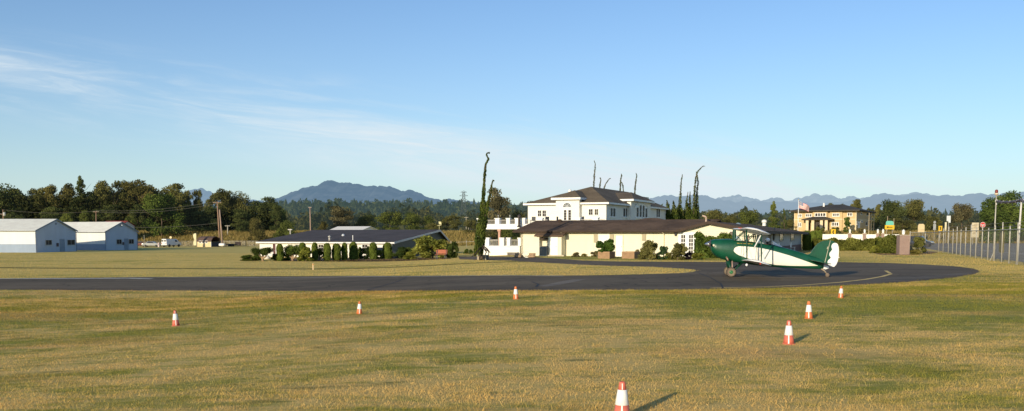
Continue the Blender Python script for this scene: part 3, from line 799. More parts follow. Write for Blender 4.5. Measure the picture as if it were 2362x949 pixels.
def door(root, wl, a0, a1, z0, z1, mat, trim=None, handle=True, panels=True):
    t = .08; mb = MB()
    wl.box(mb, a0-t, a0, 0, .06, z0, z1+t); wl.box(mb, a1, a1+t, 0, .06, z0, z1+t); wl.box(mb, a0, a1, 0, .056, z1, z1+t)
    fr = mb.build('door_frame', trim or whitem, root)
    d = MB(); wl.box(d, a0, a1, 0, .03, z0, z1)
    if panels:
        w_ = a1-a0; h = z1-z0
        for (u0, u1) in ((.12, .45), (.55, .88)):
            for (v0, v1) in ((.08, .42), (.5, .9)): wl.box(d, a0+w_*u0, a0+w_*u1, .03, .042, z0+h*v0, z0+h*v1)
    do = d.build('door', mat, root)
    if handle:
        h = MB(); h.ball(wl.pt(a1-.12, .07, z0+(z1-z0)*.47), .045, 8, 6); h.build('handle', greymetal, do, smooth=True)
    return do

# ------------------------------------------------------------------ white hangars
hgable_shade = siding('hangar_gable_shade_sheet', (0.44, 0.50, 0.60), 0.3, 0.14, 0.10, axis='xy')  # bluer, darker copy of the wall sheet: the gables' shade put into the colour
hroof = siding('hangar_roof_sheet', (0.88, 0.84, 0.72), 0.45, 0.12, 0.15, axis='x')
hwall = siding('hangar_wall_sheet', (0.74, 0.72, 0.68), 0.3, 0.08, 0.08, axis='xy')
hshade = siding('hangar_shade_band_sheet', (0.24, 0.31, 0.42), 0.3, 0.12, 0.12, axis='xy')  # blue tone stands for shade low on the long walls
blueg = PM('blue_grey_paint', (0.20, 0.24, 0.30), 0.6, 0.2, 2)
def hangar(name, label, pc, pf, apex, eaveL, eaveR, length, feats, lamp=None):
    near, farp = gp(*pc), gp(*pf)
    # ground corners of the gable that faces right; the frame runs back to the left along the long wall
    v = farp-near; th = math.atan2(v.x, v.y); wdt = v.to_2d().length
    f = Frame(near, th); r = f.root(name, label, 'hangar', 'white sheet metal hangars')
    ze = f.z_at(eaveL, 0, 0); zr = f.z_at(apex[1], 0, f.d_at(apex[0], 0)); mid = wdt*.5
    b = MB()
    sect = [(0, -.4), (wdt, -.4), (wdt, ze), (mid, zr-.06), (0, ze)]
    b.prism(sect, lambda d, z: (-length, d, z), lambda d, z: (-.04, d, z)); b.build('wall', hwall, r)
    b = MB(); b.prism(sect, lambda d, z: (-.036, d, z), lambda d, z: (0, d, z)); b.build('gable_wall', hgable_shade, r)
    m = MB()
    o = .35; sl = (zr-ze)/mid
    m.slab([(-length-.2, -o, ze-o*sl+.10), (.22, -o, ze-o*sl+.10), (.22, mid, zr+.10), (-length-.2, mid, zr+.10)], .09)
    m.slab([(-length-.2, wdt+o, ze-o*sl+.101), (-length-.2, mid, zr+.101), (.22, mid, zr+.101), (.22, wdt+o, ze-o*sl+.101)], .09)
    rf = m.build('roof', hroof, r)
    t = MB()
    for sgn, d0 in ((1, -o), (-1, wdt+o)):
        t.slab([(.225, d0, ze-o*sl+.10), (.28, d0, ze-o*sl+.10), (.28, mid, zr+.115), (.225, mid, zr+.115)], .22)
    t.build('barge_board', blueg, rf)
    g = MB(); g.tube((-length, -o-.03, ze-o*sl+.0), (.2, -o-.03, ze-o*sl), .07, n=6); g.build('gutter', blueg, rf)
    for y0 in (-.09, wdt+.01): dp = MB(); dp.box(.02, .10, y0, y0+.08, -.2, ze-.1); dp.build('downspout', blueg, r)
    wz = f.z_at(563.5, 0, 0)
    wb = MB(); wb.box(-length, -.005, -.035, -.004, -.3, wz); wb.build('shade_band', hshade, r)  # shadow along the wall foot, painted as a darker strip
    wl = Wall('side', 0.0)
    for kind, x0, x1, y0, y1 in feats:
        d0, d1, z0, z1 = f.side(x0, x1, y0, y1, 0.0)
        if kind == 'door': door(r, wl, d0, d1, max(0, z0), z1, PM('hangar_door_paint', (0.24, 0.29, 0.36), .6, .15, 2), PM('hangar_door_trim', (0.3, .35, .42), .6), True)
        elif kind == 'win': window(r, wl, d0, d1, z0, z1, 2, 1, PM('hangar_window_trim', (.5, .5, .48), .6), t=.07)
        elif kind == 'sign':
            mm = MB(); wl.box(mm, d0, d1, 0, .12, z0, z1); wl.box(mm, d0+.05, d1-.05, .12, .15, z0+.1, z1-.1); mm.build('meter_box', PM('dark_box_paint', (.10, .07, .08), .6), r)
    if lamp:
        d0 = f.d_at(lamp[0], 0); z0 = f.z_at(lamp[1], 0, d0); mm = MB(); mm.tube((0, d0, z0+.1), (.3, d0, z0+.1), .05); mm.lathe([(.06, .1), (.2, .02), (.22, -.14), (.02, -.16)], (.32, d0, z0), 10)
        mm.build('wall_lamp', whitem, r, smooth=False)
    v = MB(); dd = mid; zz = (ze+zr)/2+.2; v.box(0, .06, dd-.25, dd+.25, zz-.15, zz+.15); v.build('vent', blueg, r)
    return r
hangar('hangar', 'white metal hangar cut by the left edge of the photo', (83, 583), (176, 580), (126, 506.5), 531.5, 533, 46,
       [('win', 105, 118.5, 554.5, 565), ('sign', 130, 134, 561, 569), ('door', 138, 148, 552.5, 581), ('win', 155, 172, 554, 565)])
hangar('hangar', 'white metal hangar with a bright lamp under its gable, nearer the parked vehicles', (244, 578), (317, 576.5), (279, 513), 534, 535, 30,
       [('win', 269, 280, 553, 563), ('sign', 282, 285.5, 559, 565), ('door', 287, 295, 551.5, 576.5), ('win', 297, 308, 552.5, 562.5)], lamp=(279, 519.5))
# low red roofed shed just showing over the second hangar
f = Frame(gy(232, 262), R(10)); r = f.root('storage_shed', 'long low shed whose dull red and white roof shows above the second hangar', 'shed')
L_ = f.a_at(278, 0); zt = f.z_at(509.5); b = MB(); b.prism([(0, -1), (7, -1), (7, zt-1.4), (3.5, zt-.1), (0, zt-1.4)], lambda d, z: (0, d, z), lambda d, z: (L_, d, z)); b.build('wall', white, r)
m = MB(); m.slab([(-.3, -.4, zt-1.5), (L_+.3, -.4, zt-1.5), (L_+.3, 3.5, zt), (-.3, 3.5, zt)], .1); m.slab([(-.3, 3.5, zt+.002), (L_+.3, 3.5, zt+.002), (L_+.3, 7.4, zt-1.5), (-.3, 7.4, zt-1.5)], .1)
m.build('roof', shingle('red_roof', (.25, .05, .04)), r)

# ------------------------------------------------------------------ dark roofed bungalow behind the clipped shrubs
f = Frame(gy(599, 124), R(20)); r = f.root('bungalow', 'low white bungalow with a wide slate blue roof behind the clipped shrubs', 'house')
Wb = f.a_at(905); ze = f.z_at(559, Wb, 0); Dr = 13.9; Df = 16.5; zr = f.z_at(532, Wb, Dr)
tealw = siding('teal_siding', (0.05, 0.085, 0.10), .2, .2, .1)
bw = siding('bungalow_white_siding', (.74, .70, .62), .2, .08, .06)
b = MB(); b.prism([(0, -.5), (Df, -.5), (Df, ze+.35), (Dr, zr-.15), (0, ze-.12)], lambda d, z: (0, d, z), lambda d, z: (Wb-.05, d, z)); b.build('wall', bw, r)
b = MB(); b.prism([(0, -.5), (Df, -.5), (Df, ze+.35), (Dr, zr-.15), (0, ze-.12)], lambda d, z: (Wb-.045, d, z), lambda d, z: (Wb, d, z)); b.build('gable_wall', tealw, r)
slope_ = (zr-ze)/Dr; o = .55
m = MB(); m.slab([(-.2, -o, ze-o*slope_+.12), (Wb+o, -o, ze-o*slope_+.12), (Wb+o, Dr, zr+.12), (-.2, Dr, zr+.12)], .10)
s2 = (zr-ze-.35)/(Df-Dr)
m.slab([(-.2, Dr, zr+.122), (Wb+o, Dr, zr+.122), (Wb+o, Df+o, zr+.122-s2*(Df+o-Dr)), (-.2, Df+o, zr+.122-s2*(Df+o-Dr))], .10)
rf = m.build('roof', shingle('slate_blue_roof', (.078, .068, .068), .9, .3), r)
t = MB(); t.box(-.2, Wb+o, -o-.03, -o-.002, ze-o*slope_-.08, ze-o*slope_+.05); t.build('fascia', whitem, rf)
t = MB(); t.slab([(Wb+o+.002, -o-.02, ze-o*slope_+.10), (Wb+o+.05, -o-.02, ze-o*slope_+.10), (Wb+o+.05, Dr, zr+.10), (Wb+o+.002, Dr, zr+.10)], .26)
t.slab([(Wb+o+.002, Dr+.002, zr+.10), (Wb+o+.05, Dr+.002, zr+.10), (Wb+o+.05, Df+o, zr+.10-s2*(Df+o-Dr)), (Wb+o+.002, Df+o, zr+.10-s2*(Df+o-Dr))], .26); t.build('barge_board', PM('pale_trim', (.6, .62, .62), .6), rf)
sf = MB(); sf.box(-.2, Wb+o, -o, 0-.001, ze-o*slope_-.14, ze-o*slope_-.10); sf.build('soffit', white, rf)
wl = Wall('front', 0.0)
a0, a1, z0, z1 = f.front(629.5, 636, 563, 580); door(r, wl, a0, a1, 0, z1, PM('maroon_door', (.09, .03, .03), .5))
for x0, x1 in ((683, 693), (735, 746), (836, 848)):
    a0, a1, z0, z1 = f.front(x0, x1, 565, 578); window(r, wl, a0, a1, z0, z1, 2, 2, whitem)
a0 = f.a_at(673); dp = MB(); dp.box(a0-.04, a0+.04, -.1, -.005, -.2, ze-.1); dp.build('downspout', greymetal, r)
ws = Wall('side', Wb); d0, d1, z0, z1 = f.side(962, 978, 550, 558, Wb); window(r, ws, d0, d1, z0, z1, 2, 1, PM('teal_trim', (.15, .2, .22), .6))
def roofz(d): return ze+slope_*d+.12
def on_roof(px, py):                                         # image point on the front slope -> local a,d
    d = 4.0
    for _ in range(40):
        a = f.a_at(px, d, roofz(d)); d = max(0, min(Dr, d+(f.z_at(py, a, d)-roofz(d))*(-3)*(-1 if f.z_at(py, a, d) > roofz(d) else -1)))
    return f.a_at(px, d, roofz(d)), d
a, d = f.a_at(753, -.3), .5
m = MB(); m.path([(a, d, roofz(d)-.05), (a, d, roofz(d)+.45)], [.16, .14], 10); m.lathe([(.2, 0), (.24, .1), (.05, .26)], (a, d, roofz(d)+.45), 10); m.build('flue', greymetal, rf, smooth=True)
a, d = f.a_at(807, 0), .8
m = MB(); m.tube((a, d, roofz(d)-.1), (a, d, roofz(d)+.7), .05); m.build('vent_pipe', whitem, rf)
a, d = f.a_at(792, 6.0), 6.0
m = MB(); m.ball((a, d, roofz(d)+.08), (.24, .24, .2), 10, 6); m.build('roof_vent', PM('pale_vent', (.6, .62, .66), .4), rf, smooth=True)
a, d = f.a_at(670, 9.0), 9.0
m = MB(); m.tube((a, d, roofz(d)-.1), (a, d, roofz(d)+.55), .09); m.box(a-.36, a+.36, d-.12, d+.12, roofz(d)+.52, roofz(d)+.66); m.build('chimney_cowl', greymetal, rf)
a, d = Wb+.4, Dr
m = MB(); m.tube((a, d, zr), (a, d, zr+1.0), .03); m.box(a-.3, a+.3, d-.02, d+.02, zr+.7, zr+.76); m.add([(a-.05, d, zr+.95), (a+.35, d, zr+.8), (a+.3, d, zr+1.25), (a-.1, d, zr+1.3)], [(0, 1, 2, 3)]); m.build('weather_vane', PM('vane_paint', (.5, .46, .25), .5), rf, fix=False)

# white metal barn whose roof shows behind the bungalow
f = Frame(gy(744, 190), R(24)); r = f.root('metal_barn', 'white metal barn whose pale roof rises behind the slate blue bungalow roof', 'barn')
Lb = 8.0; ztop = f.z_at(522.5, 6, 5); b = MB(); b.prism([(0, -.5), (12, -.5), (12, ztop-1.5), (6, ztop-.1), (0, ztop-1.5)], lambda d, z: (0, d, z), lambda d, z: (Lb, d, z)); b.build('wall', hwall, r)
m = MB(); m.slab([(-.3, -.6, ztop-1.65), (Lb+.3, -.6, ztop-1.65), (Lb+.3, 6, ztop), (-.3, 6, ztop)], .1); m.slab([(-.3, 6, ztop+.002), (Lb+.3, 6, ztop+.002), (Lb+.3, 12.6, ztop-1.65), (-.3, 12.6, ztop-1.65)], .1); m.build('roof', siding('barn_roof_sheet', (.84, .80, .70), .5, .06, .06, axis='x'), r)

# ------------------------------------------------------------------ long cream house
TH = R(25)
brown = shingle('brown_shingle', (.115, .074, .046), .9, .5)
browntrim = PM('brown_trim', (.050, .030, .020), .7, .3, 2)
tan = PM('tan_shutter', (.42, .36, .24), .7, .12, 2)
f = Frame(gp(1201, 590.5), TH); FH = f
r = f.root('cream_house', 'long low cream house with a mossy brown roof behind the biplane', 'house')
A1, A2 = f.a_at(1568), f.a_at(1745)
zeL = f.z_at(534, 0, 0); zeR = f.z_at(531.5, A1, 0); zE = (zeL+zeR)/2
zR = f.z_at(512.5, 2, 5.0); Am = f.a_at(1636); zA = f.z_at(513.5, Am, 0)
b = MB(); b.box(0, A1, 0, 10, -.4, zE-.02)
b.prism([(0, -.4), (10, -.4), (10, zE-.03), (5, zR-.25), (0, zE-.03)], lambda d, z: (0, d, z), lambda d, z: (.3, d, z))
b.prism([(A1+.002, -.4), (A2, -.4), (A2, zE), (Am, zA-.12), (A1+.002, zE)], lambda a, z: (a, 0, z), lambda a, z: (a, .3, z))
b.build('wall', cream, r)
# wing that turns away on the right
phi = R(23.3)-TH                                            # a few degrees more than the front
wd = (math.sin(phi), math.cos(phi)); LW = 46.0
def wing(a, d): return (A2+a*math.cos(phi)+d*wd[0], -a*math.sin(phi)+d*wd[1])
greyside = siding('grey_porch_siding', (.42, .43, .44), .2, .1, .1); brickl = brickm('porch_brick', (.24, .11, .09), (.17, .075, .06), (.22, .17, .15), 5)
ptsw = [wing(0, .3), wing(0, LW), wing(-12, LW), wing(-9.5, .3)]
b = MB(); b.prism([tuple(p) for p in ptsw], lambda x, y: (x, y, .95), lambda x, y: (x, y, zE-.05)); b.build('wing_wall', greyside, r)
b = MB(); b.prism([tuple(p) for p in [wing(.06, .3), wing(.06, LW+.06), wing(-11.9, LW+.06), wing(-9.4, .32)]], lambda x, y: (x, y, -.4), lambda x, y: (x, y, .94)); b.build('brick_base', brickl, r)
# roofs
o = .75
m = MB(); sl = (zR-zE)/5
m.slab([(-.6, -o, zE-o*sl+.18), (A1+.3, -o, zE-o*sl+.18), (A1+3, 5, zR+.18), (-.3+2.2*0, 5, zR+.18)], .16)
m.slab([(-.3, 5, zR+.182), (A1+3, 5, zR+.182), (A1+3, 10.6, zE-.6*sl+.18), (-.6, 10.6, zE-.6*sl+.18)], .16)
m.slab([(1.5, 5.0, zR+.05), (A1*.55, 5.2, zR+.05), (A1*.55, 6.4, zR+.0), (1.5, 6.4, zR+.0)], .3)
m.build('roof', brown, r)
m = MB(); a5, a6 = f.a_at(1474, 8), f.a_at(1532, 8); zz = f.z_at(505.5, a5, 8)
m.hip(a5-1.0, a6+1.0, 5.6, 10.4, zR-.3, zz-zR-.1+.3, (a5+.8, 8), (a6-.8, 8), .2); m.build('cupola_roof', brown, r)
m = MB(); ov = .6; slr = (zA-zE)/(Am-A1)
ap = (Am, -ov, zA+.12); bk = wing(-(A2-Am), LW-22)
eL = (A1-.3, -ov, zE-.3*slr+.12); slr2 = (zA-zE)/(A2-Am); eR = (*wing(.9, -.9), zE-.9*slr2+.12)
bR = (*wing(.9, LW+.9), zE-.9*slr2+.12); bL = (*wing(-13, LW+.9), zE-.9*slr2+.12); rk = (bk[0], bk[1], zA+.12)
for q in ([ap, eR, bR, rk], [eL, ap, rk, bL], [rk, bR, bL]): m.slab(q, .16)
rw = m.build('wing_roof', brown, r)
t = MB()
for p, q in ((eL, ap), (ap, eR)): t.slab([(p[0], p[1]-.05, p[2]+.01), (p[0], p[1]-.005, p[2]+.01), (q[0], q[1]-.005, q[2]+.01), (q[0], q[1]-.05, q[2]+.01)], .3)
t.slab([(eR[0]+.01, eR[1], eR[2]), (eR[0]+.07, eR[1], eR[2]), (bR[0]+.07, bR[1], bR[2]), (bR[0]+.01, bR[1], bR[2])], .3)
t.box(-.6, A1+.25, -o-.05, -o-.005, zE-o*sl-.03, zE-o*sl+.19)
t.build('fascia', browntrim, r)
wl = Wall('front', 0.0)
# entrance projection on the left
pa0, pa1 = f.a_at(1243, -1.1), f.a_at(1296, -1.1); pr = -1.2
b = MB(); pz = f.z_at(544, pa0, pr)
ac0, ac1 = f.a_at(1244, pr), f.a_at(1264, pr)
b.box(f.a_at(1265, pr), pa1, pr, -.004, -.3, pz); b.box(f.a_at(1238, pr), ac0, pr, -.004, -.3, pz); b.box(ac0, ac1+.01, pr+.7, -.004, -.3, pz-.35)
b.build('porch_wall', cream, r)
b = MB(); b.box(f.a_at(1263, pr)-.3, pa1+.4, pr-.35, pr-.003, -.3, .16); b.build('porch_step', PM('pale_concrete', (.55, .48, .36), .85, .2, 2), r)
b = MB(); q0, q1 = f.a_at(1234, pr), pa1+.3; zq = f.z_at(543.5, pa0, pr); b.slab([(q0, pr-.25, zq), (q1, pr-.25, zq), (q1, -.2, zE-o*sl+.15), (q0, -.2, zE-o*sl+.15)], .14); b.build('porch_roof', brown, r)
wp = Wall('front', pr); a0, a1, z0, z1 = f.front(1270.5, 1285.5, 546, 590, pr); door(r, wp, a0, a1, .16, z1, whitem, whitem)
b = MB(); wp2 = Wall('front', pr); wp2.box(b, ac0, ac1, -.2, .05, pz-.42, pz-.28); b.build('recess_lintel', browntrim, r)
# window with shutters, doors, vents
a0, a1, z0, z1 = f.front(1381, 1405, 541.5, 559.5); window(r, wl, a0, a1, z0, z1, 1, 1, white, gm=PM('white_blind', (.78, .76, .72), .5, .05))
for x0, x1 in ((1370, 1380), (1406, 1416.5)):
    a0, a1, z0, z1 = f.front(x0, x1, 541, 560); mm = MB(); wl.box(mm, a0, a1, 0, .05, z0, z1)
    for k in range(9): z = z0+(z1-z0)*(k+.5)/9; wl.box(mm, a0+.05, a1-.05, .05, .07, z-.05, z+.03)
    mm.build('shutter', tan, r)
a0, a1, z0, z1 = f.front(1420.5, 1436.5, 543.5, 590); door(r, wl, a0, a1, 0.02, z1, whitem, PM('cream_trim', (.66, .58, .4), .6))
a0, a1, z0, z1 = f.front(1481, 1490.5, 539, 556); mm = MB(); wl.box(mm, a0, a1, 0, .06, z0, z1)
for k in range(8): z = z0+(z1-z0)*(k+.5)/8; wl.box(mm, a0+.05, a1-.05, .06, .08, z-.05, z+.03)
mm.build('shutter', tan, r)
for px_ in (1478.5, 1506, 1368): a0 = f.a_at(px_); b = MB(); wl.box(b, a0-.04, a0+.04, 0, .03, 0, zE-.3); b.build('trim_batten', cream, r)
for px_ in (1300, 1532):
    a0 = f.a_at(px_); b = MB(); b.path([(a0, -o-.02, zE-o*sl-.02), (a0, -.12, zE-.35), (a0, -.07, zE-.5), (a0, -.07, .1), (a0, -.25, .02)], .045, 6); b.build('downspout', PM('cream_trim', (.66, .58, .4), .6), r, smooth=True)
b = MB(); b.box(-.6, A1+.2, -o-.14, -o-.052, zE-o*sl+.06, zE-o*sl+.17); b.build('gutter', browntrim, r)
# french doors
a0, a1, z0, z1 = f.front(1567.5, 1603, 538.5, 586); mid = (a0+a1)/2; h = z1
fr = MB()
wl.box(fr, a0-.12, a0, 0, .08, 0, h+.1); wl.box(fr, a1, a1+.12, 0, .08, 0, h+.1); wl.box(fr, a0, a1, 0, .075, h, h+.1); fr.build('door_frame', whitem, r)
for (u, v) in ((a0, mid-.01), (mid+.01, a1)):
    d_ = MB(); w_ = v-u
    wl.box(d_, u, u+w_*.24, 0, .06, .02, h); wl.box(d_, v-w_*.24, v, 0, .06, .02, h); wl.box(d_, u+w_*.24, v-w_*.24, 0, .057, .02, h*.16); wl.box(d_, u+w_*.24, v-w_*.24, 0, .057, h*.93, h)
    wl.box(d_, (u+v)/2-.025, (u+v)/2+.025, 0, .05, h*.16, h*.93)
    for k in range(1, 5): z = h*(.16+.77*k/5); wl.box(d_, u+w_*.24, v-w_*.24, 0, .046, z-.03, z+.03)
    do = d_.build('french_door', whitem, r)
    p = MB(); wl.box(p, u+w_*.24, v-w_*.24, 0, .02, h*.16, h*.93); p.build('pane', glass, do)
for px_ in (1559, 1609):
    a0 = f.a_at(px_); z0 = f.z_at(545, a0, 0); m = MB(); wl.box(m, a0-.06, a0+.06, 0, .06, z0+.1, z0+.4); m.lathe([(.03, 0), (.11, .06), (.13, .3), (.16, .32), (.02, .46)], wl.pt(a0, .18, z0), 8); m.build('wall_lantern', darkmetal, r)
a0, a1, z0, z1 = f.front(1683, 1698, 534.5, 556); window(r, wl, a0, a1, z0, z1, 2, 1, whitem, gm=PM('dim_glass', (.13, .10, .08), .2, .3))
# openings along the shaded wing: placed in the wing's own axes
wr = bpy.data.objects.new('porch', None); col.objects.link(wr); wr.parent = r; wr.location = (*wing(0, 0), 0); wr.rotation_euler = (0, 0, -phi)
fw = Frame((*f.xy(*wing(0, 0)), f.O.z), TH+phi); ws = Wall('side', 0.0)
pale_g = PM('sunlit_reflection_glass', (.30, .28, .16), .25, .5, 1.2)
for x0, x1 in ((1798, 1806), (1823, 1831)):
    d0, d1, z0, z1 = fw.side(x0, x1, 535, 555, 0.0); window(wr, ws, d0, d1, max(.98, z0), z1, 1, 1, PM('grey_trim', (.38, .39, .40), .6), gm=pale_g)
d0, d1, z0, z1 = fw.side(1771, 1778, 535, 565, 0.0); door(wr, ws, d0, d1, .96, z1, PM('dark_door', (.05, .03, .025), .5), PM('grey_trim', (.38, .39, .40), .6))
d0 = fw.d_at(1784, 0.0); z0 = fw.z_at(540, 0, d0); m = MB(); m.lathe([(.62, 0), (.75, .02), (.75, .08), (.62, .1)], (.02, d0, z0), 16, 'x'); 
for k in range(4): ang = k*math.pi/4; m.box(.03, .07, d0-.6*abs(math.cos(ang))-.02, d0+.6*abs(math.cos(ang))+.02, z0+.58*math.sin(ang)-.03, z0+.58*math.sin(ang)+.03)
m.build('wall_wheel', PM('wheel_ornament', (.03, .03, .03), .6), wr)
# roof items
for px_, py_, dd in ((1628, 506, 3.0),):
    a0 = f.a_at(px_, dd); m = MB(); zt_ = zA-.25
    m.tube((a0, dd, zt_), (a0, dd, zt_+.85), .09); m.tube((a0, dd, zt_+.85), (a0-.38, dd, zt_+1.0), .10); m.build('flue', PM('flue_metal', (.55, .40, .30), .5, metal=.2), rw)
dd = 14.0; a0 = f.a_at(1702, dd); m = MB(); m.ball((a0, dd, zA-.15), (.35, .35, .3), 10, 6); m.build('roof_vent', PM('roof_vent_metal', (.35, .45, .5), .3, metal=.4), rw, smooth=True)
dd = 17.0; a0 = f.a_at(1762, dd); m = MB(); m.lathe([(.22, 0), (.2, .35), (.3, .4), (.28, .65), (.05, .75)], (a0, dd, zA-.2), 10); m.build('roof_vent', white, rw)
m = MB(); a0 = f.a_at(1290, 4); m.lathe([(.25, 0), (.22, .25), (.05, .3)], (a0, 4.2, zR), 8); m.build('roof_vent', browntrim, r)

# air conditioner unit in the recess
a0, a1 = f.a_at(1242.5, -1.6), f.a_at(1263, -1.6); g = f.xy((a0+a1)/2, -1.2)
ro = thing('air_conditioner', 'grey metal air conditioning unit standing beside the white porch door', 'air conditioner', (g[0], g[1], gz(*g)), -TH)
w2 = (a1-a0)*.42; hh = 1.02
m = MB(); m.box(-w2, w2, -.45, .45, .08, hh); m.build('case', PM('ac_paint', (.16, .17, .17), .5, .1), ro, bevel=.03)
m = MB()
for k in range(9): m.box(w2+.002, w2+.02, -.4, .4, .16+k*.09, .19+k*.09)
for k in range(9): m.box(-w2*.85, w2*.85, -.475, -.452, .16+k*.09, .19+k*.09)
m.build('louvre', PM('ac_louvre', (.09, .09, .09), .6), ro)
m = MB(); m.lathe([(.30, 0), (.34, .03), (.05, .05)], (0, 0, hh), 14); m.build('fan_guard', darkmetal, ro)
m = MB(); m.box(-w2-.1, w2+.1, -.55, .55, -.15, .07); m.build('pad', PM('pale_concrete', (.55, .48, .36)), ro)

# wooden planters
for (x0, x1, y1, lab, pl) in ((1379, 1406, 597, 'brown wooden planter box filled with a leafy green bush', True), (1434, 1463, 597, 'brown wooden planter box without a bush to the right of the white door', False)):
    g0 = gp(x0, y1); g1 = gy(x1, g0.y-.45*(x1-x0)/F*g0.y); wdt = (g1-g0).to_2d().length
    ro = thing('planter_box', lab, 'planter', g0, -TH, 'wooden planters in front of the cream house')
    m = MB(); n_ = 4
    for k in range(n_):
        z = k*.17; m.box(0, wdt, 0, .05, z+.006, z+.165); m.box(0, wdt, 1.65, 1.7, z+.006, z+.165); m.box(0, .05, .052, 1.648, z+.006, z+.165); m.box(wdt-.05, wdt, .052, 1.648, z+.006, z+.165)
    m.build('boards', PM('planter_wood', (.36, .22, .12), .8, .3, 2, stretch=(1, 1, 5)), ro)
    m = MB(); m.box(.055, wdt-.055, .055, 1.645, .1, .58); m.build('soil', MULCH, ro)
    if pl:
        me = crown_mesh('bush', 1, 4200, .055, 1)
        s = thing('potted_bush', 'dark green leafy bush growing in the planter by the white door', 'bush', (g0.x+.9, g0.y+.55, g0.z+.5))
        c = link_mesh('foliage', me, None, s); c.data.materials.append(leafm('planter_leaf', (.02, .05, .012), (.10, .16, .03))) if not me.materials else None
        c.material_slots[0].link = 'OBJECT'; c.material_slots[0].material = leafm('planter_leaf', (.02, .05, .012), (.10, .16, .03)); c.scale = (2.2, 2.0, 1.45)
        limb_mesh(5, .7, 1.2, .05).build('stem', bark, s)

# ------------------------------------------------------------------ two storey white mansion
mroof = shingle('mansion_shingle', (.15, .115, .075), .9, .3)
mwall = PM('mansion_stucco', (.78, .75, .68), .7, .05, .8)
corner = at(1398, 543, 135); Wm = 13.0; Dm = 34.0
O = Vector((corner.x-Wm*math.cos(TH), corner.y+Wm*math.sin(TH), 0.0)); f = Frame(O, TH)
r = f.root('mansion', 'large white two storey house with hipped brown roof and arched windows', 'house')
ze = f.z_at(471, Wm, 0); b = MB()
b.box(0, Wm, 0, Dm, -.3, ze)
a3, a4 = f.a_at(1282, -.9), f.a_at(1336, -.9); zb = f.z_at(461, (a3+a4)/2, -.9)
b.box(a3, a4, -.9, -.002, -.3, zb)
sd0, sd1 = f.d_at(1455, Wm+.7), f.d_at(1500, Wm+.7); zsb = f.z_at(464, Wm+.7, sd0)
b.box(Wm+.002, Wm+.7, sd0, sd1, -.3, zsb)
b.build('wall', mwall, r)
m = MB(); o = .55
rise = f.z_at(431, 7.8, 7.6)-ze-.27
m.hip(-o, Wm+o, -o, Dm+o, ze, rise, (Wm*.60, 7.6), (Wm*.60, Dm-6.6), .27)
rf = m.build('roof', mroof, r)
m = MB(); m.hip(a3-o, a4+o*.6, -.9-o, 7.0, zb, 1.25, ((a3+a4)/2, 2.0), ((a3+a4)/2, 6.9), .32); m.build('bay_roof', mroof, r)
m = MB(); m.hip(Wm-5.0, Wm+.7+o, sd0-o, sd1+o, zsb, 1.35, (Wm-4.5, (sd0+sd1)/2), (Wm-1.0, (sd0+sd1)/2), .32); m.build('bay_roof', mroof, r)
t = MB(); t.box(-o-.04, Wm+o+.04, -o-.04, -o-.003, ze-.02, ze+.25); t.box(Wm+o+.003, Wm+o+.04, -o, Dm+o, ze-.02, ze+.25)
t.box(a3-o-.04, a4+o*.6+.04, -.9-o-.04, -.9-o-.003, zb-.02, zb+.30); t.box(a4+o*.6+.003, a4+o*.6+.04, -.9-o, 2, zb-.02, zb+.30)
t.box(Wm+.7+o+.003, Wm+.7+o+.04, sd0-o, sd1+o, zsb-.02, zsb+.30); t.box(Wm-1, Wm+.7+o+.04, sd0-o-.04, sd0-o-.003, zsb-.02, zsb+.30); t.build('fascia', whitem, r)
wl = Wall('front', 0.0); wb = Wall('front', -.9); ws = Wall('side', Wm); wsb = Wall('side', Wm+.7)
for x0, x1 in ((1241, 1248.5), (1251.5, 1259.5)): a0, a1, z0, z1 = f.front(x0, x1, 486, 499.5); window(r, wl, a0, a1, z0, z1, 2, 2, whitem)
for x0, x1 in ((1358, 1367), (1371.5, 1379.5)): a0, a1, z0, z1 = f.front(x0, x1, 483, 496); window(r, wl, a0, a1, z0, z1, 2, 2, whitem, gm=PM('warm_glass', (.06, .045, .025), .12, .5) if x0 > 1370 else None)
a0, a1, z0, z1 = f.front(1358, 1367, 497, 508); 
a0, a1, z0, z1 = f.front(1241+10.5, 1259.5, 500, 510)
def arch(root, wl, ac, z0, rad, spokes=5, nm='arched_window'):
    mb = MB(); n = 14
    pts = [(rad*math.cos(math.pi*k/n), rad*math.sin(math.pi*k/n)) for k in range(n+1)]; out = [(1.15*p, 1.15*q) for p, q in pts]
    for k in range(n):
        quad = [pts[k], out[k], out[k+1], pts[k+1]]
        mb.prism(quad, lambda p, q: wl.pt(ac+p, 0, z0+q), lambda p, q: wl.pt(ac+p, .08, z0+q))
    for k in range(1, spokes):
        an = math.pi*k/spokes; c, s_ = math.cos(an), math.sin(an); h = .018
        mb.prism([(-s_*h+.1*c, c*h+.1*s_), (s_*h+.1*c, -c*h+.1*s_), (rad*c+s_*h, rad*s_-c*h), (rad*c-s_*h, rad*s_+c*h)], lambda p, q: wl.pt(ac+p, 0, z0+q), lambda p, q: wl.pt(ac+p, .055, z0+q))
    mb.prism([(-rad*1.15, -.12), (rad*1.15, -.12), (rad*1.15, -.004), (-rad*1.15, -.004)], lambda p, q: wl.pt(ac+p, 0, z0+q), lambda p, q: wl.pt(ac+p, .075, z0+q))
    fr = mb.build(nm, whitem, root)
    p = MB(); p.prism(pts, lambda a_, q: wl.pt(ac+a_, 0, z0+q), lambda a_, q: wl.pt(ac+a_, .02, z0+q)); p.build('pane', PM('blue_grey_glass', (.10, .11, .13), .15, .4), fr)
a0, a1, z0, z1 = f.front(1299, 1317, 468, 478, -.9); arch(r, wb, (a0+a1)/2, z0, (a1-a0)/2, 6)
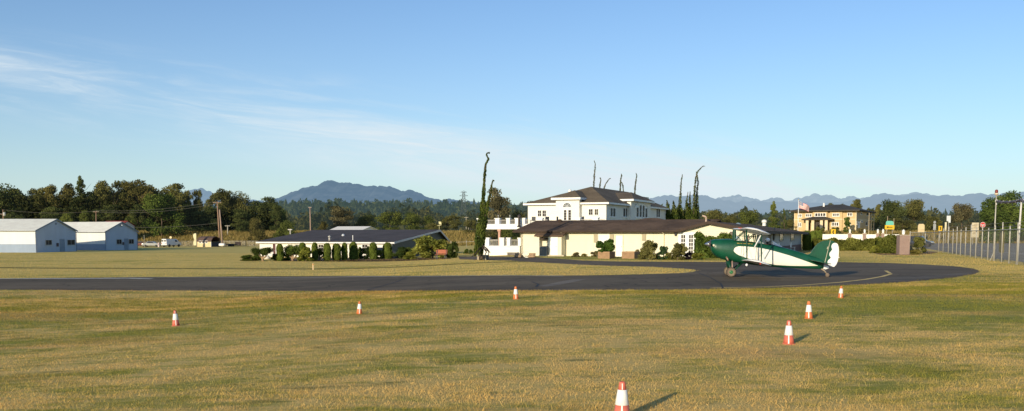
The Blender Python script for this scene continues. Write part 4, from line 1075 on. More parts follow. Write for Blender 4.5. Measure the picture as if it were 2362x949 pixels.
for x0, x1 in ((1301, 1306.5), (1311, 1317)): a0, a1, z0, z1 = f.front(x0, x1, 485, 508, -.9); window(r, wb, a0, a1, z0, z1, 1, 4, whitem, sill=False)
for x0, x1, y0, y1 in ((1407, 1418.5, 481, 499.5), (1436.5, 1447, 481.5, 500)):
    d0, d1, z0, z1 = f.side(x0, x1, y0, y1, Wm); window(r, ws, d0, d1, z0, z1, 2, 1, whitem, t=.17, mull=.28)
d0, d1, z0, z1 = f.side(1466, 1493, 485, 501, Wm+.7)
w4 = (d1-d0)/4
for k in range(4):
    zt_ = f.z_at(473 if k in (1, 2) else 479, Wm+.7, d0)
    window(r, wsb, d0+w4*k+.25, d0+w4*(k+1)-.25, z0, zt_, 1, 2, whitem, t=.25)
mb = MB(); cx_ = (d0+d1)/2; rad = (d1-d0)/2+.3; zc = f.z_at(479, Wm+.7, d0); n = 14; asp = .8/rad
pts = [(rad*math.cos(math.pi*k/n), rad*asp*math.sin(math.pi*k/n)) for k in range(n+1)]
for k in range(n): mb.prism([pts[k], (pts[k][0]*1.08, pts[k][1]*1.18), (pts[k+1][0]*1.08, pts[k+1][1]*1.18), pts[k+1]], lambda p, q: wsb.pt(cx_+p, 0, zc+q), lambda p, q: wsb.pt(cx_+p, .12, zc+q))
mb.build('arch_moulding', whitem, r)
d0, d1, z0, z1 = f.side(1513, 1521, 483, 501, Wm); window(r, ws, d0, d1, z0, z1, 2, 1, whitem, t=.17, mull=.28)
dp = MB(); d0 = f.d_at(1452.5, Wm); dp.box(Wm+.01, Wm+.16, d0-.08, d0+.08, 0, ze-.3); dp.build('downspout', PM('grey_pipe', (.2, .2, .2), .6), r)
m = MB(); m.ball((f.a_at(1314, 5), 5.0, f.z_at(441, 5, 5)), (.3, .3, .3), 8, 6); m.build('roof_vent', whitem, rf, smooth=True)
m = MB()
for (px_, py_) in ((1470, 450), (1476, 452), (1485, 455)):
    d0 = f.d_at(px_, Wm*.75); m.box(Wm*.72, Wm*.8, d0-.8, d0+.8, ze+1.9, ze+2.25)
m.build('skylight', PM('dark_skylight', (.02, .025, .03), .2), rf)

# upper terrace with parapet and railings, running out to the left of the mansion
def terrace(name, label, pL, pR, Y, ytop, yrail, ybase, th, depth, pill, rails, lower, extra=None):
    g = gy(pL, Y); f = Frame(Vector((g.x, g.y, g.z)), th); r = f.root(name, label, 'terrace')
    A = f.a_at(pR); z0, z1, z2 = f.z_at(ybase, A/2), f.z_at(yrail, A/2), f.z_at(ytop, A/2)
    b = MB(); b.box(0, A, 0, depth, z0 if not lower else -.3, z1); b.build('deck', whitem if not lower else siding('terrace_boards', (.76, .74, .70), .35, .15, .06), r)
    for (x0, x1) in pill:
        a0, a1 = f.a_at(x0), f.a_at(x1); w_ = a1-a0; m = MB(); m.box(a0, a1, -.06, -.06+w_, z1-.02 if not lower else z1+.002, z2); m.box(a0-.06, a1+.06, -.12, w_, z2+.002, z2+.12); m.build('pillar', whitem, r)
    for (x0, x1) in rails:
        a0, a1 = f.a_at(x0), f.a_at(x1); m = MB(); h = z2-.18-z1; k = max(3, int((a1-a0)/.13))
        for i in range(k): x = a0+(a1-a0)*(i+.5)/k; m.box(x-.018, x+.018, .12, .15, z1+.06, z1+h)
        m.box(a0, a1, .10, .17, z1+h, z1+h+.07); m.box(a0, a1, .11, .16, z1+.03, z1+.058); m.build('railing', PM('railing_paint', (.40, .37, .34), .5), r)
    return f, r, A, z0, z1, z2
fU, rU, A, z0, z1, z2 = terrace('roof_terrace', 'white raised terrace with square pillars and railings left of the mansion', 1102, 1399, 120, 505, 517, 529, TH-R(4), 5.0,
    [(1101, 1106), (1142, 1152), (1168, 1176), (1188, 1197), (1200, 1211), (1241, 1251), (1327, 1338), (1366, 1379)], [(1120, 1142), (1152, 1168), (1176, 1188), (1211, 1225), (1251, 1262), (1338, 1366), (1379, 1394)], False)
m = MB()
for px_ in (1101.5, 1148.5): 
    a0 = fU.a_at(px_+1.5); m = MB(); m.box(a0-.14, a0+.14, .2, .48, -.3, z0-.002); m.box(a0-.22, a0+.22, .12, .56, z0-.28, z0-.003); m.build('column', whitem if px_ < 1110 else PM('pinkish_post', (.52, .30, .22), .7), rU)
for px_ in (1148, 1175, 1195):
    a0 = fU.a_at(px_); m = MB(); m.tube((a0, .2, z2+.12), (a0, .2, z2+.4), .05); m.ball((a0, .2, z2+.46), (.09, .09, .1), 8, 6); m.build('post_lamp', greymetal, rU, smooth=True)
a0 = fU.a_at(1197.5, -.6); m = MB(); m.lathe([(.25, z0+.25), (.28, z0+.4), (.16, z0+.5), (.15, z2+.15), (.24, z2+.2), (.22, z2+.4), (.04, z2+.6)], (a0, -.6, 0), 10); m.build('stove_pipe', PM('dark_flue', (.05, .04, .04), .6), rU)
fL, rL, A, z0, z1, z2 = terrace('lower_terrace', 'white boarded lower terrace with railings beside the cream house', 1115, 1199, 104, 551, 567.5, 590, TH-R(6), 6.0,
    [(1119, 1128.5), (1152.5, 1162.5), (1169, 1177), (1195, 1202)], [(1129, 1152), (1163, 1169), (1178, 1195)], True)

# outdoor seats and tables on the upper terrace
for i, (px_, lab) in enumerate(((1229, 'dark patio chair at the left end of the upper terrace'), (1264, 'dark patio chair on the terrace below the pair of small windows'), (1290, 'dark patio chair on the terrace left of the arched doors'), (1349, 'dark patio chair on the terrace between the two right pillars'))):
    a0 = fU.a_at(px_, 1.2); g = fU.xy(a0, 1.2); zt_ = fU.z_at(517, a0, 0)
    ro = thing('patio_chair', lab, 'chair', (g[0], g[1], fU.O.z+zt_), -TH+i*.8, 'dark chairs on the upper terrace')
    m = MB(); m.box(-.28, .28, -.28, .28, .42, .48); m.build('seat', darkmetal, ro)
    m = MB(); m.box(-.28, .28, .25, .30, .482, .98); m.build('backrest', darkmetal, ro)
    for sx_ in (-1, 1):
        for sy_ in (-1, 1): m = MB(); m.tube((sx_*.25, sy_*.25, 0), (sx_*.25, sy_*.25, .418), .025, n=6); m.build('leg', darkmetal, ro)

# ------------------------------------------------------------------ tan two storey house on the right
tanw = siding('tan_siding', (.54, .385, .18), .25, .12, .08); tan2 = PM('pale_tan_trim', (.66, .54, .34), .6, .08)
O = at(1831, 543, 300); O.z = 3.0; f = Frame(O, R(30)); r = f.root('tan_house', 'two storey tan house with dark hipped roof behind the flagpole', 'house')
Wt = f.a_at(1975); Dt = f.d_at(2010, Wt); ze = f.z_at(488, Wt/2, 0)
b = MB(); b.box(0, Wt, 0, Dt, -1.5, ze)
c0, c1 = f.a_at(1874, -1.2), f.a_at(1908, -1.2); b.box(c0, c1, -1.2, -.002, -1.5, ze-.05)
e0, e1_ = f.a_at(1914, -.8), f.a_at(1942, -.8); b.box(e0, e1_, -.8, -.002, -1.5, ze-.05); b.build('wall', tanw, r)
zbnd = f.z_at(506.5, Wt/2, 0); t = MB(); t.box(-.05, Wt+.05, -.05, -.003, zbnd-.2, zbnd+.15); t.box(Wt+.003, Wt+.06, -.05, Dt, zbnd-.2, zbnd+.15)
for q in (0, Wt-.3): t.box(q, q+.3, -.06, -.004, -1.5, ze)
t.box(e0, e1_, -.86, -.803, zbnd-.2, zbnd+.15); t.build('trim_band', tan2, r)
m = MB(); o = 1.3; m.hip(-o, Wt+o, -1.2-o, Dt+o, ze, f.z_at(471, Wt/2, 8)-ze-.3, (8.0, Dt/2), (Wt-7, Dt/2), .35); rf = m.build('roof', shingle('dark_hip_roof', (.075, .065, .05), .9, .3), r)
m = MB(); m.lathe([(.35, 0), (.3, 1.2), (.4, 1.3), (.1, 1.6)], (f.a_at(1899, 10), 10, f.z_at(475, 9, 10)-.6), 8); m.build('roof_vent', whitem, rf)
wl = Wall('front', 0.0); wc = Wall('front', -1.2); we = Wall('front', -.8); ws = Wall('side', Wt)
for (W_, d, x0, x1, y0, y1, n_) in ((wl, 0, 1841, 1848, 495, 500.5, 2), (wl, 0, 1859, 1871, 494.5, 500, 3), (wc, -1.2, 1880, 1903, 492.5, 499, 4), (we, -.8, 1921, 1934, 493, 498.5, 3), (wl, 0, 1955, 1964, 492, 498, 2), (wl, 0, 1841, 1847, 515, 523, 2), (we, -.8, 1919.5, 1933.5, 514, 521, 3), (wl, 0, 1954, 1961, 515, 521, 2)):
    a0, a1, z0, z1 = f.front(x0, x1, y0, y1, d); window(r, W_, a0, a1, z0, z1, n_, 1, whitem, t=.17, mull=.2)
for x0, x1, y0, y1 in ((1984.5, 1987, 491.5, 495), (1997.5, 2003, 491.5, 497.5), (1972.8+.5, 1977, 512, 518), (1985, 1989.5, 510, 512), (1996, 2000, 513, 520)):
    d0, d1, z0, z1 = f.side(max(x0, 1976), max(x1, 1978), y0, y1, Wt); window(r, ws, d0, d1, z0, z1, 1, 1, whitem, t=.18)
d0, d1, z0, z1 = f.side(1979, 1983, 511.5, 526, Wt); door(r, ws, d0, d1, z0, z1, whitem)
# entrance porch
p0, p1 = f.a_at(1853, -3.5), f.a_at(1917, -3.5); zp = f.z_at(508, Wt*.4, -3.5)
m = MB(); m.hip(p0-.6, p1+.6, -4.1, -.01, zp, .9, (p0+2.5, -1.6), (p1-2.5, -1.6), .25); m.build('porch_roof', shingle('dark_hip_roof', (.075, .065, .05)), r)
for px_ in (1862, 1875, 1895, 1906): a0 = f.a_at(px_, -3.2); m = MB(); m.box(a0-.45, a0+.45, -3.6, -2.7, -1, zp-.003); m.box(a0-.6, a0+.6, -3.75, -2.55, -1, .6); m.build('porch_column', tan2, r)
m = MB(); dk = PM('dark_doorway', (.025, .015, .01), .5)
for x0, x1 in ((1880, 1892), (1858, 1868), (1899, 1904)): a0, a1 = f.a_at(x0, -1.2), f.a_at(x1, -1.2); m.box(a0, a1, -1.26, -1.203, -1, zp-.5)
m.build('entrance_door', dk, r)
m = MB(); bd0 = f.d_at(2004, Wt); m.box(Wt+.01, Wt+1.0, bd0, Dt, zbnd-.1, zbnd+.1); m.box(Wt+.7, Wt+.95, bd0+.2, bd0+.5, -1.5, ze-.01); m.box(Wt+.7, Wt+.95, Dt-.5, Dt-.2, -1.5, ze-.01); m.build('balcony', tan2, r)
# ================================================================== BIPLANE
def biplane():
    w0 = gp(1686, 640); yaw = R(8.5); K = (w0.y+.75)/F
    c = Vector((w0.x, w0.y, 0))+Vector((math.sin(yaw), math.cos(yaw), 0))*.75
    root = thing('biplane', 'dark green biplane with cream side flash and scalloped white rudder standing on the taxiway', 'biplane', (c.x, c.y, gz(c.x, c.y)+.012), -yaw)
    k = .957*K/math.cos(yaw)
    X = lambda px: (px-1686)*k+.0
    Z = lambda py: (640-py)*K*.985
    green = PM('aircraft_green', (.005, .072, .036), .36, .25, 1.5, spec=.4, coat=.22)
    dgreen = PM('strut_green', (.006, .055, .03), .4, .2, 4)
    creamp = PM('aircraft_cream', (.83, .80, .70), .35, .05, 1.0, coat=.3)
    whitep = PM('aircraft_white', (.80, .79, .77), .4, .05, 1.5, coat=.2)
    chrome = PM('polished_metal', (.62, .62, .62), .22, .1, 3, metal=.9)
    st = [(1640.5, 557.5, 577, .27, 2.0), (1641.5, 555.5, 581, .34, 2.1), (1645, 554, 586, .40, 2.2), (1652, 553.2, 592.5, .44, 2.3), (1665, 552.5, 599, .46, 2.4), (1682, 552.2, 604, .47, 2.6), (1700, 554.5, 607, .47, 3), (1720, 557.5, 610, .46, 3.2),
          (1745, 560, 613.5, .45, 3.3), (1758, 562.5, 615, .43, 3.3), (1785, 565.5, 617, .40, 3.2), (1810, 572, 618.7, .34, 3), (1840, 580.5, 620, .25, 3), (1870, 590, 621, .15, 2.8), (1893, 597.5, 621.5, .07, 2.5), (1901, 601, 621, .04, 2.3)]
    ax = np.array([s[0] for s in st], float)
    def sec(px): return [np.interp(px, ax, [s[i] for s in st]) for i in range(1, 5)]
    def ring(px, n=28):
        t, b, hw, e = sec(px); zt, zb = Z(t), Z(b); zc, hh = (zt+zb)/2, (zt-zb)/2; out = []
        for q in range(n):
            a = 2*math.pi*q/n; ca, sa = math.cos(a), math.sin(a)
            out.append((X(px), hw*math.copysign(abs(ca)**(2/e), ca), zc+hh*math.copysign(abs(sa)**(2/e), sa)))
        return out
    pxs = sorted(set(list(ax)+list(np.arange(1648, 1900, 6))))
    m = MB(); m.loft([ring(p) for p in pxs]); fus = m.build('fuselage', green, root, smooth=True)
    def fy(px, py, off):
        t, b, hw, e = sec(px); zt, zb = Z(t), Z(b); zc, hh = (zt+zb)/2, (zt-zb)/2
        q = min(.999, abs((Z(py)-zc)/hh)); return hw*(1-q**e)**(1/e)+off
    # cream flash on both sides, wrapped on the skin
    C = lambda u: 1580+u/4.519
    D = lambda v: 480+v/4.519
    tu, tv = zip(*[(508, 447), (515, 425), (530, 412), (560, 403), (640, 405), (780, 420), (900, 445), (1000, 473), (1100, 502), (1250, 553), (1388, 604)])
    bu, bv = zip(*[(508, 450), (515, 462), (535, 480), (560, 495), (650, 527), (800, 571), (950, 598), (1100, 606), (1250, 608), (1388, 606)])
    for sg in (-1, 1):
        m = MB(); us = np.concatenate([np.linspace(508, 560, 8), np.linspace(580, 1388, 34)]); rows = 9
        vs = []
        for u in us:
            a, b = np.interp(u, tu, tv), np.interp(u, bu, bv)
            for j in range(rows): py = D(a+(b-a)*j/(rows-1)); vs.append((X(C(u)), sg*fy(C(u), py, .006), Z(py)))
        m.add(vs, [(i*rows+j, i*rows+j+1, (i+1)*rows+j+1, (i+1)*rows+j) for i in range(len(us)-1) for j in range(rows-1)])
        m.build('side_flash', creamp, root, smooth=True)
    # gold pinstripe lettering line under the cockpit, panel joint
    m = MB(); gp_ = PM('gold_pinstripe', (.42, .30, .08), .5)
    for x0, x1 in ((1700, 1706), (1708, 1712), (1714, 1721), (1723, 1731), (1733, 1736)):
        y0 = 561.5+(x0-1700)*.05; m.add([(X(x), -fy(x, y, .008), Z(y)) for x, y in ((x0, y0), (x1, y0+.2), (x1, y0+1.6), (x0, y0+1.4))], [(0, 1, 2, 3)])
    m.build('pinstripe', gp_, fus)
    m = MB(); pts = [(1782.5, y) for y in (567, 572, 580, 590, 600, 610, 615)]
    for i in range(len(pts)-1): (x, y), (_, y2) = pts[i], pts[i+1]; m.add([(X(x-.6), -fy(x, y, .011), Z(y)), (X(x+.6), -fy(x, y, .011), Z(y)), (X(x+.6), -fy(x, y2, .011), Z(y2)), (X(x-.6), -fy(x, y2, .011), Z(y2))], [(0, 1, 2, 3)])
    m.build('panel_joint', PM('joint_dark', (.012, .02, .015), .6), fus)
    # nose
    m = MB(); zc = Z(564.5)
    m.lathe([(.015, X(1626.5)), (.06, X(1629)), (.11, X(1633)), (.145, X(1637)), (.15, X(1640))], (0, 0, zc), 18, 'x'); m.build('spinner', chrome, root, smooth=True)
    m = MB(); m.lathe([(.16, X(1638.7)), (.26, X(1639.4)), (.27, X(1640.6))], (0, 0, zc-.02), 20, 'x'); m.build('nose_ring', darkmetal, root)
    m = MB()
    for sg in (-1, 1):
        rings = []
        for q in range(7):
            t = .12+.78*q/6; ch = .06+.07*math.sin(math.pi*min(1, q/6*.9+.1)); tw = .9-.6*q/6
            rings.append([(X(1637)+ch*math.cos(a)*math.sin(tw)+.012*math.sin(a), sg*t, zc+ch*math.cos(a)*math.cos(tw)*sg) for a in np.linspace(0, 6.283, 9)[:-1]])
        m.loft(rings)
    m.build('propeller', PM('propeller_blade', (.10, .08, .06), .4), root, smooth=True)
    m = MB(); m.ball((X(1646.5), -.42, Z(567.5)), (.07, .07, .07), 10, 8); m.build('landing_light', PM('lamp_lens', (.75, .70, .50), .2), root, smooth=True)
    m = MB(); m.path([(X(1676), -.40, Z(594)), (X(1679), -.47, Z(599)), (X(1680), -.47, Z(603))], [.05, .05, .04], 8); m.build('exhaust_pipe', PM('exhaust_metal', (.30, .20, .14), .5, metal=.4), root, smooth=True)
    # fin, rudder, scallops
    def plate(name, pts, th, mat, par=root, sm=False):
        m = MB(); m.prism(pts, lambda x, y: (X(x), -th, Z(y)), lambda x, y: (X(x), th, Z(y))); return m.build(name, mat, par, bevel=0.012)
    plate('fin', [(1864, 589), (1870, 585), (1875, 577), (1880, 570), (1886, 563.5), (1893, 559), (1902, 556), (1911, 555.2), (1914, 555.4), (1908.5, 580), (1903, 606), (1899, 612), (1880, 598)], .035, green)
    rud = plate('rudder', [(1914.6, 555.5), (1919, 556.5), (1924, 559), (1928, 562.5), (1930, 570), (1929, 590), (1925, 606), (1914, 613), (1903.5, 608), (1909, 580)], .030, green)
    sc = [(1918.5, 565, 0)]
    def lobe(cx, cy, rx, ry, a0, a1, n=9): return [(cx+rx*math.cos(R(a0+(a1-a0)*i/n)), cy-ry*math.sin(R(a0+(a1-a0)*i/n))) for i in range(n+1)]
    wp = [(1928.5, 561.5), (1931.5, 565), (1933.4, 571), (1934.2, 580), (1933.8, 592), (1932.2, 603), (1929, 611), (1924.5, 616.5), (1919.5, 616.2)]
    wp += lobe(1919.5, 606.5, 10.5, 9.8, 268, 118)[1:]+lobe(1922, 587.5, 9.2, 8.9, 232, 128)+lobe(1924.5, 569.8, 7.6, 8.6, 225, 62)
    plate('rudder_scallop', wp, .036, whitep, rud)
    m = MB(); m.tube((X(1914.3), -.04, Z(556)), (X(1902.5), -.04, Z(609)), .018); m.tube((X(1909), -.07, Z(570)), (X(1907.5), -.07, Z(576)), .03); m.build('hinge_line', PM('hinge_metal', (.45, .42, .30), .5), rud)
    m = MB(); m.tube((X(1932.5), 0, Z(594.5)), (X(1936), 0, Z(594.8)), .05, .02); m.build('tail_light', whitep, rud)
    plate('rudder_tab', [(1900, 612), (1911, 615), (1913.5, 619.5), (1905, 622.5), (1900, 621)], .03, whitep)
    # tailplane, port and starboard
    for sg in (-1, 1):
        m = MB(); zt = Z(604)
        pl = [(1866, .08, 600.2), (1869, .9, 600.8), (1876, 1.30, 602), (1888, 1.42, 604.5), (1905, 1.38, 608), (1909, 1.0, 608.6), (1903, .12, 607.6)]
        m.prism(pl, lambda x, y, q: (X(x), sg*y, Z(q)-.02), lambda x, y, q: (X(x), sg*y, Z(q)+.02)); m.build('tailplane', green, root, bevel=.01)
        m = MB(); m.tube((X(1890), sg*.95, Z(605)), (X(1893), sg*.05, Z(619)), .014, n=6); m.build('tailplane_strut', dgreen, root)
    # wings: aerofoil lofted tip to tip, leading edge up because the tail is on the ground
    def wing(name, lx, lz, chord, drop, half, dih, mat, thick=.105):
        m = MB(); rings = []; inc = math.atan2(drop, chord)
        prof = []
        for t in np.concatenate([np.linspace(1, 0, 11), np.linspace(0, 1, 11)[1:-1]]): prof.append(t)
        for y in [-half, -half*.985, -half*.95, -half*.85, -half*.5, -.3, 0, .3, half*.5, half*.85, half*.95, half*.985, half]:
            e = abs(y)/half; sc_ = 1 if e < .84 else math.sqrt(max(.05, 1-((e-.84)/.17)**2)); ch = chord*sc_; x0 = X(lx)+(chord-ch)*.35
            ring_ = []
            for i, t in enumerate(prof):
                up = i <= 10; hgt = thick*2.4*(math.sqrt(max(t, 0))*(1-t))*(1 if up else -.28)*max(.5, sc_) + (.03*math.sin(math.pi*t))
                ring_.append((x0+ch*t*math.cos(inc)+hgt*math.sin(inc), y, Z(lz)+abs(y)*dih-(x0-X(lx))*math.tan(inc)-ch*t*math.sin(inc)+hgt*math.cos(inc)))
            rings.append(ring_)
        m.loft(rings); return m.build(name, mat, root, smooth=True)
    uw = wing('upper_wing', 1703.5, 529.8, 1.36, .335, 3.75, .012, whitep)
    lw = wing('lower_wing', 1711, 602.5, 1.28, .31, 3.55, .035, whitep)
    m = MB(); m.box(X(1704), X(1712), -.05, .05, Z(530)+.05, Z(526.6)); m.build('fuel_gauge', PM('red_cap', (.5, .06, .04), .5), uw)
    m = MB(); m.ball((X(1709), -3.3, Z(604)-.10), (.065, .065, .07), 10, 8); m.build('wing_light', whitep, lw, smooth=True)
    m = MB(); m.box(X(1736), X(1738.5), -3.50, -3.44, Z(602.5)-.10, Z(602.5)-.03); m.build('wing_tip_light', PM('red_lens', (.5, .05, .03), .3), lw)
    # struts: interplane pairs each side, cabane struts, wires
    for sg in (-1, 1):
        y_ = sg*2.75
        for (ut, uy, lt, ly) in ((1710, 532.5, 1712.5, 601), (1742, 542.5, 1744, 608)):
            m = MB(); m.path([(X(ut), y_, Z(uy)+.03), (X((ut+lt)/2), y_*1.0, (Z(uy)+Z(ly))/2), (X(lt), y_*.97, Z(ly)+.10)], [.028, .038, .028], 8); m.build('interplane_strut', dgreen, root, smooth=True)
        m = MB(); m.path([(X(1741), y_, Z(544)), (X(1726), y_*.98, Z(575))], [.034, .03], 8); m.build('aileron_strut', whitep, root, smooth=True)
        for (x0, y0, yy0, x1, y1, yy1) in ((1704, 533, 2.7, 1709, 597, .5), (1736, 543, 2.7, 1742, 606, .46), (1712, 531, .5, 1706, 601, 2.7), (1742, 542, .5, 1738, 609, 2.6)):
            m = MB(); m.tube((X(x0), sg*yy0, Z(y0)), (X(x1), sg*yy1, Z(y1)+.05), .008, n=5); m.build('flying_wire', darkmetal, root)
        for (x0, y0, x1, y1, rad, yo) in ((1694.5, 556, 1695, 531, .055, .40), (1722, 559, 1720, 534.5, .035, .42), (1744, 561.5, 1741, 541, .032, .42), (1695, 556, 1718, 535, .024, .42), (1722, 559, 1741, 541, .022, .42), (1694.5, 545, 1744, 547, .016, .43)):
            m = MB(); m.tube((X(x0), sg*yo, Z(y0)), (X(x1), sg*yo*.92, Z(y1)), rad); m.build('cabane_strut', dgreen, root)
    # windscreens and cockpit openings
    wg = PM('windscreen_glass', (.30, .34, .33), .08, .2, 2, spec=.6)
    m = MB(); m.add([(X(1697), -.36, Z(556)), (X(1697), .36, Z(556)), (X(1703.5), .30, Z(545)), (X(1703.5), -.30, Z(545))], [(0, 1, 2, 3)]); m.add([(X(1697), -.36, Z(556)), (X(1703.5), -.30, Z(545)), (X(1712), -.38, Z(557))], [(0, 1, 2)]); m.add([(X(1697), .36, Z(556)), (X(1703.5), .30, Z(545)), (X(1712), .38, Z(557))], [(0, 1, 2)])
    m.build('front_windscreen', wg, root, fix=False)
    m = MB(); m.add([(X(1749), -.30, Z(562)), (X(1749), .30, Z(562)), (X(1756), .24, Z(551)), (X(1756), -.24, Z(551))], [(0, 1, 2, 3)]); m.add([(X(1749), -.30, Z(562)), (X(1756), -.24, Z(551)), (X(1763), -.34, Z(563.5))], [(0, 1, 2)])
    m.build('rear_windscreen', wg, root, fix=False)
    for (x0, x1, y0) in ((1708, 1738, 557.5), (1759, 1782, 563.5)):
        n = 18; m = MB(); cxp, rxp = (x0+x1)/2, (x1-x0)/2
        rng_ = [(X(cxp+rxp*math.cos(q*2*math.pi/n)), .27*math.sin(q*2*math.pi/n), Z(np.interp(cxp+rxp*math.cos(q*2*math.pi/n), ax, [s[1] for s in st]))-.035+.015) for q in range(n)]
        m.path(rng_+[rng_[0]], .032, 6, cap=False); m.build('cockpit_rim', PM('rim_leather', (.05, .03, .02), .6), root, smooth=True)
        m = MB(); m.poly([(p[0], p[1], p[2]+.012) for p in rng_]); m.build('cockpit_opening', PM('cockpit_dark', (.012, .010, .009), .8), root, fix=False)
    m = MB(); m.box(X(1783), X(1786), -.16, .16, Z(566), Z(558)); m.loft([[(X(1786), -.14, Z(566)), (X(1786), .14, Z(566)), (X(1786), .1, Z(559)), (X(1786), -.1, Z(559))], [(X(1806), -.05, Z(571.5)), (X(1806), .05, Z(571.5)), (X(1806), .03, Z(570)), (X(1806), -.03, Z(570))]]); m.build('headrest_fairing', whitep, root, bevel=.02)
    m = MB(); m.box(X(1725), X(1729), -.18, .18, Z(562), Z(545)); m.build('front_seat_back', PM('pale_leather', (.50, .36, .30), .6), root, bevel=.03)
    # main undercarriage
    R_ = 11.3*K
    for sg in (-1, 1):
        ya = sg*.78
        m = MB(); m.path([(X(1682), sg*.32, Z(602)), (X(1683.5), sg*.55, Z(612)), (X(1686), ya*.90, R_+.03)], [.10, .085, .06], 10); m.build('gear_leg', dgreen, root, smooth=True)
        m = MB(); m.path([(X(1690), sg*.34, Z(604)), (X(1689), ya*.84, R_+.05)], [.035, .03], 8); m.build('shock_strut', PM('shock_cover', (.55, .38, .30), .6), root, smooth=True)
        m = MB(); m.path([(X(1713), sg*.38, Z(608)), (X(1690), ya*.88, R_+.03)], [.045, .035], 8); m.build('gear_brace', dgreen, root, smooth=True)
        wm = MB(); wm.lathe([(R_*.55, -.085), (R_*.80, -.105), (R_*.94, -.075), (R_, -.03), (R_, .03), (R_*.94, .075), (R_*.80, .105), (R_*.55, .085)], (X(1686), ya, R_), 28, 'y')
        wh = wm.build('wheel', PM('aircraft_tyre', (.055, .042, .034), .8, .3, 4), root, smooth=True)
        wm = MB(); wm.lathe([(R_*.80, -.100), (R_*.83, -.110), (R_*.88, -.106), (R_*.90, -.09)], (X(1686), ya, R_), 28, 'y'); wm.lathe([(R_*.62, .094), (R_*.66, .108), (R_*.74, .113), (R_*.76, .10)], (X(1686), ya, R_), 28, 'y'); wm.build('tyre_band', PM('tyre_pale_band', (.20, .155, .11), .8), wh)
        wm = MB(); wm.lathe([(.01, -.11), (R_*.12, -.125), (R_*.34, -.105), (R_*.42, -.09), (R_*.42, .09), (R_*.34, .105), (.01, .11)], (X(1686), ya, R_), 20, 'y'); wm.build('hub', PM('hub_green', (.02, .14, .05), .35, .15, 3), wh, smooth=True)
    m = MB(); m.tube((X(1686), -.72, R_), (X(1686), .72, R_), .03); m.build('axle', dgreen, root)
    # tailwheel
    r2 = 4.6*K
    m = MB(); m.path([(X(1896), 0, Z(621)), (X(1903), 0, Z(625.5)), (X(1909), 0, r2+.04)], [.05, .035, .03], 8); m.build('tailwheel_spring', PM('spring_steel', (.35, .28, .2), .5), root, smooth=True)
    m = MB(); m.lathe([(.02, -.05), (r2*.7, -.05), (r2, -.025), (r2, .025), (r2*.7, .05), (.02, .05)], (X(1910), 0, r2), 18, 'y'); m.build('tailwheel', PM('tailwheel_tyre', (.20, .15, .11), .8), root, smooth=True)
    # pilot in the rear cockpit: one continuous figure from hips to head
    base = root.matrix_basis if False else None
    loc = Matrix.Translation(root.location) @ Matrix.Rotation(-yaw, 4, 'Z')
    seat = loc @ Vector((X(1772), 0, Z(586)))
    po = thing('person', 'pilot in white helmet and dark jacket sitting in the rear cockpit', 'person', seat, -yaw+math.pi/2)
    h0 = Z(556.5)-Z(586)                                         # head centre above seat
    sk = bpy.data.meshes.new('body')
    J = [(0, 0, .08), (0, .01, .28), (0, .0, h0-.30), (0, -.0, h0-.17), (0, .015, h0-.08), (0, .02, h0+.02), (0, .0, h0+.09),
         (-.19, 0, h0-.24), (-.24, .10, h0-.45), (-.14, .34, h0-.46), (.19, 0, h0-.24), (.24, .10, h0-.45), (.14, .34, h0-.46),
         (-.1, .16, .08), (-.12, .46, .12), (.1, .16, .08), (.12, .46, .12)]
    E = [(0, 1), (1, 2), (2, 3), (3, 4), (4, 5), (5, 6), (2, 7), (7, 8), (8, 9), (2, 10), (10, 11), (11, 12), (0, 13), (13, 14), (0, 15), (15, 16)]
    rad = [.15, .15, .16, .055, .075, .09, .06, .075, .055, .04, .075, .055, .04, .085, .065, .085, .065]
    sk.from_pydata(J, E, []); ob = link_mesh('body', sk, PM('dark_jacket', (.05, .035, .03), .8, .2, 8), po)
    s = ob.modifiers.new('skin', 'SKIN'); 
    for v, q in zip(sk.skin_vertices[0].data if sk.skin_vertices else [], rad): v.radius = (q, q)
    if not sk.skin_vertices:
        bm = bmesh.new(); bm.from_mesh(sk); ly = bm.verts.layers.skin.verify()
        for v, q in zip(bm.verts, rad): v[ly].radius = (q, q)
        bm.verts.ensure_lookup_table(); bm.verts[0][ly].use_root = True; bm.to_mesh(sk); bm.free()
    ob.modifiers.new('sub', 'SUBSURF').levels = 1
    m = MB(); m.ball((0, .03, h0-.015), (.072, .085, .10), 12, 8); m.ball((0, .115, h0-.02), (.014, .02, .02), 6, 4); m.build('face', PM('skin_tone', (.45, .26, .18), .6), po, smooth=True)
    m = MB(); m.ball((0, -.005, h0+.035), (.115, .125, .115), 14, 8); m.build('helmet', whitep, po, smooth=True)
    return root
biplane()

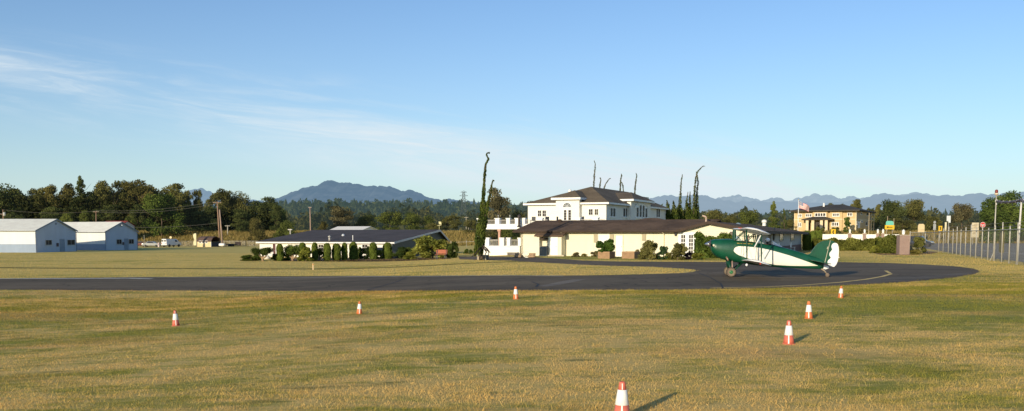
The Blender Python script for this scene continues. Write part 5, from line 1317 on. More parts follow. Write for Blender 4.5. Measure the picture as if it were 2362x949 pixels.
# ================================================================== TRAFFIC CONES
orange = PM('cone_orange', (.72, .21, .075), .55, .15, 4); red = PM('cone_faded_red', (.66, .165, .11), .55, .15, 4); refl = PM('cone_white_collar', (.80, .79, .76), .4, .06, 6)
CONES = [(1434, 967, 880, red, 'traffic cone with a faded red tip cut off by the bottom edge of the photo'),
         (1819, 794, 739, red, 'traffic cone with a pinkish red tip in the nearer part of the right hand row'),
         (1865.5, 735.5, 695, orange, 'middle orange traffic cone of the right hand row, above the red tipped one'),
         (1939, 687.5, 660, orange, 'small orange traffic cone closest to the biplane tail, beside the taxiway edge'),
         (1190, 690.5, 661, orange, 'orange traffic cone standing alone at the taxiway edge below the cream house'),
         (829, 724.5, 695, orange, 'orange traffic cone on the grass below the bungalow'),
         (406, 752, 716, red, 'red traffic cone on the left grass below the hangars')]
for i, (px, yb, yt, mt, lab) in enumerate(CONES):
    g = gp(px, yb); hh = at(px, yt, g.y).z-g.z; s = hh
    o = thing('traffic_cone', lab, 'traffic cone', g, .1+i*.4, 'traffic cones on the grass')
    o.rotation_euler = (R([0, 1.2, -1.5, 2.0, -1.0, 1.6, -2.2][i]), R([0.6, -1.4, 1.0, -.6, 1.8, -1.2, .9][i]), .1+i*.4)
    r0, r1 = .232*s, .078*s
    rr = lambda t: r0+(r1-r0)*t
    m = MB(); b_ = .25*s; m.prism([(b_*math.cos(a+q), b_*math.sin(a+q)) for a in np.arange(4)*math.pi/2+math.pi/4 for q in (-.32, .32)], lambda x, y: (x*1.12, y*1.12, 0), lambda x, y: (x, y, .035*s)); m.build('base', mt, o, bevel=.006)
    m = MB(); m.lathe([(rr(0), .036*s), (rr(.39), .39*s)], n=28); m.build('body', mt, o, smooth=True)
    m = MB(); m.lathe([(rr(.78), .78*s), (rr(.96), .955*s), (rr(1)*.9, .985*s), (rr(1)*.6, s), (rr(1)*.5, .97*s)], n=28); m.build('tip', mt, o, smooth=True)
    m = MB(); m.lathe([(rr(.385)+.003*s, .385*s), (rr(.392)+.010*s, .392*s), (rr(.778)+.010*s, .778*s), (rr(.785)+.003*s, .785*s)], n=28); m.build('collar', refl, o, smooth=True)
    m = MB(); a = -math.pi/2-(.1+i*.4)+math.atan2(-g.x, g.y)*-1*-1
    for t0, t1 in ((.05, .385), (.80, .955)):
        q = [(rr(t)+.007*s, t*s, da) for t in (t0, t1) for da in (-.11, .11)]
        P_ = [(r_*math.cos(a+d), r_*math.sin(a+d), z) for r_, z, d in q]; 
        if t0 < .5 or mt is red: m.add(P_, [(0, 1, 3, 2)])
    m.build('reflective_strip', refl, o, fix=False)

# short pale marker stake on the lawn
g = gp(722.5, 623); hh = at(722, 608, g.y).z-g.z
o = thing('marker_stake', 'short pale orange marker stake on the lawn in front of the bungalow', 'stake', g); m = MB(); m.path([(0, 0, -.1), (.0, 0, hh*.97), (-.01, 0, hh)], [.06, .055, .035], 8); m.build('stake', PM('stake_paint', (.72, .52, .30), .7, .1), o)
m = MB(); m.lathe([(.062, hh*.75), (.066, hh*.78), (.066, hh*.9), (.06, hh*.93)], n=10); m.build('band', PM('stake_orange', (.70, .36, .12), .6), o)

# ================================================================== TREES
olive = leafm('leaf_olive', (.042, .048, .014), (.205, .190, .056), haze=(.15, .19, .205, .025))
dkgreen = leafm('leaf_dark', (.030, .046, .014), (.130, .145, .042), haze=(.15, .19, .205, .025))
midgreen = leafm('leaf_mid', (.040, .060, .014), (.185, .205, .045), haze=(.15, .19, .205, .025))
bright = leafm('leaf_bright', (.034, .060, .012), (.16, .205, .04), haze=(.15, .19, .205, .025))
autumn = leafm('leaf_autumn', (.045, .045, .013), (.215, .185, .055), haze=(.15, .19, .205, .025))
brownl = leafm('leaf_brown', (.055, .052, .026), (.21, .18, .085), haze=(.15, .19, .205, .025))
yellowg = leafm('leaf_yellow_green', (.09, .105, .018), (.36, .36, .07))
G1 = 'trees in the wood behind the hangars'
T = [  # px, top, width, Y, kind, mat, label
    (12, 418, 92, 300, 'round', dkgreen, 'dark broad tree at the left edge of the wood behind the first hangar'),
    (62, 433, 70, 305, 'open', olive, 'olive tree with a rounded top second from the left edge, above the first hangar roof'),
    (103, 431, 62, 312, 'open', olive, 'olive tree above the ridge of the first hangar'),
    (142, 421, 72, 308, 'open', autumn, 'golden tinged open crowned tree left of the tall pointed tree'),
    (190, 408, 62, 302, 'cone', dkgreen, 'tallest pointed dark tree of the wood, above the second hangar roof'),
    (226, 422, 56, 308, 'round', dkgreen, 'dark rounded tree just right of the tall pointed tree'),
    (262, 413, 66, 303, 'open', olive, 'tall olive tree above the second hangar gable'),
    (303, 418, 62, 310, 'round', dkgreen, 'dark tree between the second hangar gable and the golden topped tree'),
    (338, 411, 78, 304, 'open', autumn, 'tall golden topped tree right of the second hangar'),
    (388, 420, 80, 306, 'open', olive, 'wide olive tree rising behind the bright green tree'),
    (447, 436, 40, 310, 'open', olive, 'narrow tree at the left side of the gap where the far mountain shows'),
    (508, 435, 66, 296, 'open', olive, 'open crowned tree directly behind the leaning utility poles'),
    (553, 438, 58, 300, 'round', olive, 'rounded olive tree right of the utility poles'),
    (618, 453, 66, 298, 'tall', dkgreen, 'dark tree at the right end of the wood, above the left end of the bungalow'),
    (374, 440, 92, 272, 'bush', bright, 'big bright green broad tree standing in front of the wood above the white van')]
for i, (px, top, wd, Y, kd, mt, lab) in enumerate(T): tree('broadleaf_tree', lab, kd, px, top, wd*1.40, Y, mt, seed=i, n=9000, trunk=.05, group=G1, leaf=.0165)
U = [(40, 488, 80, 285, dkgreen, 'dark shrub at the left edge behind the first hangar roof'), (120, 476, 80, 287, dkgreen, 'dark undergrowth tree behind the first hangar gable'),
     (162, 486, 40, 276, midgreen, 'small mid green tree above the valley between the two hangars'), (196, 483, 36, 277, midgreen, 'small mid green tree above the second hangar roof'), (250, 470, 80, 290, dkgreen, 'dark undergrowth tree behind the second hangar ridge'),
     (302, 497, 32, 268, midgreen, 'small pale green shrub beside the second hangar gable'), (440, 470, 70, 285, dkgreen, 'dark undergrowth tree right of the bright green tree'), (480, 476, 64, 286, dkgreen, 'dark undergrowth tree left of the leaning utility poles'),
     (560, 482, 70, 284, dkgreen, 'dark undergrowth tree right of the leaning utility poles'), (640, 470, 40, 288, dkgreen, 'dark shrub tree at the right end of the wood'), (592, 498, 52, 262, autumn, 'small golden autumn tree behind the left end of the bungalow'),
     (660, 505, 56, 262, midgreen, 'grey green shrub tree between the golden tree and the lone pole'), (318, 470, 60, 290, dkgreen, 'dark undergrowth tree left of the bright green tree')]
for i, (px, top, wd, Y, mt, lab) in enumerate(U): tree('broadleaf_tree', lab, 'tall' if top < 485 else 'bush', px, top, wd*1.1, Y, mt, seed=i+1, n=8000, trunk=.0, group=G1, leaf=.0185)
B_ = [(30, 440, 90, dkgreen, 'dark tree in the back row behind the first hangar roof'), (88, 447, 90, olive, 'olive tree in the back row between the two left olive crowns'), (130, 443, 90, dkgreen, 'dark back row tree left of the golden tinged crown'), (170, 438, 90, olive, 'olive back row tree left of the tall pointed tree'),
      (212, 436, 90, dkgreen, 'dark back row tree right of the tall pointed tree'), (245, 434, 90, dkgreen, 'dark back row tree left of the crown above the second gable'), (285, 432, 90, olive, 'olive back row tree right of the crown above the second gable'), (322, 433, 90, dkgreen, 'dark back row tree behind the golden topped crown'),
      (362, 430, 90, olive, 'olive back row tree behind the bright green tree'), (415, 437, 80, dkgreen, 'dark back row tree right of the bright green tree'), (530, 447, 90, dkgreen, 'dark back row tree behind the leaning poles'), (585, 462, 70, dkgreen, 'dark back row tree left of the last crown of the wood'), (640, 478, 50, midgreen, 'low back row tree at the far right end of the wood')]
for i, (px, top, wd, mt, lab) in enumerate(B_): tree('broadleaf_tree', lab, 'tall' if i % 2 else 'round', px, top, wd*1.15, 322, mt, seed=i+2, n=8000, trunk=.0, group=G1, leaf=.0185)
# dense shade of the understorey, one mass
P_ = []
n = 18000; pxs = rng.uniform(-60, 650, n); Yv = rng.uniform(288, 320, n); Zv = 3+rng.random(n)**1.2*np.interp(pxs, [-60, 200, 420, 470, 500, 640], [11, 12, 9, 7, 8, 7]); Xv = (pxs-CX)/F*Yv
me = leaf_cards('thicket', np.stack([Xv, Yv, Zv], 1), 0.26+.26*rng.random(n), rng.random(n)*.8); me.materials.append(leafm('thicket_leaf', (.014, .020, .010), (.065, .068, .026)))
o = bpy.data.objects.new('thicket', me); col.objects.link(o); tag(o, 'dark tangled undergrowth filling the wood below the tree crowns', 'undergrowth', kind='stuff')

G2 = 'trees on the valley floor behind the bungalow and houses'
V_ = [(788, 474, 66, 330, 'tall', brownl, 'russet brown tree standing above the white barn'), (842, 492, 56, 340, 'round', dkgreen, 'dark green round tree right of the white barn'), (745, 509, 24, 300, 'bush', autumn, 'small golden bush left of the white barn'),
      (900, 486, 72, 300, 'bush', midgreen, 'broad round topped tree above the bungalow ridge, left of its twin'), (962, 487, 74, 300, 'bush', midgreen, 'broad round topped tree above the bungalow ridge, right of its twin'), (1035, 497, 56, 300, 'open', olive, 'loose olive tree near the lattice tower'),
      (1000, 512, 40, 290, 'bush', olive, 'low olive bush above the right end of the bungalow roof'), (1085, 505, 36, 280, 'bush', olive, 'low shrub left of the tall weeping conifer'),
      (1150, 430, 66, 210, 'tall', brownl, 'tall brown green tree behind the weeping conifer and terrace'), (1202, 478, 46, 215, 'bush', olive, 'rounded olive tree touching the left wall of the mansion'), (1170, 527, 70, 205, 'bush', midgreen, 'low green shrub seen under the upper terrace'), (1130, 532, 40, 205, 'bush', olive, 'low olive shrub seen under the left end of the upper terrace'),
      (1560, 466, 44, 200, 'bush', olive, 'olive leafy tree between the mansion and the weeping spires'), (1592, 476, 40, 205, 'bush', midgreen, 'low green tree at the foot of the tallest weeping spire'),
      (1650, 480, 56, 400, 'round', olive, 'olive tree right of the weeping spires above the cream house roof'), (1725, 484, 62, 300, 'bush', midgreen, 'leafy green tree above the middle of the cream house wing roof'), (1690, 492, 50, 330, 'bush', olive, 'low olive tree left of the leafy green tree above the cream house wing'),
      (1782, 466, 46, 250, 'cone', midgreen, 'tall pointed green tree left of the flagpole'), (1807, 482, 22, 235, 'cone', dkgreen, 'narrow dark conifer right beside the pointed green tree'), (1822, 505, 34, 300, 'bush', olive, 'low olive bush behind the left corner of the tan house'),
      (1960, 459, 50, 360, 'open', olive, 'olive tree rising behind the right end of the tan house roof'), (1925, 467, 40, 365, 'open', olive, 'smaller olive tree behind the middle of the tan house roof'),
      (2048, 456, 74, 330, 'bush', dkgreen, 'dark broad tree right of the tan house'), (2108, 455, 72, 335, 'bush', olive, 'broad olive tree beside the dark broad tree'), (2016, 470, 30, 340, 'open', olive, 'thin tree between the tan house and the dark broad tree'), (2080, 500, 66, 310, 'bush', olive, 'low greyish olive shrubs in front of the pair of broad trees'), (2150, 497, 40, 350, 'bush', olive, 'distant olive bush left of the brown round tree'),
      (2217, 465, 62, 320, 'bush', brownl, 'brown round crowned tree in front of the blue hills'), (2316, 434, 128, 250, 'bush', bright, 'large green tree behind the obstruction light pole'), (2258, 512, 50, 300, 'bush', olive, 'low shrub left of the large green tree'), (2375, 470, 60, 262, 'round', midgreen, 'green tree cut by the right edge of the photo')]
for i, (px, top, wd, Y, kd, mt, lab) in enumerate(V_): tree('broadleaf_tree' if kd != 'cone' else 'conifer_tree', lab, kd, px, top, wd*1.18, Y, mt, seed=i*3+1, n=20000 if wd > 100 else 8000, trunk=.03 if kd != 'bush' else 0, group=G2, leaf=.0155 if wd > 100 else .0185)

# weeping giant sequoias traced as leaning spires with hanging foliage
weep = leafm('weeping_leaf', (.022, .040, .012), (.125, .150, .032), .18)
def sequoia(label, Y, spines, base_px, seed, n=1500, group='weeping sequoias behind the mansion', legs=False):
    g = gy(base_px, Y); r = np.random.default_rng(seed); o = thing('weeping_sequoia', label, 'conifer', g, 0, group)
    C = []; S = []; sh = []; tm = MB()
    for sp in spines:
        pts = [at(px, py, Y)-g for px, py, w_ in sp]; ws = [(.66 if w_ < 6 else (.76 if w_ < 9 else .88))*w_*Y/F for _, _, w_ in sp]
        for q in range(1, len(pts)-1): pts[q].y += r.normal()*.1
        tm.path(pts, [max(.02, .10*(1-i/len(pts))+.02+(.12 if legs and i == 0 else 0)) for i in range(len(pts))], 6)
        seg = np.array([(pts[i+1]-pts[i]).length*(.4+ws[i]+ws[i+1]) for i in range(len(pts)-1)]); seg /= seg.sum()
        k = int(n*len(pts)/max(len(s_) for s_ in spines))
        for i in r.choice(len(seg), k, p=seg):
            t = r.random(); p = pts[i].lerp(pts[i+1], t); w_ = ws[i]*(1-t)+ws[i+1]*t
            a = r.random()*6.283; q = w_*math.sqrt(r.random())*(.75+.5*abs(math.sin(p.z*2.1+seed)))
            C.append((p.x+q*math.cos(a), p.y+q*math.sin(a), max(.1, p.z-r.random()*min(.9, w_*1.3)))); S.append(min(.30, .07+w_*.22)*(.6+.8*r.random())); sh.append(.5+.35*math.sin(p.z*3+a)+.3*(r.random()-.5))
    me = leaf_cards('foliage', np.array(C), np.array(S), np.array(sh), aspect=.38, up=1.2); me.materials.append(weep); link_mesh('foliage', me, weep, o)
    tm.build('trunk', bark, o, smooth=True)
    return o
sequoia('tall weeping conifer with a hooked tip and a second lower spire beside the terrace', 84.5,
        [[(1110, 598, 1), (1107, 580, 8), (1106, 560, 12), (1108, 535, 12), (1111, 512, 11), (1113, 490, 8.5), (1114, 465, 7), (1116, 440, 5.5), (1117, 415, 4.6), (1119, 392, 4), (1120, 377, 3.4), (1124, 371, 3), (1127, 366, 2.6), (1124, 361, 2), (1122, 356, 1.8), (1125, 352.5, 1.5), (1130, 353, .8)],
         [(1112, 540, 8), (1117, 510, 8), (1121, 485, 6), (1126, 462, 4.5), (1131, 445, 3.5), (1133, 432, 2.5), (1135, 422, 2), (1137, 416, 1.4), (1140, 417, .6)],
         [(1100, 560, 6), (1098, 575, 6), (1096, 588, 3)]], 1110, 3, 3200, 'weeping sequoias', True)
m_ = gy(1109, 84.5)
o = thing('fallen_bough', 'dark dropped boughs arching on the ground under the tall weeping conifer', 'branches', m_)
m = MB()
for (x0, y0, x1, y1, x2, y2) in ((1108, 570, 1098, 585, 1088, 592), (1112, 566, 1124, 575, 1131, 584), (1114, 570, 1122, 582, 1117, 592), (1112, 572, 1127, 580, 1127, 590), (1110, 575, 1105, 586, 1108, 594)):
    m.path([at(x0, y0, 84)-m_, at(x1, y1, 83.6)-m_, at(x2, y2, 83.3)-m_], [.07, .06, .03], 6)
m.build('branches', PM('dark_bough', (.04, .03, .02), .9, .4, 3), o, smooth=True)
for i, (lab, sp, bx, Y) in enumerate((
    ('single weeping spire rising left of the others above the mansion roof', [(1370, 520, 5), (1369, 450, 3.2), (1370, 420, 3), (1371, 400, 2.8), (1373, 385, 2.4), (1373, 378, 1.8), (1371, 372, 1.2), (1370, 370, .6)], 1370, 185),
    ('short hooked weeping spire close right of the single tall one above the mansion roof', [(1384, 520, 5), (1383, 440, 2.6), (1384, 425, 2.4), (1386, 415, 2), (1385, 410, 1.3), (1383, 411, .6)], 1384, 186),
    ('weeping spire leaning right above the mansion roof', [(1390, 520, 5), (1391, 440, 2.2), (1396, 426, 2), (1401, 418, 1.6), (1406, 412, 1), (1409, 412, .5)], 1390, 187),
    ('forked weeping spire above the right side of the mansion roof', [(1431, 520, 5), (1431, 440, 3), (1431, 425, 3), (1432, 412, 2.4), (1434, 404, 1.8), (1433, 401, .8)], 1431, 188),
    ('low bent weeping spire beside the forked one above the mansion roof', [(1438, 520, 5), (1438, 440, 2), (1437, 428, 2), (1434, 420, 1.4)], 1438, 188),
    ('rightmost weeping spire above the mansion roof', [(1465, 520, 5), (1464, 450, 3), (1465, 430, 2.8), (1467, 415, 2.4), (1469, 404, 1.8), (1467, 399, .8)], 1465, 188),
    ('slender straight weeping spire at the left of the group beside the mansion', [(1568, 520, 9), (1568, 480, 8), (1569, 460, 5), (1570, 440, 3.2), (1571, 420, 2.6), (1573, 408, 2), (1574, 402, .8)], 1568, 170),
    ('tallest weeping spire with a long hooked tip right of the mansion', [(1600, 520, 10), (1600, 485, 8), (1601, 460, 5), (1602, 435, 3.8), (1604, 415, 3.4), (1607, 400, 3), (1612, 392, 2.5), (1618, 386, 1.8), (1622, 383, 1), (1626, 384, .5)], 1600, 168),
    ('weeping spire leaning against the tallest one right of the mansion', [(1608, 520, 8), (1607, 470, 6), (1608, 440, 4), (1610, 422, 3), (1609, 405, 2.5), (1606, 396, 1.5)], 1608, 169),
    ('short weeping spire in the middle of the group right of the mansion', [(1586, 520, 11), (1585, 490, 9), (1584, 465, 4), (1586, 450, 2), (1587, 443, .8)], 1586, 171),
    ('short straight weeping spire next to the tallest one', [(1592, 520, 9), (1591, 480, 6), (1591, 455, 3), (1592, 442, 1)], 1592, 172),
    ('low weeping conifer touching the right wall of the mansion', [(1542, 520, 10), (1541, 490, 8), (1540, 470, 5), (1538, 462, 2)], 1542, 166),
    ('low bushy weeping conifer between the mansion and the slender spire', [(1556, 520, 12), (1556, 495, 10), (1555, 475, 6), (1553, 463, 2)], 1556, 167))):
    sequoia(lab, Y, [sp], bx, 40+i, 1300)

# ================================================================== GARDEN PLANTS
olive = leafm('garden_olive', (.050, .058, .016), (.24, .235, .065)); dkgreen = leafm('garden_dark', (.018, .034, .010), (.105, .135, .034)); midgreen = leafm('garden_mid', (.035, .062, .014), (.165, .215, .045))
brownl = leafm('garden_brown', (.08, .07, .03), (.30, .25, .11)); autumn = leafm('garden_autumn', (.10, .085, .02), (.38, .32, .09))
cyp = leafm('cypress_leaf', (.055, .078, .014), (.195, .235, .045), .12)
def cypress(label, px, top, base, wpx, seed, group, mt=cyp, Y=None):
    vr = random.Random(seed); top += vr.uniform(-1.5, 1.8); wpx *= vr.uniform(.90, 1.14)
    g = gp(px, base) if Y is None else gy(px, Y); h = at(px, top, g.y).z-g.z; rad = wpx*g.y/F/2
    o = thing('clipped_cypress', label, 'shrub', g, seed, group); r = np.random.default_rng(seed)
    def prof(t): return np.where(t < .16, .74+.26*np.sin(t/.16*1.57), np.where(t < .60, 1.0, np.sqrt(np.clip(1-((t-.60)/.415)**2.6, 0.004, 1))))
    n = 2600; t = r.random(n); a = r.random(n)*6.283; q = rad*prof(t)*(.93+.10*r.random(n))*(1+.07*np.sin(a*3+t*9+seed)+.05*np.sin(a*5-t*17))
    C = np.stack([q*np.cos(a), q*np.sin(a), t*h], 1); N_ = np.stack([np.cos(a), np.sin(a), .4*t], 1)
    tone = .45+.25*np.sin(a*2+seed)*np.sin(t*7)+.5*(r.random(n)-.5)
    core = MB(); core.lathe([(float(rad*.93*prof(np.array(tt))), tt*h) for tt in np.linspace(0, .985, 12)], n=12)
    me = leaf_cards('foliage', C, np.full(n, .07)*(.6+.8*r.random(n)), tone, aspect=.5, up=1.0, normals=N_, core=core); me.materials.append(mt); link_mesh('foliage', me, mt, o)
    m = MB(); m.tube((0, 0, -.1), (0, 0, h*.3), .06); m.build('stem', bark, o)
    return o
G3 = 'clipped columnar cypresses in front of the bungalow'
for i, (px, top, base, wd, lab) in enumerate((
    (646, 562, 602.5, 14, 'clipped column cypress at the left end of the bungalow hedge, right of the maroon door'),
    (698, 561, 602, 16, 'clipped column cypress just behind the bright yellow green bush'),
    (726.5, 561, 601.5, 15, 'clipped column cypress between the bright bush and the small mushroom topiary'),
    (755, 561, 601.5, 15.5, 'clipped column cypress right of the small mushroom topiary, below the roof flue'),
    (776.5, 561.5, 601, 18.5, 'broad clipped column cypress left of the close set pair'),
    (795, 561, 600.5, 14, 'clipped column cypress left in the close set pair, with a dark shaded side'),
    (815.5, 560, 599.5, 17, 'clipped column cypress right in the close set pair, below the white vent pipe'),
    (861, 560, 598.5, 18, 'clipped column cypress beside the slim yellow green shrub'),
    (894, 560, 597.5, 21, 'widest clipped column cypress at the right corner of the bungalow'))): cypress(lab, px, top, base, wd, i+2, G3)
G4 = 'tall cypresses at the end of the cream house'
for i, (px, top, base, wd, Y, lab) in enumerate(((1860.5, 531, 578, 21, 131, 'tall clipped cypress closest to the shaded porch wall'), (1875, 531.5, 577, 14, 137, 'tall clipped cypress second from the porch wall'), (1884, 531.5, 577, 12, 142, 'tall clipped cypress third from the porch wall'), (1890.5, 532, 576, 10, 147, 'tall clipped cypress farthest from the porch wall'))): cypress(lab, px, top, base, wd, i+22, G4, Y=Y)

def shrub(label, px, top, base, wpx, mt, seed, kind='bush', leaf=.034, n=5200, name='shrub', group='garden shrubs', dy=1.0, dyaw=0):
    g = gp(px, base); g = gy(px, g.y+wpx*g.y/F*.3); h = at(px, top, g.y).z-g.z; wd = wpx*g.y/F
    o = thing(name, label, 'shrub', g, 0, group)
    me = crown_mesh(kind, seed % 4, n, leaf, 1); c = link_mesh('foliage', me, None, o)
    if len(me.materials) == 0: me.materials.append(mt)
    c.rotation_euler = (0, 0, seed*1.3); c.scale = (wd*1.12, wd*1.05*dy, h*1.03); c.material_slots[0].link = 'OBJECT'; c.material_slots[0].material = mt
    limb_mesh(seed, wd*.4, h, max(.03, h*.03)).build('stem', bark, o)
    return o
def cloud_tree(label, px, top, base, wpx, crown_base, mt, seed):
    g = gp(px, base); h = at(px, top, g.y).z-g.z; hb = at(px, crown_base, g.y).z-g.z; wd = wpx*g.y/F
    o = thing('topiary_tree', label, 'topiary', g, 0, 'topiary trees in front of the bungalow')
    me = crown_mesh('cap', seed % 4, 5200, .033, 1); c = link_mesh('crown', me, None, o)
    if len(me.materials) == 0: me.materials.append(mt)
    c.location = (0, 0, hb-.25); c.scale = (wd*1.15, wd*.95, h-hb+.3); c.material_slots[0].link = 'OBJECT'; c.material_slots[0].material = mt
    m = MB(); m.path([(0, 0, -.1), (-.08, 0, hb*.4), (0, .05, hb+.1)], [.16, .13, .1], 8); m.path([(-.05, 0, hb*.35), (.35, .05, hb*.7), (.45, .05, hb+.15)], [.11, .09, .06], 7); m.path([(-.05, 0, hb*.4), (-.4, 0, hb*.75), (-.5, 0, hb+.12)], [.10, .08, .06], 7)
    m.build('trunk', barklit, o, smooth=True)
cloud_tree('flat topped dark topiary tree with a forked pale trunk left of the bungalow', 607, 570.5, 603, 46, 586, dkgreen, 1)
cloud_tree('wide dark green topiary tree left of the bright yellow green bush', 676, 565, 602, 38, 588, midgreen, 2)
cloud_tree('small mushroom shaped topiary tree among the clipped cypresses', 738, 573, 601, 25, 587, olive, 3)
shrub('low leafy ground cover at the left end of the bungalow garden', 572, 588, 602.5, 44, midgreen, 1)
shrub('low grey green shrub under the flat topped topiary tree', 592, 587, 602, 28, midgreen, 2)
shrub('small green shrub between the topiary trunk and the first cypress', 633, 585, 602, 20, midgreen, 7)
shrub('bright yellow green rounded bush between two cypresses of the bungalow hedge', 705, 569, 603, 36, yellowg, 3, leaf=.042)
shrub('dark green shrub beneath the wide topiary tree', 663, 578, 602, 24, midgreen, 5)
shrub('very dark bush between the cypress pair and the slim yellow green shrub', 833, 569, 598.5, 22, dkgreen, 4)
shrub('slim yellow green shrub left of a clipped cypress', 847, 567, 598.5, 15, yellowg, 5)
shrub('small golden leafed shrub between the two right hand cypresses', 876, 576, 598, 18, yellowg, 6)
shrub('dark spreading shrub right of the widest cypress', 930, 569, 597.5, 58, dkgreen, 7, dy=.7)
shrub('low yellow green fern like shrub in front of the dark spreading shrub', 945, 580, 599, 34, yellowg, 2)
shrub('large yellow green arching bush at the right end of the bungalow', 998, 543, 597, 110, leafm('leaf_olive_yellow', (.10, .12, .022), (.46, .45, .10)), 8, leaf=.024, n=8000, dy=.8)
shrub('dark round bush right of the red bench', 1042, 556, 596, 34, dkgreen, 9)
shrub('small green bush by the dark pavement left of the weeping conifer', 1076, 574, 586, 14, midgreen, 3)
shrub('small green bush close left of the weeping conifer', 1086, 575, 586, 12, midgreen, 1)
shrub('rounded dry grass clump right of the porch step of the cream house', 1329, 582, 593, 21, brownl, 3)
shrub('faint dry grass clump against the cream wall', 1347, 585, 593, 18, autumn, 2)
shrub('dry grass clump left of the filled planter', 1372, 579, 592.5, 20, brownl, 5)
shrub('small brown shrub right of the empty planter', 1470, 575, 596, 18, brownl, 2)
shrub('large russet green shrub below the narrow shutter', 1498, 552, 600, 48, leafm('leaf_russet', (.06, .060, .020), (.27, .25, .085)), 4, leaf=.032, n=5600)
shrub('yellow flowering low shrub left of the large russet shrub', 1482, 581, 599, 16, yellowg, 1)
shrub('blue green shrub between the two large shrubs', 1530, 567, 600, 28, leafm('leaf_blue_green', (.02, .045, .02), (.09, .14, .06)), 6)
shrub('second large russet green shrub left of the french doors', 1563, 560, 600.5, 46, leafm('leaf_russet', (.06, .060, .020), (.27, .25, .085)), 7, leaf=.032, n=5600)
shrub('yellow leafed shrub at the foot of the second large russet shrub', 1541, 582, 600, 16, yellowg, 8)
shrub('dark purple low shrub below the french doors', 1586, 580, 599.5, 22, leafm('leaf_purple', (.02, .015, .02), (.07, .05, .06)), 9)
shrub('golden low shrub below the nose of the biplane', 1609, 583, 599.5, 36, yellowg, 10)
shrub('golden rounded shrub at the left foot of the brick pillar bed', 2020, 565, 585, 27, yellowg, 3)
shrub('golden low shrub right of the brick pillar', 2112, 575, 588, 30, autumn, 5)
shrub('large grey green shrub right of the brick pillar', 2117, 546, 585, 42, olive, 6, leaf=.032, n=5600)
shrub('low bush below the left window of the tan house', 1896, 517, 538, 26, autumn, 2) if False else None
def hedge(label, px0, px1, top, base, depth, mt, seed, seg=5):
    g0, g1 = gp(px0, base), gp(px1, base); h = at(px0, top, g0.y).z-g0.z; v = g1-g0; Ln = v.to_2d().length
    o = thing('hedge', label, 'hedge', g0, math.atan2(v.y, v.x)); r = np.random.default_rng(seed); n = int(900*Ln*.7)+2500; n = min(n, 12000)
    C = np.stack([r.random(n)*Ln, depth*r.random(n), h*r.random(n)**.7], 1); s_ = r.integers(0, 4, n)
    C[s_ == 0, 1] = .05*r.normal(size=(s_ == 0).sum())-.02; C[s_ == 1, 2] = h*(.96+.05*r.normal(size=(s_ == 1).sum())); C[s_ == 2, 1] = .1*r.normal(size=(s_ == 2).sum())
    lump = 1+.10*np.sin(C[:, 0]*2.2+seed)+.06*np.sin(C[:, 0]*5.1); C[:, 2] *= lump; C[:, 1] += .15*np.sin(C[:, 0]*3.1)
    tone = .5+.3*np.sin(C[:, 0]*1.7+seed)*np.cos(C[:, 2]*2.0)+.5*(r.random(n)-.5)
    core = MB(); core.box(.05, Ln-.05, .15, depth-.05, 0, h*.85)
    me = leaf_cards('foliage', C, (.09+.05*r.random(n)), tone, core=core); me.materials.append(mt); link_mesh('foliage', me, mt, o)
    m = MB()
    for q in range(6): m.tube((Ln*(q+.5)/6, depth/2, -.1), (Ln*(q+.5)/6, depth/2, h*.4), .04)
    m.build('stem', bark, o); return o
hedge('square clipped green hedge behind the nose of the biplane', 1607, 1690, 546.5, 596, 1.6, midgreen, 1)
hedge('long loose green hedge between the biplane tail and the brick pillar', 1882, 2030, 554, 579, 1.8, leafm('leaf_hedge', (.05, .06, .014), (.25, .25, .055)), 2)
hedge('taller dense hedge ending at the brick pillar', 2030, 2076, 549, 585, 1.8, leafm('leaf_hedge2', (.03, .045, .010), (.20, .21, .045)), 4)
# planting in front of the tan house
def far_bush(label, px, top, wpx, Y, mt, seed, kd='bush'): tree('shrub', label, kd, px, top, wpx, Y, mt, seed=seed, n=1800, trunk=0, group='planting in front of the tan house', leaf=.045, cat='shrub')
far_bush('dark columnar bush against the front of the tan house', 1953, 500, 26, 281, midgreen, 2, 'tall')
far_bush('round olive bush before the tan house entrance', 1889, 521, 24, 276, olive, 1); far_bush('low dark bush right of the tan house entrance', 1927, 523, 34, 276, olive, 3); far_bush('low brown bush at the right end of the tan house', 1987, 526, 30, 276, brownl, 2)
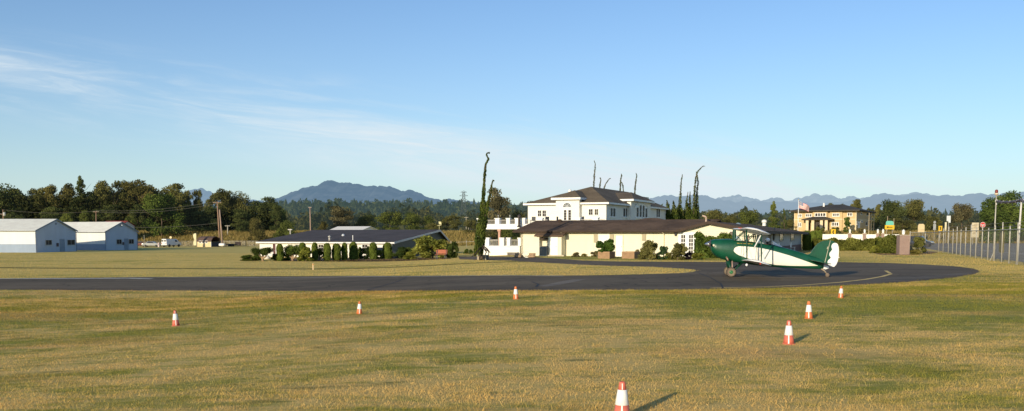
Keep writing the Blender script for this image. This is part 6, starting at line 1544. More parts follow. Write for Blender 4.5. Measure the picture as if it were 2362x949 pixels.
# ================================================================== VEHICLES
def wheel(parent, x, y, r, w=.2):
    m = MB(); m.lathe([(r*.6, -w/2), (r*.92, -w/2), (r, -w*.35), (r, w*.35), (r*.92, w/2), (r*.6, w/2)], (x, y, r), 18, 'y'); o = m.build('wheel', rubber, parent, smooth=True)
    m = MB(); m.lathe([(.02, -w*.5), (r*.6, -w*.45), (r*.6, w*.45), (.02, w*.5)], (x, y, r), 14, 'y'); m.build('rim', PM('wheel_rim', (.35, .35, .35), .35, metal=.5), o, smooth=True); return o
def vehicle(name, label, cat, loc, rz, prof, roof, hw, paint, wheels, side_glass, lights, rear=None, front=None):
    """body lofted across its width from a side outline; upper part leans in; windows, wheels and lamps are parts"""
    o = thing(name, label, cat, loc, rz); m = MB(); zb = 1.0 if not roof else roof
    def ins(z): return hw-(.0 if z < zb else (z-zb)*.28)
    rings = []
    for sg, k in ((-1, 1.0), (-1, .93), (1, .93), (1, 1.0)):
        pass
    A = [(x, -ins(z)+.06, z) for x, z in prof]; 
    cx = sum(p[0] for p in prof)/len(prof); cz = sum(p[1] for p in prof)/len(prof)
    inner = [((x-cx)*.97+cx, -ins(z), (z-cz)*.95+cz) for x, z in prof]
    r1 = inner; r2 = A; r3 = [(p[0], -p[1], p[2]) for p in A]; r4 = [(p[0], -p[1], p[2]) for p in inner]
    m.loft([r1, r2, r3, r4]); m.build('body', paint, o, bevel=.03)
    gl = PM('vehicle_glass', (.02, .022, .025), .08, .3, 2, spec=.6)
    for q in side_glass:
        for sg in (-1, 1):
            m = MB(); m.add([(x, sg*(ins(z)+.006), z) for x, z in q], [tuple(range(len(q)))]); m.build('side_window', gl, o, fix=False)
    for nm, q in (('rear_window', rear), ('windscreen', front)):
        if q:
            m = MB(); (x0, z0), (x1, z1), wf = q; m.add([(x0, -ins(z0)*wf, z0), (x0, ins(z0)*wf, z0), (x1, ins(z1)*wf, z1), (x1, -ins(z1)*wf, z1)], [(0, 1, 2, 3)]); m.build(nm, gl, o, fix=False)
    for (x, r) in wheels:
        for sg in (-1, 1): wheel(o, x, sg*(hw-.10), r)
    for (x, z, c, nm) in lights:
        for sg in (-1, 1): m = MB(); m.box(x-.05, x+.05, sg*(hw-.28)-.12, sg*(hw-.28)+.12, z-.08, z+.08); m.build(nm, PM(nm+'_lens', c, .3), o)
    return o
wp = PM('van_white_paint', (.72, .71, .68), .35, .06, 2, coat=.3)
def ground_at(px, base): return gp(px, base)
g = gy(395, 229)
# van seen from behind-left, nose to the right: x runs nose(+)
vehicle('van', 'white panel van with two small rear windows parked behind the second hangar', 'van', g, R(66),
        [(-2.5, .45), (-2.5, 1.9), (-2.4, 2.05), (1.0, 2.02), (1.35, 1.85), (1.75, 1.25), (2.5, 1.05), (2.6, .8), (2.6, .42)], 1.2, .98, wp, [(-1.55, .36), (1.65, .36)],
        [[(.45, 1.3), (1.25, 1.3), (1.0, 1.8), (.45, 1.8)]], [(-2.5, .9, (.4, .03, .02), 'tail_lamp'), (2.6, .8, (.7, .7, .65), 'headlight')], None, ((1.42, 1.78), (1.78, 1.27), .85))
vanroot = bpy.data.objects['van']
for sg in (-.42, .42): m = MB(); m.box(-2.515, -2.506, sg-.30, sg+.30, 1.38, 1.75); m.build('rear_window', PM('vehicle_glass', (.02, .022, .025)), vanroot, bevel=.0)
carp = [(-2.2, .35), (-2.25, .75), (-2.1, .95), (-1.35, 1.02), (-.85, 1.40), (.35, 1.42), (1.05, 1.0), (2.0, .85), (2.2, .65), (2.2, .32)]
cg = [[(-1.15, 1.0), (.85, 1.0), (.3, 1.36), (-.75, 1.35)]]
g = gy(350, 229); vehicle('parked_car', 'silver saloon car parked left of the white van', 'car', g, R(8), carp, .98, .86, PM('silver_paint', (.50, .50, .48), .25, .08, 2, metal=.4, coat=.4), [(-1.35, .32), (1.35, .32)], cg, [(-2.22, .7, (.4, .03, .02), 'tail_lamp'), (2.18, .65, (.7, .7, .65), 'headlight')], ((-1.38, 1.03), (-.88, 1.38), .85), ((1.02, 1.02), (.4, 1.40), .85))
g = gy(321, 231); vehicle('parked_car', 'dull red car partly hidden by the second hangar', 'car', g, R(35), carp, .98, .86, PM('dull_red_paint', (.30, .07, .04), .3, .1, 2, coat=.3), [(-1.35, .32), (1.35, .32)], cg, [(-2.22, .7, (.4, .03, .02), 'tail_lamp'), (2.18, .65, (.7, .7, .65), 'headlight')], ((-1.38, 1.03), (-.88, 1.38), .85), ((1.02, 1.02), (.4, 1.40), .85))
suvp = [(-2.3, .45), (-2.35, 1.0), (-2.2, 2.05), (.35, 2.1), (1.1, 1.2), (2.2, 1.05), (2.35, .85), (2.35, .42)]
g = gy(2122, 172); vehicle('parked_car', 'dark blue sport utility vehicle on the road behind the shrub by the fence', 'car', g, R(-38), suvp, 1.1, .95, PM('navy_paint', (.02, .027, .05), .2, .15, 2, coat=.6), [(-1.45, .38), (1.45, .38)],
        [[(-2.0, 1.2), (-.7, 1.2), (-.7, 1.92), (-1.9, 1.92)], [(-.6, 1.2), (.95, 1.2), (.35, 1.92), (-.6, 1.92)]], [(2.33, .85, (.75, .75, .7), 'headlight'), (-2.33, 1.0, (.4, .03, .02), 'tail_lamp')], None, ((1.05, 1.26), (.42, 2.0), .85))
g = gy(2020, 262); vehicle('parked_car', 'pale silver car just showing over the white wall right of the tan house', 'car', (g.x, g.y, g.z+.2), R(6), carp, .98, .86, PM('silver_paint', (.5, .5, .48)), [(-1.35, .32), (1.35, .32)], cg, [(2.18, .65, (.7, .7, .65), 'headlight')], None, ((1.02, 1.02), (.4, 1.40), .85))
g = gy(881, 121.0-5.4); vehicle('parked_car', 'blue car glimpsed between the two right hand cypresses of the bungalow', 'car', (g.x, g.y, g.z), R(70), carp, .98, .86, PM('deep_blue_paint', (.03, .05, .10), .25, .15, 2, coat=.5), [(-1.35, .32), (1.35, .32)], cg, [(2.18, .65, (.7, .7, .65), 'headlight')], ((-1.38, 1.03), (-.88, 1.38), .85), ((1.02, 1.02), (.4, 1.40), .85))

# ================================================================== YARD BEHIND THE HANGARS
g = gy(455, 229); f = Frame(g, R(14)); r = f.root('garden_shed', 'small yellow shed with rounded brown roof and dark open end beside the utility poles', 'shed')
Wd = f.a_at(486); Dp = f.d_at(508, Wd); h1 = f.z_at(557, 0); h2 = f.z_at(547, Wd/2, Dp/2)
sect = [(0, 0), (Dp, 0), (Dp, h1), (Dp*.8, h1+(h2-h1)*.72), (Dp*.5, h2), (Dp*.2, h1+(h2-h1)*.72), (0, h1)]
b = MB(); b.box(0, Wd-.003, 0, .1, 0, h1); b.box(0, Wd-.003, Dp-.1, Dp, 0, h1); b.box(0, .1, .102, Dp-.102, 0, h1); b.build('wall', siding('shed_yellow', (.66, .52, .28), .3, .15), r)
m = MB()
rf = sect[2:]+[sect[2]]
pts = [(Dp+.15, h1-.1), (Dp*.8, h1+(h2-h1)*.76), (Dp*.5, h2+.05), (Dp*.2, h1+(h2-h1)*.76), (-.15, h1-.1)]
outer = [(d, z+.1) for d, z in pts]
m.prism(pts+outer[::-1], lambda d, z: (-.2, d, z), lambda d, z: (Wd+.1, d, z)); m.build('roof', shingle('shed_roof', (.13, .085, .07)), r)
m = MB(); m.prism(sect, lambda d, z: (.5, d, z), lambda d, z: (.55, d, z)); m.build('dark_interior', PM('shed_dark', (.02, .02, .025), .9), r)
m = MB(); m.box(Wd-.06, Wd-.003+.05, .01, Dp-.01, 0.0, h1*.82); m.build('gate_panel', PM('shed_gate', (.05, .055, .065), .8), r)
m = MB(); m.box(Wd+.06, Wd+.12, -.12, .12, 0, h1); m.box(Wd+.06, Wd+.12, Dp-.12, Dp+.12, 0, h1); m.build('end_post', white, r)
wl = Wall('front', 0)
for x0 in (459.5, 466.5, 474): a0, a1, z0, z1 = f.front(x0, x0+4.5, 556.5, 560.5); window(r, wl, a0, a1, z0, z1, 1, 1, white, t=.1)

# utility poles with wires
def pole(label, pts, Y, rad, arms, mat=woodpole, name='utility_pole', lean=True, xtra=None):
    g = gp(*pts[0]) if Y is None else gy(pts[0][0], Y); Yp = g.y; top = at(pts[1][0], pts[1][1], Yp)
    if Y is not None and abs(pts[0][0]-pts[1][0]) < .01: top.x = g.x
    o = thing(name, label, 'pole', g, 0, 'wooden utility poles'); t = top-g
    m = MB(); m.path([(0, 0, -.3), tuple(t*.5), tuple(t)], [rad*1.15, rad, rad*.75], 8); m.build('shaft', mat, o, smooth=True)
    for (fr, wd) in arms:
        c = t*fr; m = MB(); m.box(c.x-wd/2, c.x+wd/2, -.20, -.10, c.z-.06, c.z+.06); ca = m.build('crossarm', mat, o)
        m = MB()
        for q in (-.45, -.2, .2, .45): m.lathe([(.05, .06), (.07, .14), (.05, .22), (.02, .24)], (c.x+q*wd, -.15, c.z), 8)
        m.build('insulator', PM('insulator_glaze', (.4, .42, .4), .3), ca)
    return o, top
p1, t1 = pole('tall weathered wooden utility pole, left of the leaning pair by the shed', [(507.5, 566), (501, 465)], 232, .19, [(.97, 2.2)])
p2, t2 = pole('thick reddish leaning pole, right of the pair by the shed', [(513.5, 568), (506.5, 484)], 230, .20, [], PM('reddish_pole', (.36, .25, .19), .8, .3, 2, stretch=(5, 5, .4)))
p3, t3 = pole('short pale utility pole with a crossarm on the bank right of the leaning pair', [(525.5, 540), (525, 520)], 275, .16, [(.93, 1.5)], PM('pale_pole', (.42, .38, .30), .8))
p4, t4 = pole('lone reddish pole rising above the bungalow roof', [(717, 545), (715, 478)], 250, .17, [(.985, .9)], PM('reddish_pole', (.36, .25, .19)))
p5, t5 = pole('short pole with a crossarm above the second hangar roof', [(222, 530), (221.5, 487)], 262, .14, [(.97, 1.6)])
p6, t6 = pole('pole with a pale transformer at the left edge above the first hangar roof', [(8.5, 540), (7, 484)], 262, .16, [(.86, 1.4)])
m = MB(); c = (t6-gy(8.5, 262)); m.lathe([(.02, 0), (.34, .04), (.36, .5), (.36, 1.0), (.25, 1.1), (.03, 1.12)], (c.x+.5, -.3, c.z-1.9), 14); m.build('transformer', PM('transformer_grey', (.45, .45, .42), .5), p6, smooth=True)
wirem = PM('cable_black', (.12, .11, .10), .7)
def wire(label, a, b, sag, rad=.028, group='overhead wires'):
    m = MB(); n = 14; pts = [Vector(a).lerp(Vector(b), i/n)-Vector((0, 0, sag*4*(i/n)*(1-i/n))) for i in range(n+1)]
    mid = pts[0].copy(); m.path([p-mid for p in pts], rad, 5)
    o = m.build('overhead_wire', wirem, None); o.location = mid; return tag(o, label, 'wire', group)
wire('upper overhead wire sagging from the tall wooden pole to the pole above the second hangar', t1+Vector((-.6, -.15, -.1)), t5+Vector((0, -.15, .1)), .9)
wire('second overhead wire just below the upper one, in front of the wood', t1+Vector((.3, -.15, -.5)), t5+Vector((.2, -.15, -.3)), 1.1)
wire('overhead wire continuing left across the wood to the transformer pole', t5, t6, .8)
wire('low overhead wire crossing the bright green tree below the upper wires', t1+Vector((0, -.15, -5.6)), at(290, 524, 250), .5)
wire('slanting stay wire from the tall wooden pole down to the short pale pole', t1+Vector((.1, -.1, -.4)), t3, .2)

# chain link fences
def link_alpha(name, c, k):
    m, nt, N, L = nmat(name); out = N.new('ShaderNodeOutputMaterial'); b = N.new('ShaderNodeBsdfPrincipled'); b.inputs['Base Color'].default_value = (*c, 1); b.inputs['Roughness'].default_value = .6
    tr = N.new('ShaderNodeBsdfTransparent'); mx = N.new('ShaderNodeMixShader')
    tc = N.new('ShaderNodeTexCoord'); sx = N.new('ShaderNodeSeparateXYZ'); L.new(tc.outputs['Object'], sx.inputs[0])
    u = math_(nt, 'ADD', sx.outputs[0], sx.outputs[2]); v = math_(nt, 'SUBTRACT', sx.outputs[0], sx.outputs[2])
    def ln(t): return math_(nt, 'LESS_THAN', math_(nt, 'FRACT', math_(nt, 'DIVIDE', t, .075)), k)
    L.new(math_(nt, 'MAXIMUM', ln(u), ln(v)), mx.inputs[0]); L.new(tr.outputs[0], mx.inputs[1]); L.new(b.outputs[0], mx.inputs[2]); L.new(mx.outputs[0], out.inputs[0]); return m
LINK = link_alpha('chain_link', (.46, .42, .34), .13)
pg = PM('fence_post_steel', (.44, .41, .35), .5, .15, 2, metal=.2)
def fence(label, P, hpost, hrail, rad=.045, mesh=True, rail=True, name='chain_link_fence', barbed=False, hh=None):
    o0 = P[0]; d = P[-1]-P[0]; th = math.atan2(d.y, d.x); o = thing(name, label, 'fence', o0, th); inv = Matrix.Rotation(-th, 4, 'Z')
    Q = [inv @ (p-o0) for p in P]
    for i, q in enumerate(Q):
        hp = hh[i] if hh else hpost
        m = MB(); m.path([(q.x, q.y, q.z-.2), (q.x, q.y, q.z+hp-.05), (q.x, q.y, q.z+hp)], [rad, rad, rad*.4], 7); m.build('post', pg, o, smooth=True)
    if rail:
        m = MB(); m.path([(q.x, q.y-rad*1.2, q.z+hrail) for q in Q], rad*.75, 6); m.build('top_rail', pg, o, smooth=True)
    if barbed:
        m = MB()
        for k in (.25, .55): m.path([(q.x, q.y, q.z+hrail+k) for q in Q], .012, 4)
        m.build('barbed_wire', PM('wire_steel', (.25, .23, .2), .6), o)
    if mesh:
        m = MB()
        for a, b in zip(Q[:-1], Q[1:]): m.add([(a.x, a.y+.02, a.z+.05), (b.x, b.y+.02, b.z+.05), (b.x, b.y+.02, b.z+hrail), (a.x, a.y+.02, a.z+hrail)], [(0, 1, 2, 3)])
        m.build('wire_mesh', LINK, o, fix=False)
    return o
fp = [(2165, 580), (2175, 583), (2187, 585), (2197, 587), (2206, 590), (2215, 591), (2226, 593), (2238, 595), (2250, 597), (2264, 600), (2278, 602), (2293, 603.5), (2310, 606), (2327, 608), (2345, 610), (2364, 612.5), (2384, 615), (2406, 618)]
P = [gp(*p) for p in fp]
# keep the run straight on the ground: fit a line through the traced feet
xs_, ys_ = np.array([p.x for p in P]), np.array([p.y for p in P]); k_ = np.polyfit(ys_, xs_, 1)
P2 = []
for (px, py), p in zip(fp, P):
    k = (px-CX)/F; Y = (k_[1]-k*(CAMH*SP))/(k*CP-k_[0]); P2.append(Vector((np.polyval(k_, Y), Y, 0)))
for p in P2: p.z = gz(p.x, p.y)
fence('tall chain link fence of steel posts running towards the camera along the road', P2, 3.3, 2.7, .05, barbed=True, hh=[2.9+.55*((i*7) % 5)/5 for i in range(len(P2))])
gA, gB = gp(2098, 585.5), P2[0]
fence('short chain link fence span between the brick pillar and the long fence', [gA, gA.lerp(gB, .5), gB], 2.75, 2.6, .05)
Pl = [gy(px, Y) for px, Y in ((300, 226), (333, 229), (376, 233), (420, 237), (452, 238), (478, 239), (516, 240), (530, 240), (546, 240), (565, 240), (584, 240), (604, 238), (640, 234), (700, 228))]
fence('low chain link fence along the foot of the dry grass bank behind the hangars', Pl, 1.55, 1.45, .04)
Pr = [gy(px, Y) for px, Y in ((1040, 205), (1076, 203), (1110, 200), (1150, 198))]
fence('low wire fence in the dry field left of the weeping conifer', Pr, 1.7, 1.3, .05, mesh=False)
# extra tall pole of the fence on the left
m_ = gy(333, 224); o = thing('flag_post', 'thin bare steel post standing beside the parked cars', 'post', m_); m = MB(); m.tube((0, 0, -.2), (0, 0, at(333, 543, 224).z-m_.z), .05); m.build('shaft', pg, o); m = MB(); m.ball((0, 0, at(333, 543, 224).z-m_.z), .07, 8, 6); m.build('cap', pg, o)

# feather banner, small signs and clutter near the shed
g = gy(450, 226); h = at(450, 538, 226).z-g.z; o = thing('feather_banner', 'faded white and yellow feather banner left of the small shed', 'banner', g)
m = MB(); m.tube((.32, 0, 0), (.32, 0, h), .03); m.build('pole', pg, o)
m = MB(); n = 10; m.add([(.30, .0, h*(.12+.86*i/n)) for i in range(n+1)]+[(-.35-.12*math.sin(i), .04*math.sin(i*1.3), h*(.12+.84*i/n)) for i in range(n+1)], [(i, i+1, n+2+i, n+1+i) for i in range(n)]); m.build('cloth', PM('banner_cloth', (.70, .64, .40), .8, .3, .8), o, fix=False)
g = gy(394, 231); h = at(394, 545, 231).z-g.z; o = thing('round_sign', 'small round pale orange sign above the roof of the white van', 'sign', g); m = MB(); m.tube((0, .03, 0), (0, .03, h), .04); m.build('post', pg, o); m = MB(); m.lathe([(.01, -.03), (.30, -.03), (.30, 0), (.01, .0)], (0, 0, h-.35), 18, 'y'); m.build('panel', PM('sign_pale_orange', (.78, .60, .34), .6, .08), o)
g = gy(366, 224); h = at(366, 560, g.y).z-g.z; o = thing('bollard', 'short pale pink bollard between the silver car and the white van', 'bollard', g); m = MB(); m.lathe([(.2, 0), (.2, h*.92), (.12, h)], n=12); m.build('shaft', PM('pale_pink_paint', (.7, .58, .55), .6), o); m = MB(); m.lathe([(.205, h*.6), (.21, h*.62), (.21, h*.74), (.205, h*.76)], n=12); m.build('band', PM('bollard_band', (.5, .2, .18), .6), o)
g = gy(521, 234); h = at(521, 559, g.y).z-g.z; o = thing('bollard', 'short orange brown bollard right of the leaning poles', 'bollard', g); m = MB(); m.lathe([(.12, 0), (.12, h*.92), (.07, h)], n=10); m.build('shaft', PM('rust_paint', (.42, .18, .10), .7), o); m = MB(); m.lathe([(.125, h*.6), (.13, h*.62), (.13, h*.74), (.125, h*.76)], n=12); m.build('band', PM('bollard_band2', (.55, .35, .2), .6), o)
g = gy(553, 241.5); h = at(553, 558.5, 241.5).z-g.z; o = thing('dark_board', 'dark square board hanging on the low fence right of the leaning poles', 'board', (g.x, 239.9, g.z)); m = MB(); m.box(-.75, .75, -.10, -.05, .35, h); m.build('panel', PM('dark_board_paint', (.045, .03, .028), .8, .3, 2), o); m = MB(); m.box(-.8, .8, -.12, -.045, h+.002, h+.06); m.build('frame', darkmetal, o)
g = gy(512, 228); o = thing('white_tank', 'small white tank at the foot of the thick leaning pole', 'tank', g); m = MB(); m.lathe([(.05, -.75), (.3, -.7), (.4, -.5), (.4, .5), (.3, .7), (.05, .75)], (0.2, -.7, .55), 12, 'x'); m.build('tank', whitem, o, smooth=True); m = MB(); m.box(-.3, -.2, -1.0, -.4, 0, .3); m.box(.6, .7, -1.0, -.4, 0, .3); m.build('cradle', darkmetal, o)
g = gy(533, 236); o = thing('trailer', 'low dark flatbed trailer behind the low fence', 'trailer', g); m = MB(); m.box(-1.3, 1.3, -.6, .6, .5, .75); m.build('bed', darkmetal, o); [wheel(o, x, y, .28, .18) for x in (-.4, .4) for y in (-.7, .7)]
m = MB(); m.box(1.3, 2.2, -.05, .05, .5, .6); m.build('drawbar', darkmetal, o)

# white garden boulder, bench, clutter by the terrace
g = gp(615, 598.5); o = thing('garden_boulder', 'white rounded boulder under the flat topped topiary tree', 'boulder', g); m = MB(); m.ball((0, 0, .25), (.42, .35, .38), 12, 8); m.v = [(x*(1+.12*math.sin(7*z+5*x)), y, z) for x, y, z in m.v]; m.build('stone', PM('white_stone', (.70, .66, .58), .8, .15, 3), o, smooth=True)
g = gp(624, 598.5); o = thing('garden_chair', 'white metal garden chair beside the maroon door', 'chair', g, R(-20))
m = MB(); m.box(-.25, .25, -.25, .25, .42, .46); m.build('seat', whitem, o)
m = MB(); m.path([(-.25, .25, .46), (-.22, .3, .9), (0, .32, 1.0), (.22, .3, .9), (.25, .25, .46)], .025, 6); [m.tube((q, .27, .46), (q, .31, .93), .015, n=5) for q in (-.12, 0, .12)]; m.build('backrest', whitem, o)
for sx_ in (-.22, .22):
    for sy_ in (-.22, .22): m = MB(); m.tube((sx_, sy_, 0), (sx_, sy_, .418), .02, n=6); m.build('leg', whitem, o)
g = gp(1017, 597.5); o = thing('bench', 'faded red wooden bench in front of the arching bush', 'bench', g, R(-12))
rw_ = PM('faded_red_wood', (.42, .13, .075), .8, .25, 3, stretch=(1, 4, 4)); wln = 26*g.y/F
m = MB(); [m.box(-wln/2, wln/2, .08+q*.14, .19+q*.14, .46, .50) for q in range(-2, 2)]; m.build('seat', rw_, o)
m = MB(); [m.slab([(-wln/2, .32+q*.03, .62+q*.15), (wln/2, .32+q*.03, .62+q*.15), (wln/2, .345+q*.03, .73+q*.15), (-wln/2, .345+q*.03, .73+q*.15)], .03) for q in range(3)]; m.build('backrest', rw_, o)
for sx_ in (-wln/2+.1, wln/2-.14): m = MB(); m.box(sx_, sx_+.06, -.2, -.12, 0, .455); m.box(sx_, sx_+.06, .29, .345, 0, 1.0); m.box(sx_+.001, sx_+.059, -.12, .29, .38, .455); m.build('leg', darkmetal, o)
g = gp(1112, 600.5); wln = 25*g.y/F; o = thing('stone_trough', 'low grey stone trough with pale end posts at the foot of the weeping conifer', 'trough', g, R(-8))
m = MB(); m.box(-wln/2, wln/2, 0, .8, .05, .42); m.build('body', PM('grey_stone', (.16, .14, .12), .9, .3, 2), o, bevel=.03)
for q in (-wln*.36, wln*.36): m = MB(); m.box(q-.06, q+.06, -.08, -.003, 0, .45); m.build('post', PM('pale_post', (.5, .42, .3), .8), o)
m = MB(); m.box(-wln/2-.04, wln/2+.04, -.1, .86, .422, .50); m.build('rim', PM('rim_stone', (.33, .31, .28), .9), o)
g = gp(1215, 595); o = thing('cart_wheel', 'pale spoked wheel lying against the corner of the cream house', 'wheel', g, R(-20)); m = MB(); rr = .36; m.path([(rr*math.cos(a), 0, .4+rr*math.sin(a)) for a in np.linspace(0, 6.283, 17)], .05, 6, cap=False); m.build('rim', white, o, smooth=True)
m = MB(); [m.tube((0, 0, .4), (rr*math.cos(a), 0, .4+rr*math.sin(a)), .022, n=5) for a in np.arange(8)*.785]; m.ball((0, 0, .4), .08, 8, 6); m.build('spokes', white, o)
for (px, lab, lm) in ((1196, 'bundle of pale logs lying left of the spoked wheel', 3), (1228, 'short pale log block right of the spoked wheel', 1)):
    g = gp(px, 595); o = thing('log_pile', lab, 'logs', g, R(-20)); 
    for q in range(lm): m = MB(); m.path([(-.35, q*.25-.2, .14), (.35, q*.25-.2, .15)], [.14, .12], 9); m.build('log', barklit, o, smooth=True)
    m = MB(); m.path([(-.32, -.05, .36), (.32, -.02, .37)], [.12, .11], 9); m.build('log', barklit, o, smooth=True)
g = gp(1183, 589.5); o = thing('stone_planter', 'low grey trough planter against the white terrace boards', 'planter', g, R(-18)); m = MB(); m.box(-.6, .6, -.25, .25, 0, .28); m.build('trough', PM('grey_stone', (.16, .14, .12)), o, bevel=.03); m = MB(); m.box(-.65, .65, -.3, .3, .282, .35); m.build('rim', PM('rim_stone', (.33, .31, .28)), o)

# porch chairs by the shaded wing
for px_, lab in ((1802, 'white chair on the shaded porch below the left window'), (1829, 'white chair on the shaded porch below the right window')):
    dd = fw.d_at(px_, .9); gx, gy_ = fw.xy(.9, dd); o = thing('porch_chair', lab, 'chair', (gx, gy_, fw.O.z+.35), -R(29), 'white chairs on the porch')
    for part, bx in (('seat', (-.26, .26, -.26, .26, .42, .47)), ('backrest', (-.26, -.2, -.26, .26, .472, 1.05))): m = MB(); m.box(*bx); m.build(part, whitem, o, bevel=.02)
    for sx_ in (-.22, .22):
        for sy_ in (-.22, .22): m = MB(); m.tube((sx_, sy_, -.35), (sx_, sy_, .418), .025, n=6); m.build('leg', whitem, o)

# ================================================================== RIGHT: WALL, PIERS, PILLAR, SIGNS, POLES
brickp = brickm('pier_brick', (.36, .24, .19), (.28, .17, .14), (.34, .29, .25), 5)
def base_wall():
    A, B = gy(1888, 165), gy(2078, 158); v = B-A; Ln = v.to_2d().length; o = thing('boundary_wall', 'white panelled boundary wall with brick piers and small lamps behind the hedge', 'wall', A, math.atan2(v.y, v.x)); fr = Frame(A, -math.atan2(v.y, v.x))
    ht = at(1960, 541, 161).z; cuts = [(1888, 1956), (1964, 1990), (1998, 2021), (2040, 2074)]
    for i, (x0, x1) in enumerate(cuts):
        a0, a1 = fr.a_at(x0), fr.a_at(x1); m = MB(); m.box(a0, a1, 0, .18, -.2, ht); m.build('panel', white, o)
        if i == 0:
            m = MB(); k = 34
            for q in range(k): x = a0+(a1-a0)*(q+.5)/k; m.box(x-.045, x+.045, -.06, -.002, .2, ht+.04)
            m.build('pickets', white, o)
    for x0, x1 in ((1956, 1964), (1990, 1998), (2021, 2028), (2033, 2040)):
        a0, a1 = fr.a_at(x0), fr.a_at(x1); m = MB(); m.box(a0+.003, a1-.003, -.12, .3, -.2, ht+.12); p = m.build('pier', brickp, o)
        c = (a0+a1)/2; m = MB(); m.box(a0-.06, a1+.06, -.18, .36, ht+.122, ht+.2); m.build('cap', PM('pale_concrete', (.55, .48, .36)), p)
        m = MB(); m.lathe([(.10, 0), (.16, .1), (.17, .45), (.22, .5), (.05, .75)], (c, .09, ht+.2), 8); m.build('lamp', whitem, p)
base_wall()
g0, g1 = gp(2074.5, 588), gp(2097, 588); wd_ = (g1-g0).to_2d().length; h = at(2085, 542, g0.y).z-g0.z
o = thing('brick_pillar', 'square pinkish brick pillar standing in the mulch bed by the fence', 'pillar', g0, R(-6)); m = MB(); m.box(0, wd_, 0, wd_, -.1, h-.1); m.build('shaft', brickp, o); m = MB(); m.box(-.05, wd_+.05, -.05, wd_+.05, h-.098, h); m.build('cap', PM('pillar_cap', (.40, .33, .27), .8), o)
m = MB(); m.lathe([(.10, 0), (.16, .08), (.17, .36), (.22, .4), (.05, .6)], (wd_/2, wd_/2, h), 8); m.build('lamp', whitem, o)

def sign(name, label, px, Y, ytop, ybot, wpx, panels, posts=1, postc=None, rz=0):
    g = gy(px, Y); o = thing(name, label, 'sign', g, rz); s = Y/F; z0, z1 = at(px, ybot, Y).z-g.z, at(px, ytop, Y).z-g.z; w_ = wpx*s/2
    for q in ([0] if posts == 1 else [-w_*.6, w_*.6]): m = MB(); m.box(q-.05, q+.05, .04, .13, -.2, z1*.98); m.build('post', postc or pg, o)
    return o, w_, z0, z1
yel = PM('sign_yellow', (.75, .46, .03), .5, .06); blk = PM('sign_black', (.02, .018, .015), .5); aqua = PM('sign_aqua_green', (.16, .52, .40), .5, .1)
def chevron(m, cx, cz, w, h, t, y=-.005, flip=1):
    for sg in (-1, 1): m.add([(cx+flip*w/2, y, cz+sg*h/2), (cx+flip*(w/2-t), y, cz+sg*h/2), (cx-flip*w/2, y, cz), (cx-flip*(w/2-t), y, cz)], [(0, 1, 2, 3)])
o, w_, z0, z1 = sign('chevron_sign', 'yellow warning sign with a black left pointing chevron in front of the tan house', 1921.5, 255, 529, 543, 11, None)
m = MB(); m.box(-w_, w_, 0, .03, z0, z1); p = m.build('panel', yel, o); m = MB(); chevron(m, 0, (z0+z1)/2, w_*.9, (z1-z0)*.62, .36); m.build('chevron', blk, p, fix=False)
o, w_, z0, z1 = sign('arrow_sign', 'yellow sign with a black left arrow under an aqua green top panel', 2051, 262, 510, 529.5, 22, None, 2)
zm = z0+(z1-z0)*.50; m = MB(); m.box(-w_, w_, 0, .03, z0, zm); p = m.build('panel', yel, o)
m = MB(); c = (z0+zm)/2; hh = (zm-z0); m.add([(-w_*.45, -.006, c-.08*hh), (w_*.6, -.006, c-.08*hh), (w_*.6, -.006, c+.08*hh), (-w_*.45, -.006, c+.08*hh)], [(0, 1, 2, 3)]); m.add([(-w_*.7, -.006, c), (-w_*.3, -.006, c-.25*hh), (-w_*.3, -.006, c+.25*hh)], [(0, 1, 2)]); m.build('arrow', blk, p, fix=False)
m = MB(); m.prism([(-w_*.82, zm+.02), (w_*.82, zm+.02), (w_*.78, z1-.25), (w_*.4, z1), (-w_*.5, z1), (-w_*.78, z1-.25)], lambda x, z: (x, 0, z), lambda x, z: (x, .03, z)); m.build('top_panel', aqua, o)
o, w_, z0, z1 = sign('beige_sign_board', 'plain beige sign board with a rounded top beside the road', 2124, 255, 517, 537, 15, None, 2)
m = MB(); m.prism([(-w_, z0), (w_, z0), (w_, z1-.5), (w_*.7, z1), (-w_*.7, z1), (-w_, z1-.5)], lambda x, z: (x, 0, z), lambda x, z: (x, .12, z)); m.build('panel', PM('beige_board', (.66, .52, .30), .7, .1), o)
m = MB(); m.box(-w_, w_, -.02, -.003, z0+(z1-z0)*.30, z0+(z1-z0)*.34); m.build('batten', PM('beige_batten', (.45, .34, .2), .7), o)
o, w_, z0, z1 = sign('grey_sign', 'grey back of a road sign left of the small yellow chevron sign', 2154.5, 258, 509, 531, 6, None)
m = MB(); m.lathe([(.01, 0), (w_, 0), (w_, .03), (.01, .03)], (0, 0, z1-w_*1.3), 16, 'y'); m.box(-w_*1.05, w_*1.05, 0, .025, z0, z1-w_*2.7); m.build('panel', PM('sign_back_grey', (.36, .37, .36), .5), o)
o, w_, z0, z1 = sign('chevron_sign', 'small yellow chevron sign at the start of the long chain link fence', 2168, 255, 521.5, 533, 8.5, None)
m = MB(); m.box(-w_, w_, 0, .03, z0, z1); p = m.build('panel', yel, o); m = MB(); chevron(m, 0, (z0+z1)/2, w_*.9, (z1-z0)*.62, .3, flip=-1); m.build('chevron', blk, p, fix=False)
o, w_, z0, z1 = sign('white_sign', 'tall white road sign pair on one post above the start of the fence', 2186.5, 240, 498, 514, 8, None)
m = MB(); m.box(-w_*.1, w_*1.1, 0, .03, z0, z1); m.box(-w_*1.15, -w_*.16, 0, .03, z0+.4, z1); m.build('panel', PM('sign_white', (.66, .68, .66), .5, .1), o)
o, w_, z0, z1 = sign('pale_post_sign', 'narrow cream marker board on a post left of the white sign pair', 2180, 236, 513, 532, 4, None)
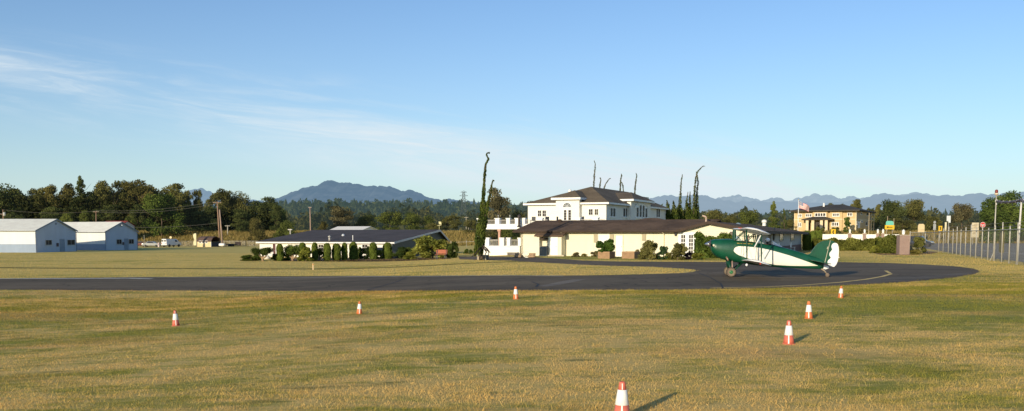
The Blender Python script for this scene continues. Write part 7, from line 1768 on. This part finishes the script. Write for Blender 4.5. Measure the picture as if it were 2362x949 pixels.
m = MB(); m.box(-w_, w_, 0, .04, z0, z1); m.build('panel', PM('cream_board', (.70, .62, .42), .7), o)
o, w_, z0, z1 = sign('cream_sign_board', 'large cream notice board with faded lettering behind the fence', 2248.5, 215, 514, 548, 16, None, 2)
m = MB(); m.box(-w_, w_, 0, .08, z0, z1); m.build('panel', PM('cream_board2', (.58, .49, .33), .75, .2, 1.5), o)
m = MB(); zz = z1
for (u0, u1, v0, v1) in ((-.45, -.30, .62, .90), (-.10, .05, .62, .90), (.28, .40, .62, .90), (-.7, .7, .44, .48), (-.6, .5, .34, .38), (-.7, .65, .24, .28)): m.add([(w_*u0, -.006, z0+(z1-z0)*v0), (w_*u1, -.006, z0+(z1-z0)*v0), (w_*u1, -.006, z0+(z1-z0)*v1), (w_*u0, -.006, z0+(z1-z0)*v1)], [(0, 1, 2, 3)])
m.build('lettering', PM('faded_letter', (.36, .28, .17), .8), o, fix=False)
o, w_, z0, z1 = sign('no_entry_sign', 'round red no entry sign with a white bar behind the chain link fence', 2265, 150, 512.5, 525.5, 12.5, None)
m = MB(); m.lathe([(.01, 0), (w_, 0), (w_, .02), (.01, .02)], (0, 0, (z0+z1)/2), 24, 'y'); p = m.build('panel', PM('sign_red', (.60, .06, .05), .5, .08), o)
m = MB(); c = (z0+z1)/2; m.add([(-w_*.68, -.006, c-w_*.16), (w_*.68, -.006, c-w_*.16), (w_*.68, -.006, c+w_*.16), (-w_*.68, -.006, c+w_*.16)], [(0, 1, 2, 3)]); m.build('bar', whitem, p, fix=False)
m = MB(); n = 26; ro_, ri_ = w_*.99, w_*.91; m.add([(q*math.cos(2*math.pi*i/n), -.005, c+q*math.sin(2*math.pi*i/n)) for q in (ri_, ro_) for i in range(n)], [(i, (i+1) % n, n+(i+1) % n, n+i) for i in range(n)]); m.build('ring', whitem, p, fix=False)
# olive board hung on the fence
k = 12; a, b = P2[11], P2[12]; mid = a.lerp(b, .78); d = (b-a); rz = math.atan2(d.y, d.x)
o = thing('olive_board', 'olive yellow plastic board hung on the fence below the obstruction light', 'board', mid, rz); s = mid.y/F
m = MB(); z1, z0 = at(2307, 533, mid.y).z-mid.z, at(2307, 583, mid.y).z-mid.z; w_ = 1.05; m.box(-w_, w_, .06, .10, z0, z1)
m.build('panel', PM('olive_plastic', (.26, .21, .05), .6, .25, 1.2), o); m = MB(); [m.box(-w_, w_, .04, .059, z, z+.05) for z in (z0+.1, (z0+z1)/2, z1-.15)]; m.build('batten', PM('olive_batten', (.16, .13, .04), .6), o)
# obstruction light pole and second pole with the bundle of cables between
Yp = P2[11].y+.6
g = gy(2291, Yp); topz = at(2301, 438, Yp).z; o = thing('obstruction_light_pole', 'thin steel pole with a red obstruction light on top beside the fence', 'light pole', g)
h = topz-g.z; tx = (at(2300, 450, Yp)-g).x*.5
m = MB(); m.path([(0, 0, -.2), (tx*.5, 0, h*.5), (tx, 0, h*.93)], [.065, .055, .045], 8); m.build('pole', pg, o, smooth=True)
m = MB(); m.lathe([(.10, h*.925), (.16, h*.935), (.16, h*.95), (.10, h*.955)], (tx, 0, 0), 12); m.build('lamp_base', PM('lamp_base_cream', (.6, .5, .36), .5), o)
m = MB(); m.lathe([(.11, h*.956), (.13, h*.965), (.12, h*.99), (.08, h), (.02, h*1.002)], (tx, 0, 0), 12); m.build('red_lamp', PM('red_lamp_glass', (.20, .025, .015), .3, .1), o, smooth=True)
m = MB(); m.ball((tx*.9, -.05, h*.84), (.12, .12, .16), 10, 6); m.ball((tx*.92, -.05, h*.80), (.09, .09, .09), 8, 6); m.build('junction_box', PM('insulator_cream', (.62, .58, .5), .5), o, smooth=True)
m = MB(); m.tube((0, -.1, 0), (.0, -.1, .9), .03); m.tube((-.35, -.1, 0), (0, -.1, .85), .025); m.tube((.0, -.12, 1.0), (.0, -.12, 1.35), .10); m.build('brace', pg, o)
g2 = gy(2345, P2[14].y+.5); Y2 = g2.y; h2 = at(2350, 462, Y2).z-g2.z; tx2 = .18; o2 = thing('steel_pole', 'white painted steel pole by the fence at the right edge', 'pole', g2)
m = MB(); m.path([(0, 0, -.2), (tx2*.5, 0, h2*.5), (tx2, 0, h2)], [.09, .075, .06], 8); m.build('pole', PM('pole_white', (.66, .62, .58), .5, .15), o2, smooth=True)
m = MB(); m.lathe([(.085, h2*.60), (.11, h2*.605), (.11, h2*.62), (.085, h2*.625)], (tx2*.6, 0, 0), 10); m.build('sleeve', greymetal, o2)
A = Vector((g.x+tx*.9, g.y, g.z+h*.84)); B = Vector((g2.x+tx2, g2.y, g2.z+h2)); Cc = B+(B-A).normalized()*2.2+Vector((0, 0, -.25))
o = thing('cable_bundle', 'mottled dark bundle of cables sagging between the two tall poles by the fence', 'cable', A); pts = [A.lerp(B, t)-Vector((0, 0, .22*4*t*(1-t)*.6)) for t in np.linspace(0, 1, 12)]+[B.lerp(Cc, t) for t in np.linspace(.25, 1, 5)]
m = MB(); m.path([p-A for p in pts], [.05]+[.10+.03*math.sin(i*2.1) for i in range(len(pts)-2)]+[.07], 8); m.build('bundle', PM('cable_wrap', (.14, .12, .14), .7, .6, 2.2), o, smooth=True)
m = MB(); 
for i in range(60):
    t = i/60*(len(pts)-1); j = min(int(t), len(pts)-2); p = pts[j].lerp(pts[j+1], t-j)-A; a = i*1.1; m.ball((p.x, p.y+.09*math.cos(a), p.z+.10*math.sin(a)), (.05, .04, .04), 6, 4)
m.build('binding', PM('cable_binding', (.45, .42, .45), .6, .3, 3), o)
# third thin post behind the fence
g = gy(2284, 150)
# flagpole and flag
Yf = 268; g = gy(1840, Yf); top = at(1840.5, 461.5, Yf); h = top.z-g.z; o = thing('flagpole', 'tall white flagpole in front of the tan house', 'flagpole', g)
m = MB(); m.path([(0, 0, 0), (0, 0, h*.6), (0, 0, h)], [.13, .11, .07], 10); m.build('pole', whitem, o, smooth=True); m = MB(); m.ball((0, 0, h+.1), .13, 10, 6); m.build('finial', PM('gold_ball', (.6, .45, .15), .3, metal=.5), o, smooth=True)
s = Yf/F; fo = thing('flag', 'red and white striped flag with a blue star field drooping from the flagpole', 'flag', (g.x+.1, g.y, g.z+h-.35))
def fpt(u, v):                                    # u along the fly 0..1, v down the hoist 0..1
    x = 25*s*u*(1-.05*v); z = -16*s*v*(1-.25*u)-12.5*s*u**1.15; y = .45*math.sin(u*7+v*1.2)*u**.5
    return (x, y, z)
def strip(v0, v1, u0, u1, n=22, off=0):
    m = MB(); m.add([(x, y+off, z) for x, y, z in [fpt(u0+(u1-u0)*i/n, v0) for i in range(n+1)]+[fpt(u0+(u1-u0)*i/n, v1) for i in range(n+1)]], [(i, i+1, n+2+i, n+1+i) for i in range(n)]); return m
fr = PM('flag_red', (.55, .09, .08), .7, .1); fwm = PM('flag_white', (.76, .72, .66), .7, .06); fb = PM('flag_blue', (.08, .09, .22), .7, .1)
for nm, mt, par in (('red_stripes', fr, 0), ('white_stripes', fwm, 1)):
    m = MB()
    for i in range(13):
        if i % 2 == par: q = strip(i/13, (i+1)/13, 0 if i > 6 else .4, 1); m.add(q.v, q.f)
    m.build(nm, mt, fo, fix=False)
q = MB()
for i in range(7): s_ = strip(i/13, (i+1)/13, 0, .4, 10); q.add(s_.v, s_.f)
can = q.build('canton', fb, fo, fix=False)
m = MB()
for a in range(9):
    for b in range(6 if a % 2 == 0 else 5):
        u = .4*((b+.5+(.5 if a % 2 else 0))/6.2); v = (7/13)*(a+.6)/9.3; c = fpt(u, v)
        for k in range(5):
            an = k*1.2566+1.57; m.add([(c[0]+.085*math.cos(an), c[1]-.012, c[2]+.085*math.sin(an)), (c[0]+.034*math.cos(an+.628), c[1]-.012, c[2]+.034*math.sin(an+.628)), (c[0], c[1]-.012, c[2]), (c[0]+.034*math.cos(an-.628), c[1]-.012, c[2]+.034*math.sin(an-.628))], [(0, 1, 2, 3)])
m.build('stars', fwm, can, fix=False)
# street lamp beside the tan house and thin poles near the signs
for px, top_, Y, lab in ((2003, 492, 262, 'tall thin pole at the right end of the tan house'), (2060.5, 505, 285, 'thin brown pole right of the arrow sign'), (2045.5, 500, 300, 'thin grey pole behind the arrow sign')):
    g = gy(px, Y); h = at(px, top_, Y).z-g.z; o = thing('thin_pole', lab, 'pole', g); m = MB(); m.tube((0, 0, -.2), (0, 0, h), .10, .07); m.build('pole', PM('thin_pole_paint', (.45, .36, .24), .6), o); m = MB(); m.ball((0, 0, h), .10, 8, 6); m.build('cap', pg, o)
# lattice transmission tower
Yt = 620; g = gy(1070, Yt); h = at(1069, 443, Yt).z-g.z; o = thing('lattice_tower', 'grey lattice power transmission tower in front of the forested ridge', 'transmission tower', g)
def corner_(t, i): w_ = (3.4*(1-t)**1.4+.7); return Vector(((1 if i in (1, 2) else -1)*w_, (1 if i in (2, 3) else -1)*w_, h*t))
tw = PM('tower_steel', (.10, .12, .125), .8, .1)
m = MB(); lv = [0, .16, .3, .43, .55, .66, .76, .86, .94, 1.0]
for i in range(4):
    for a, b in zip(lv[:-1], lv[1:]):
        m.tube(corner_(a, i), corner_(b, i), .12, n=5); m.tube(corner_(a, i), corner_(b, (i+1) % 4), .09, n=4); m.tube(corner_(a, (i+1) % 4), corner_(b, i), .09, n=4); m.tube(corner_(b, i), corner_(b, (i+1) % 4), .08, n=4)
m.build('lattice', tw, o)
for t, w_ in ((.80, 2.6), (.90, 3.0), (.985, 2.2)):
    m = MB(); z = h*t
    for sg in (-1, 1): m.tube((0, 0, z), (sg*w_, 0, z+.2), .12, n=5); m.tube((0, 0, z+1.2), (sg*w_, 0, z+.2), .10, n=5)
    m.build('crossarm', tw, o)
# second thin tower legs seen right of it
for px, top_, lab in ((1075.5, 500, 'thin pale pole immediately right of the lattice tower'), (1081, 508, 'second thin pale pole right of the lattice tower')):
    g = gy(px, 420); h = at(px, top_, 420).z-g.z; o = thing('thin_pole', lab, 'pole', g); m = MB(); m.tube((0, 0, -.2), (0, 0, h), .16, .12); m.build('pole', PM('pale_pole', (.42, .38, .30)), o); m = MB(); m.box(-1, 1, -.05, .05, h-.5, h-.35); m.build('crossarm', PM('pale_pole', (.42, .38, .30)), o)
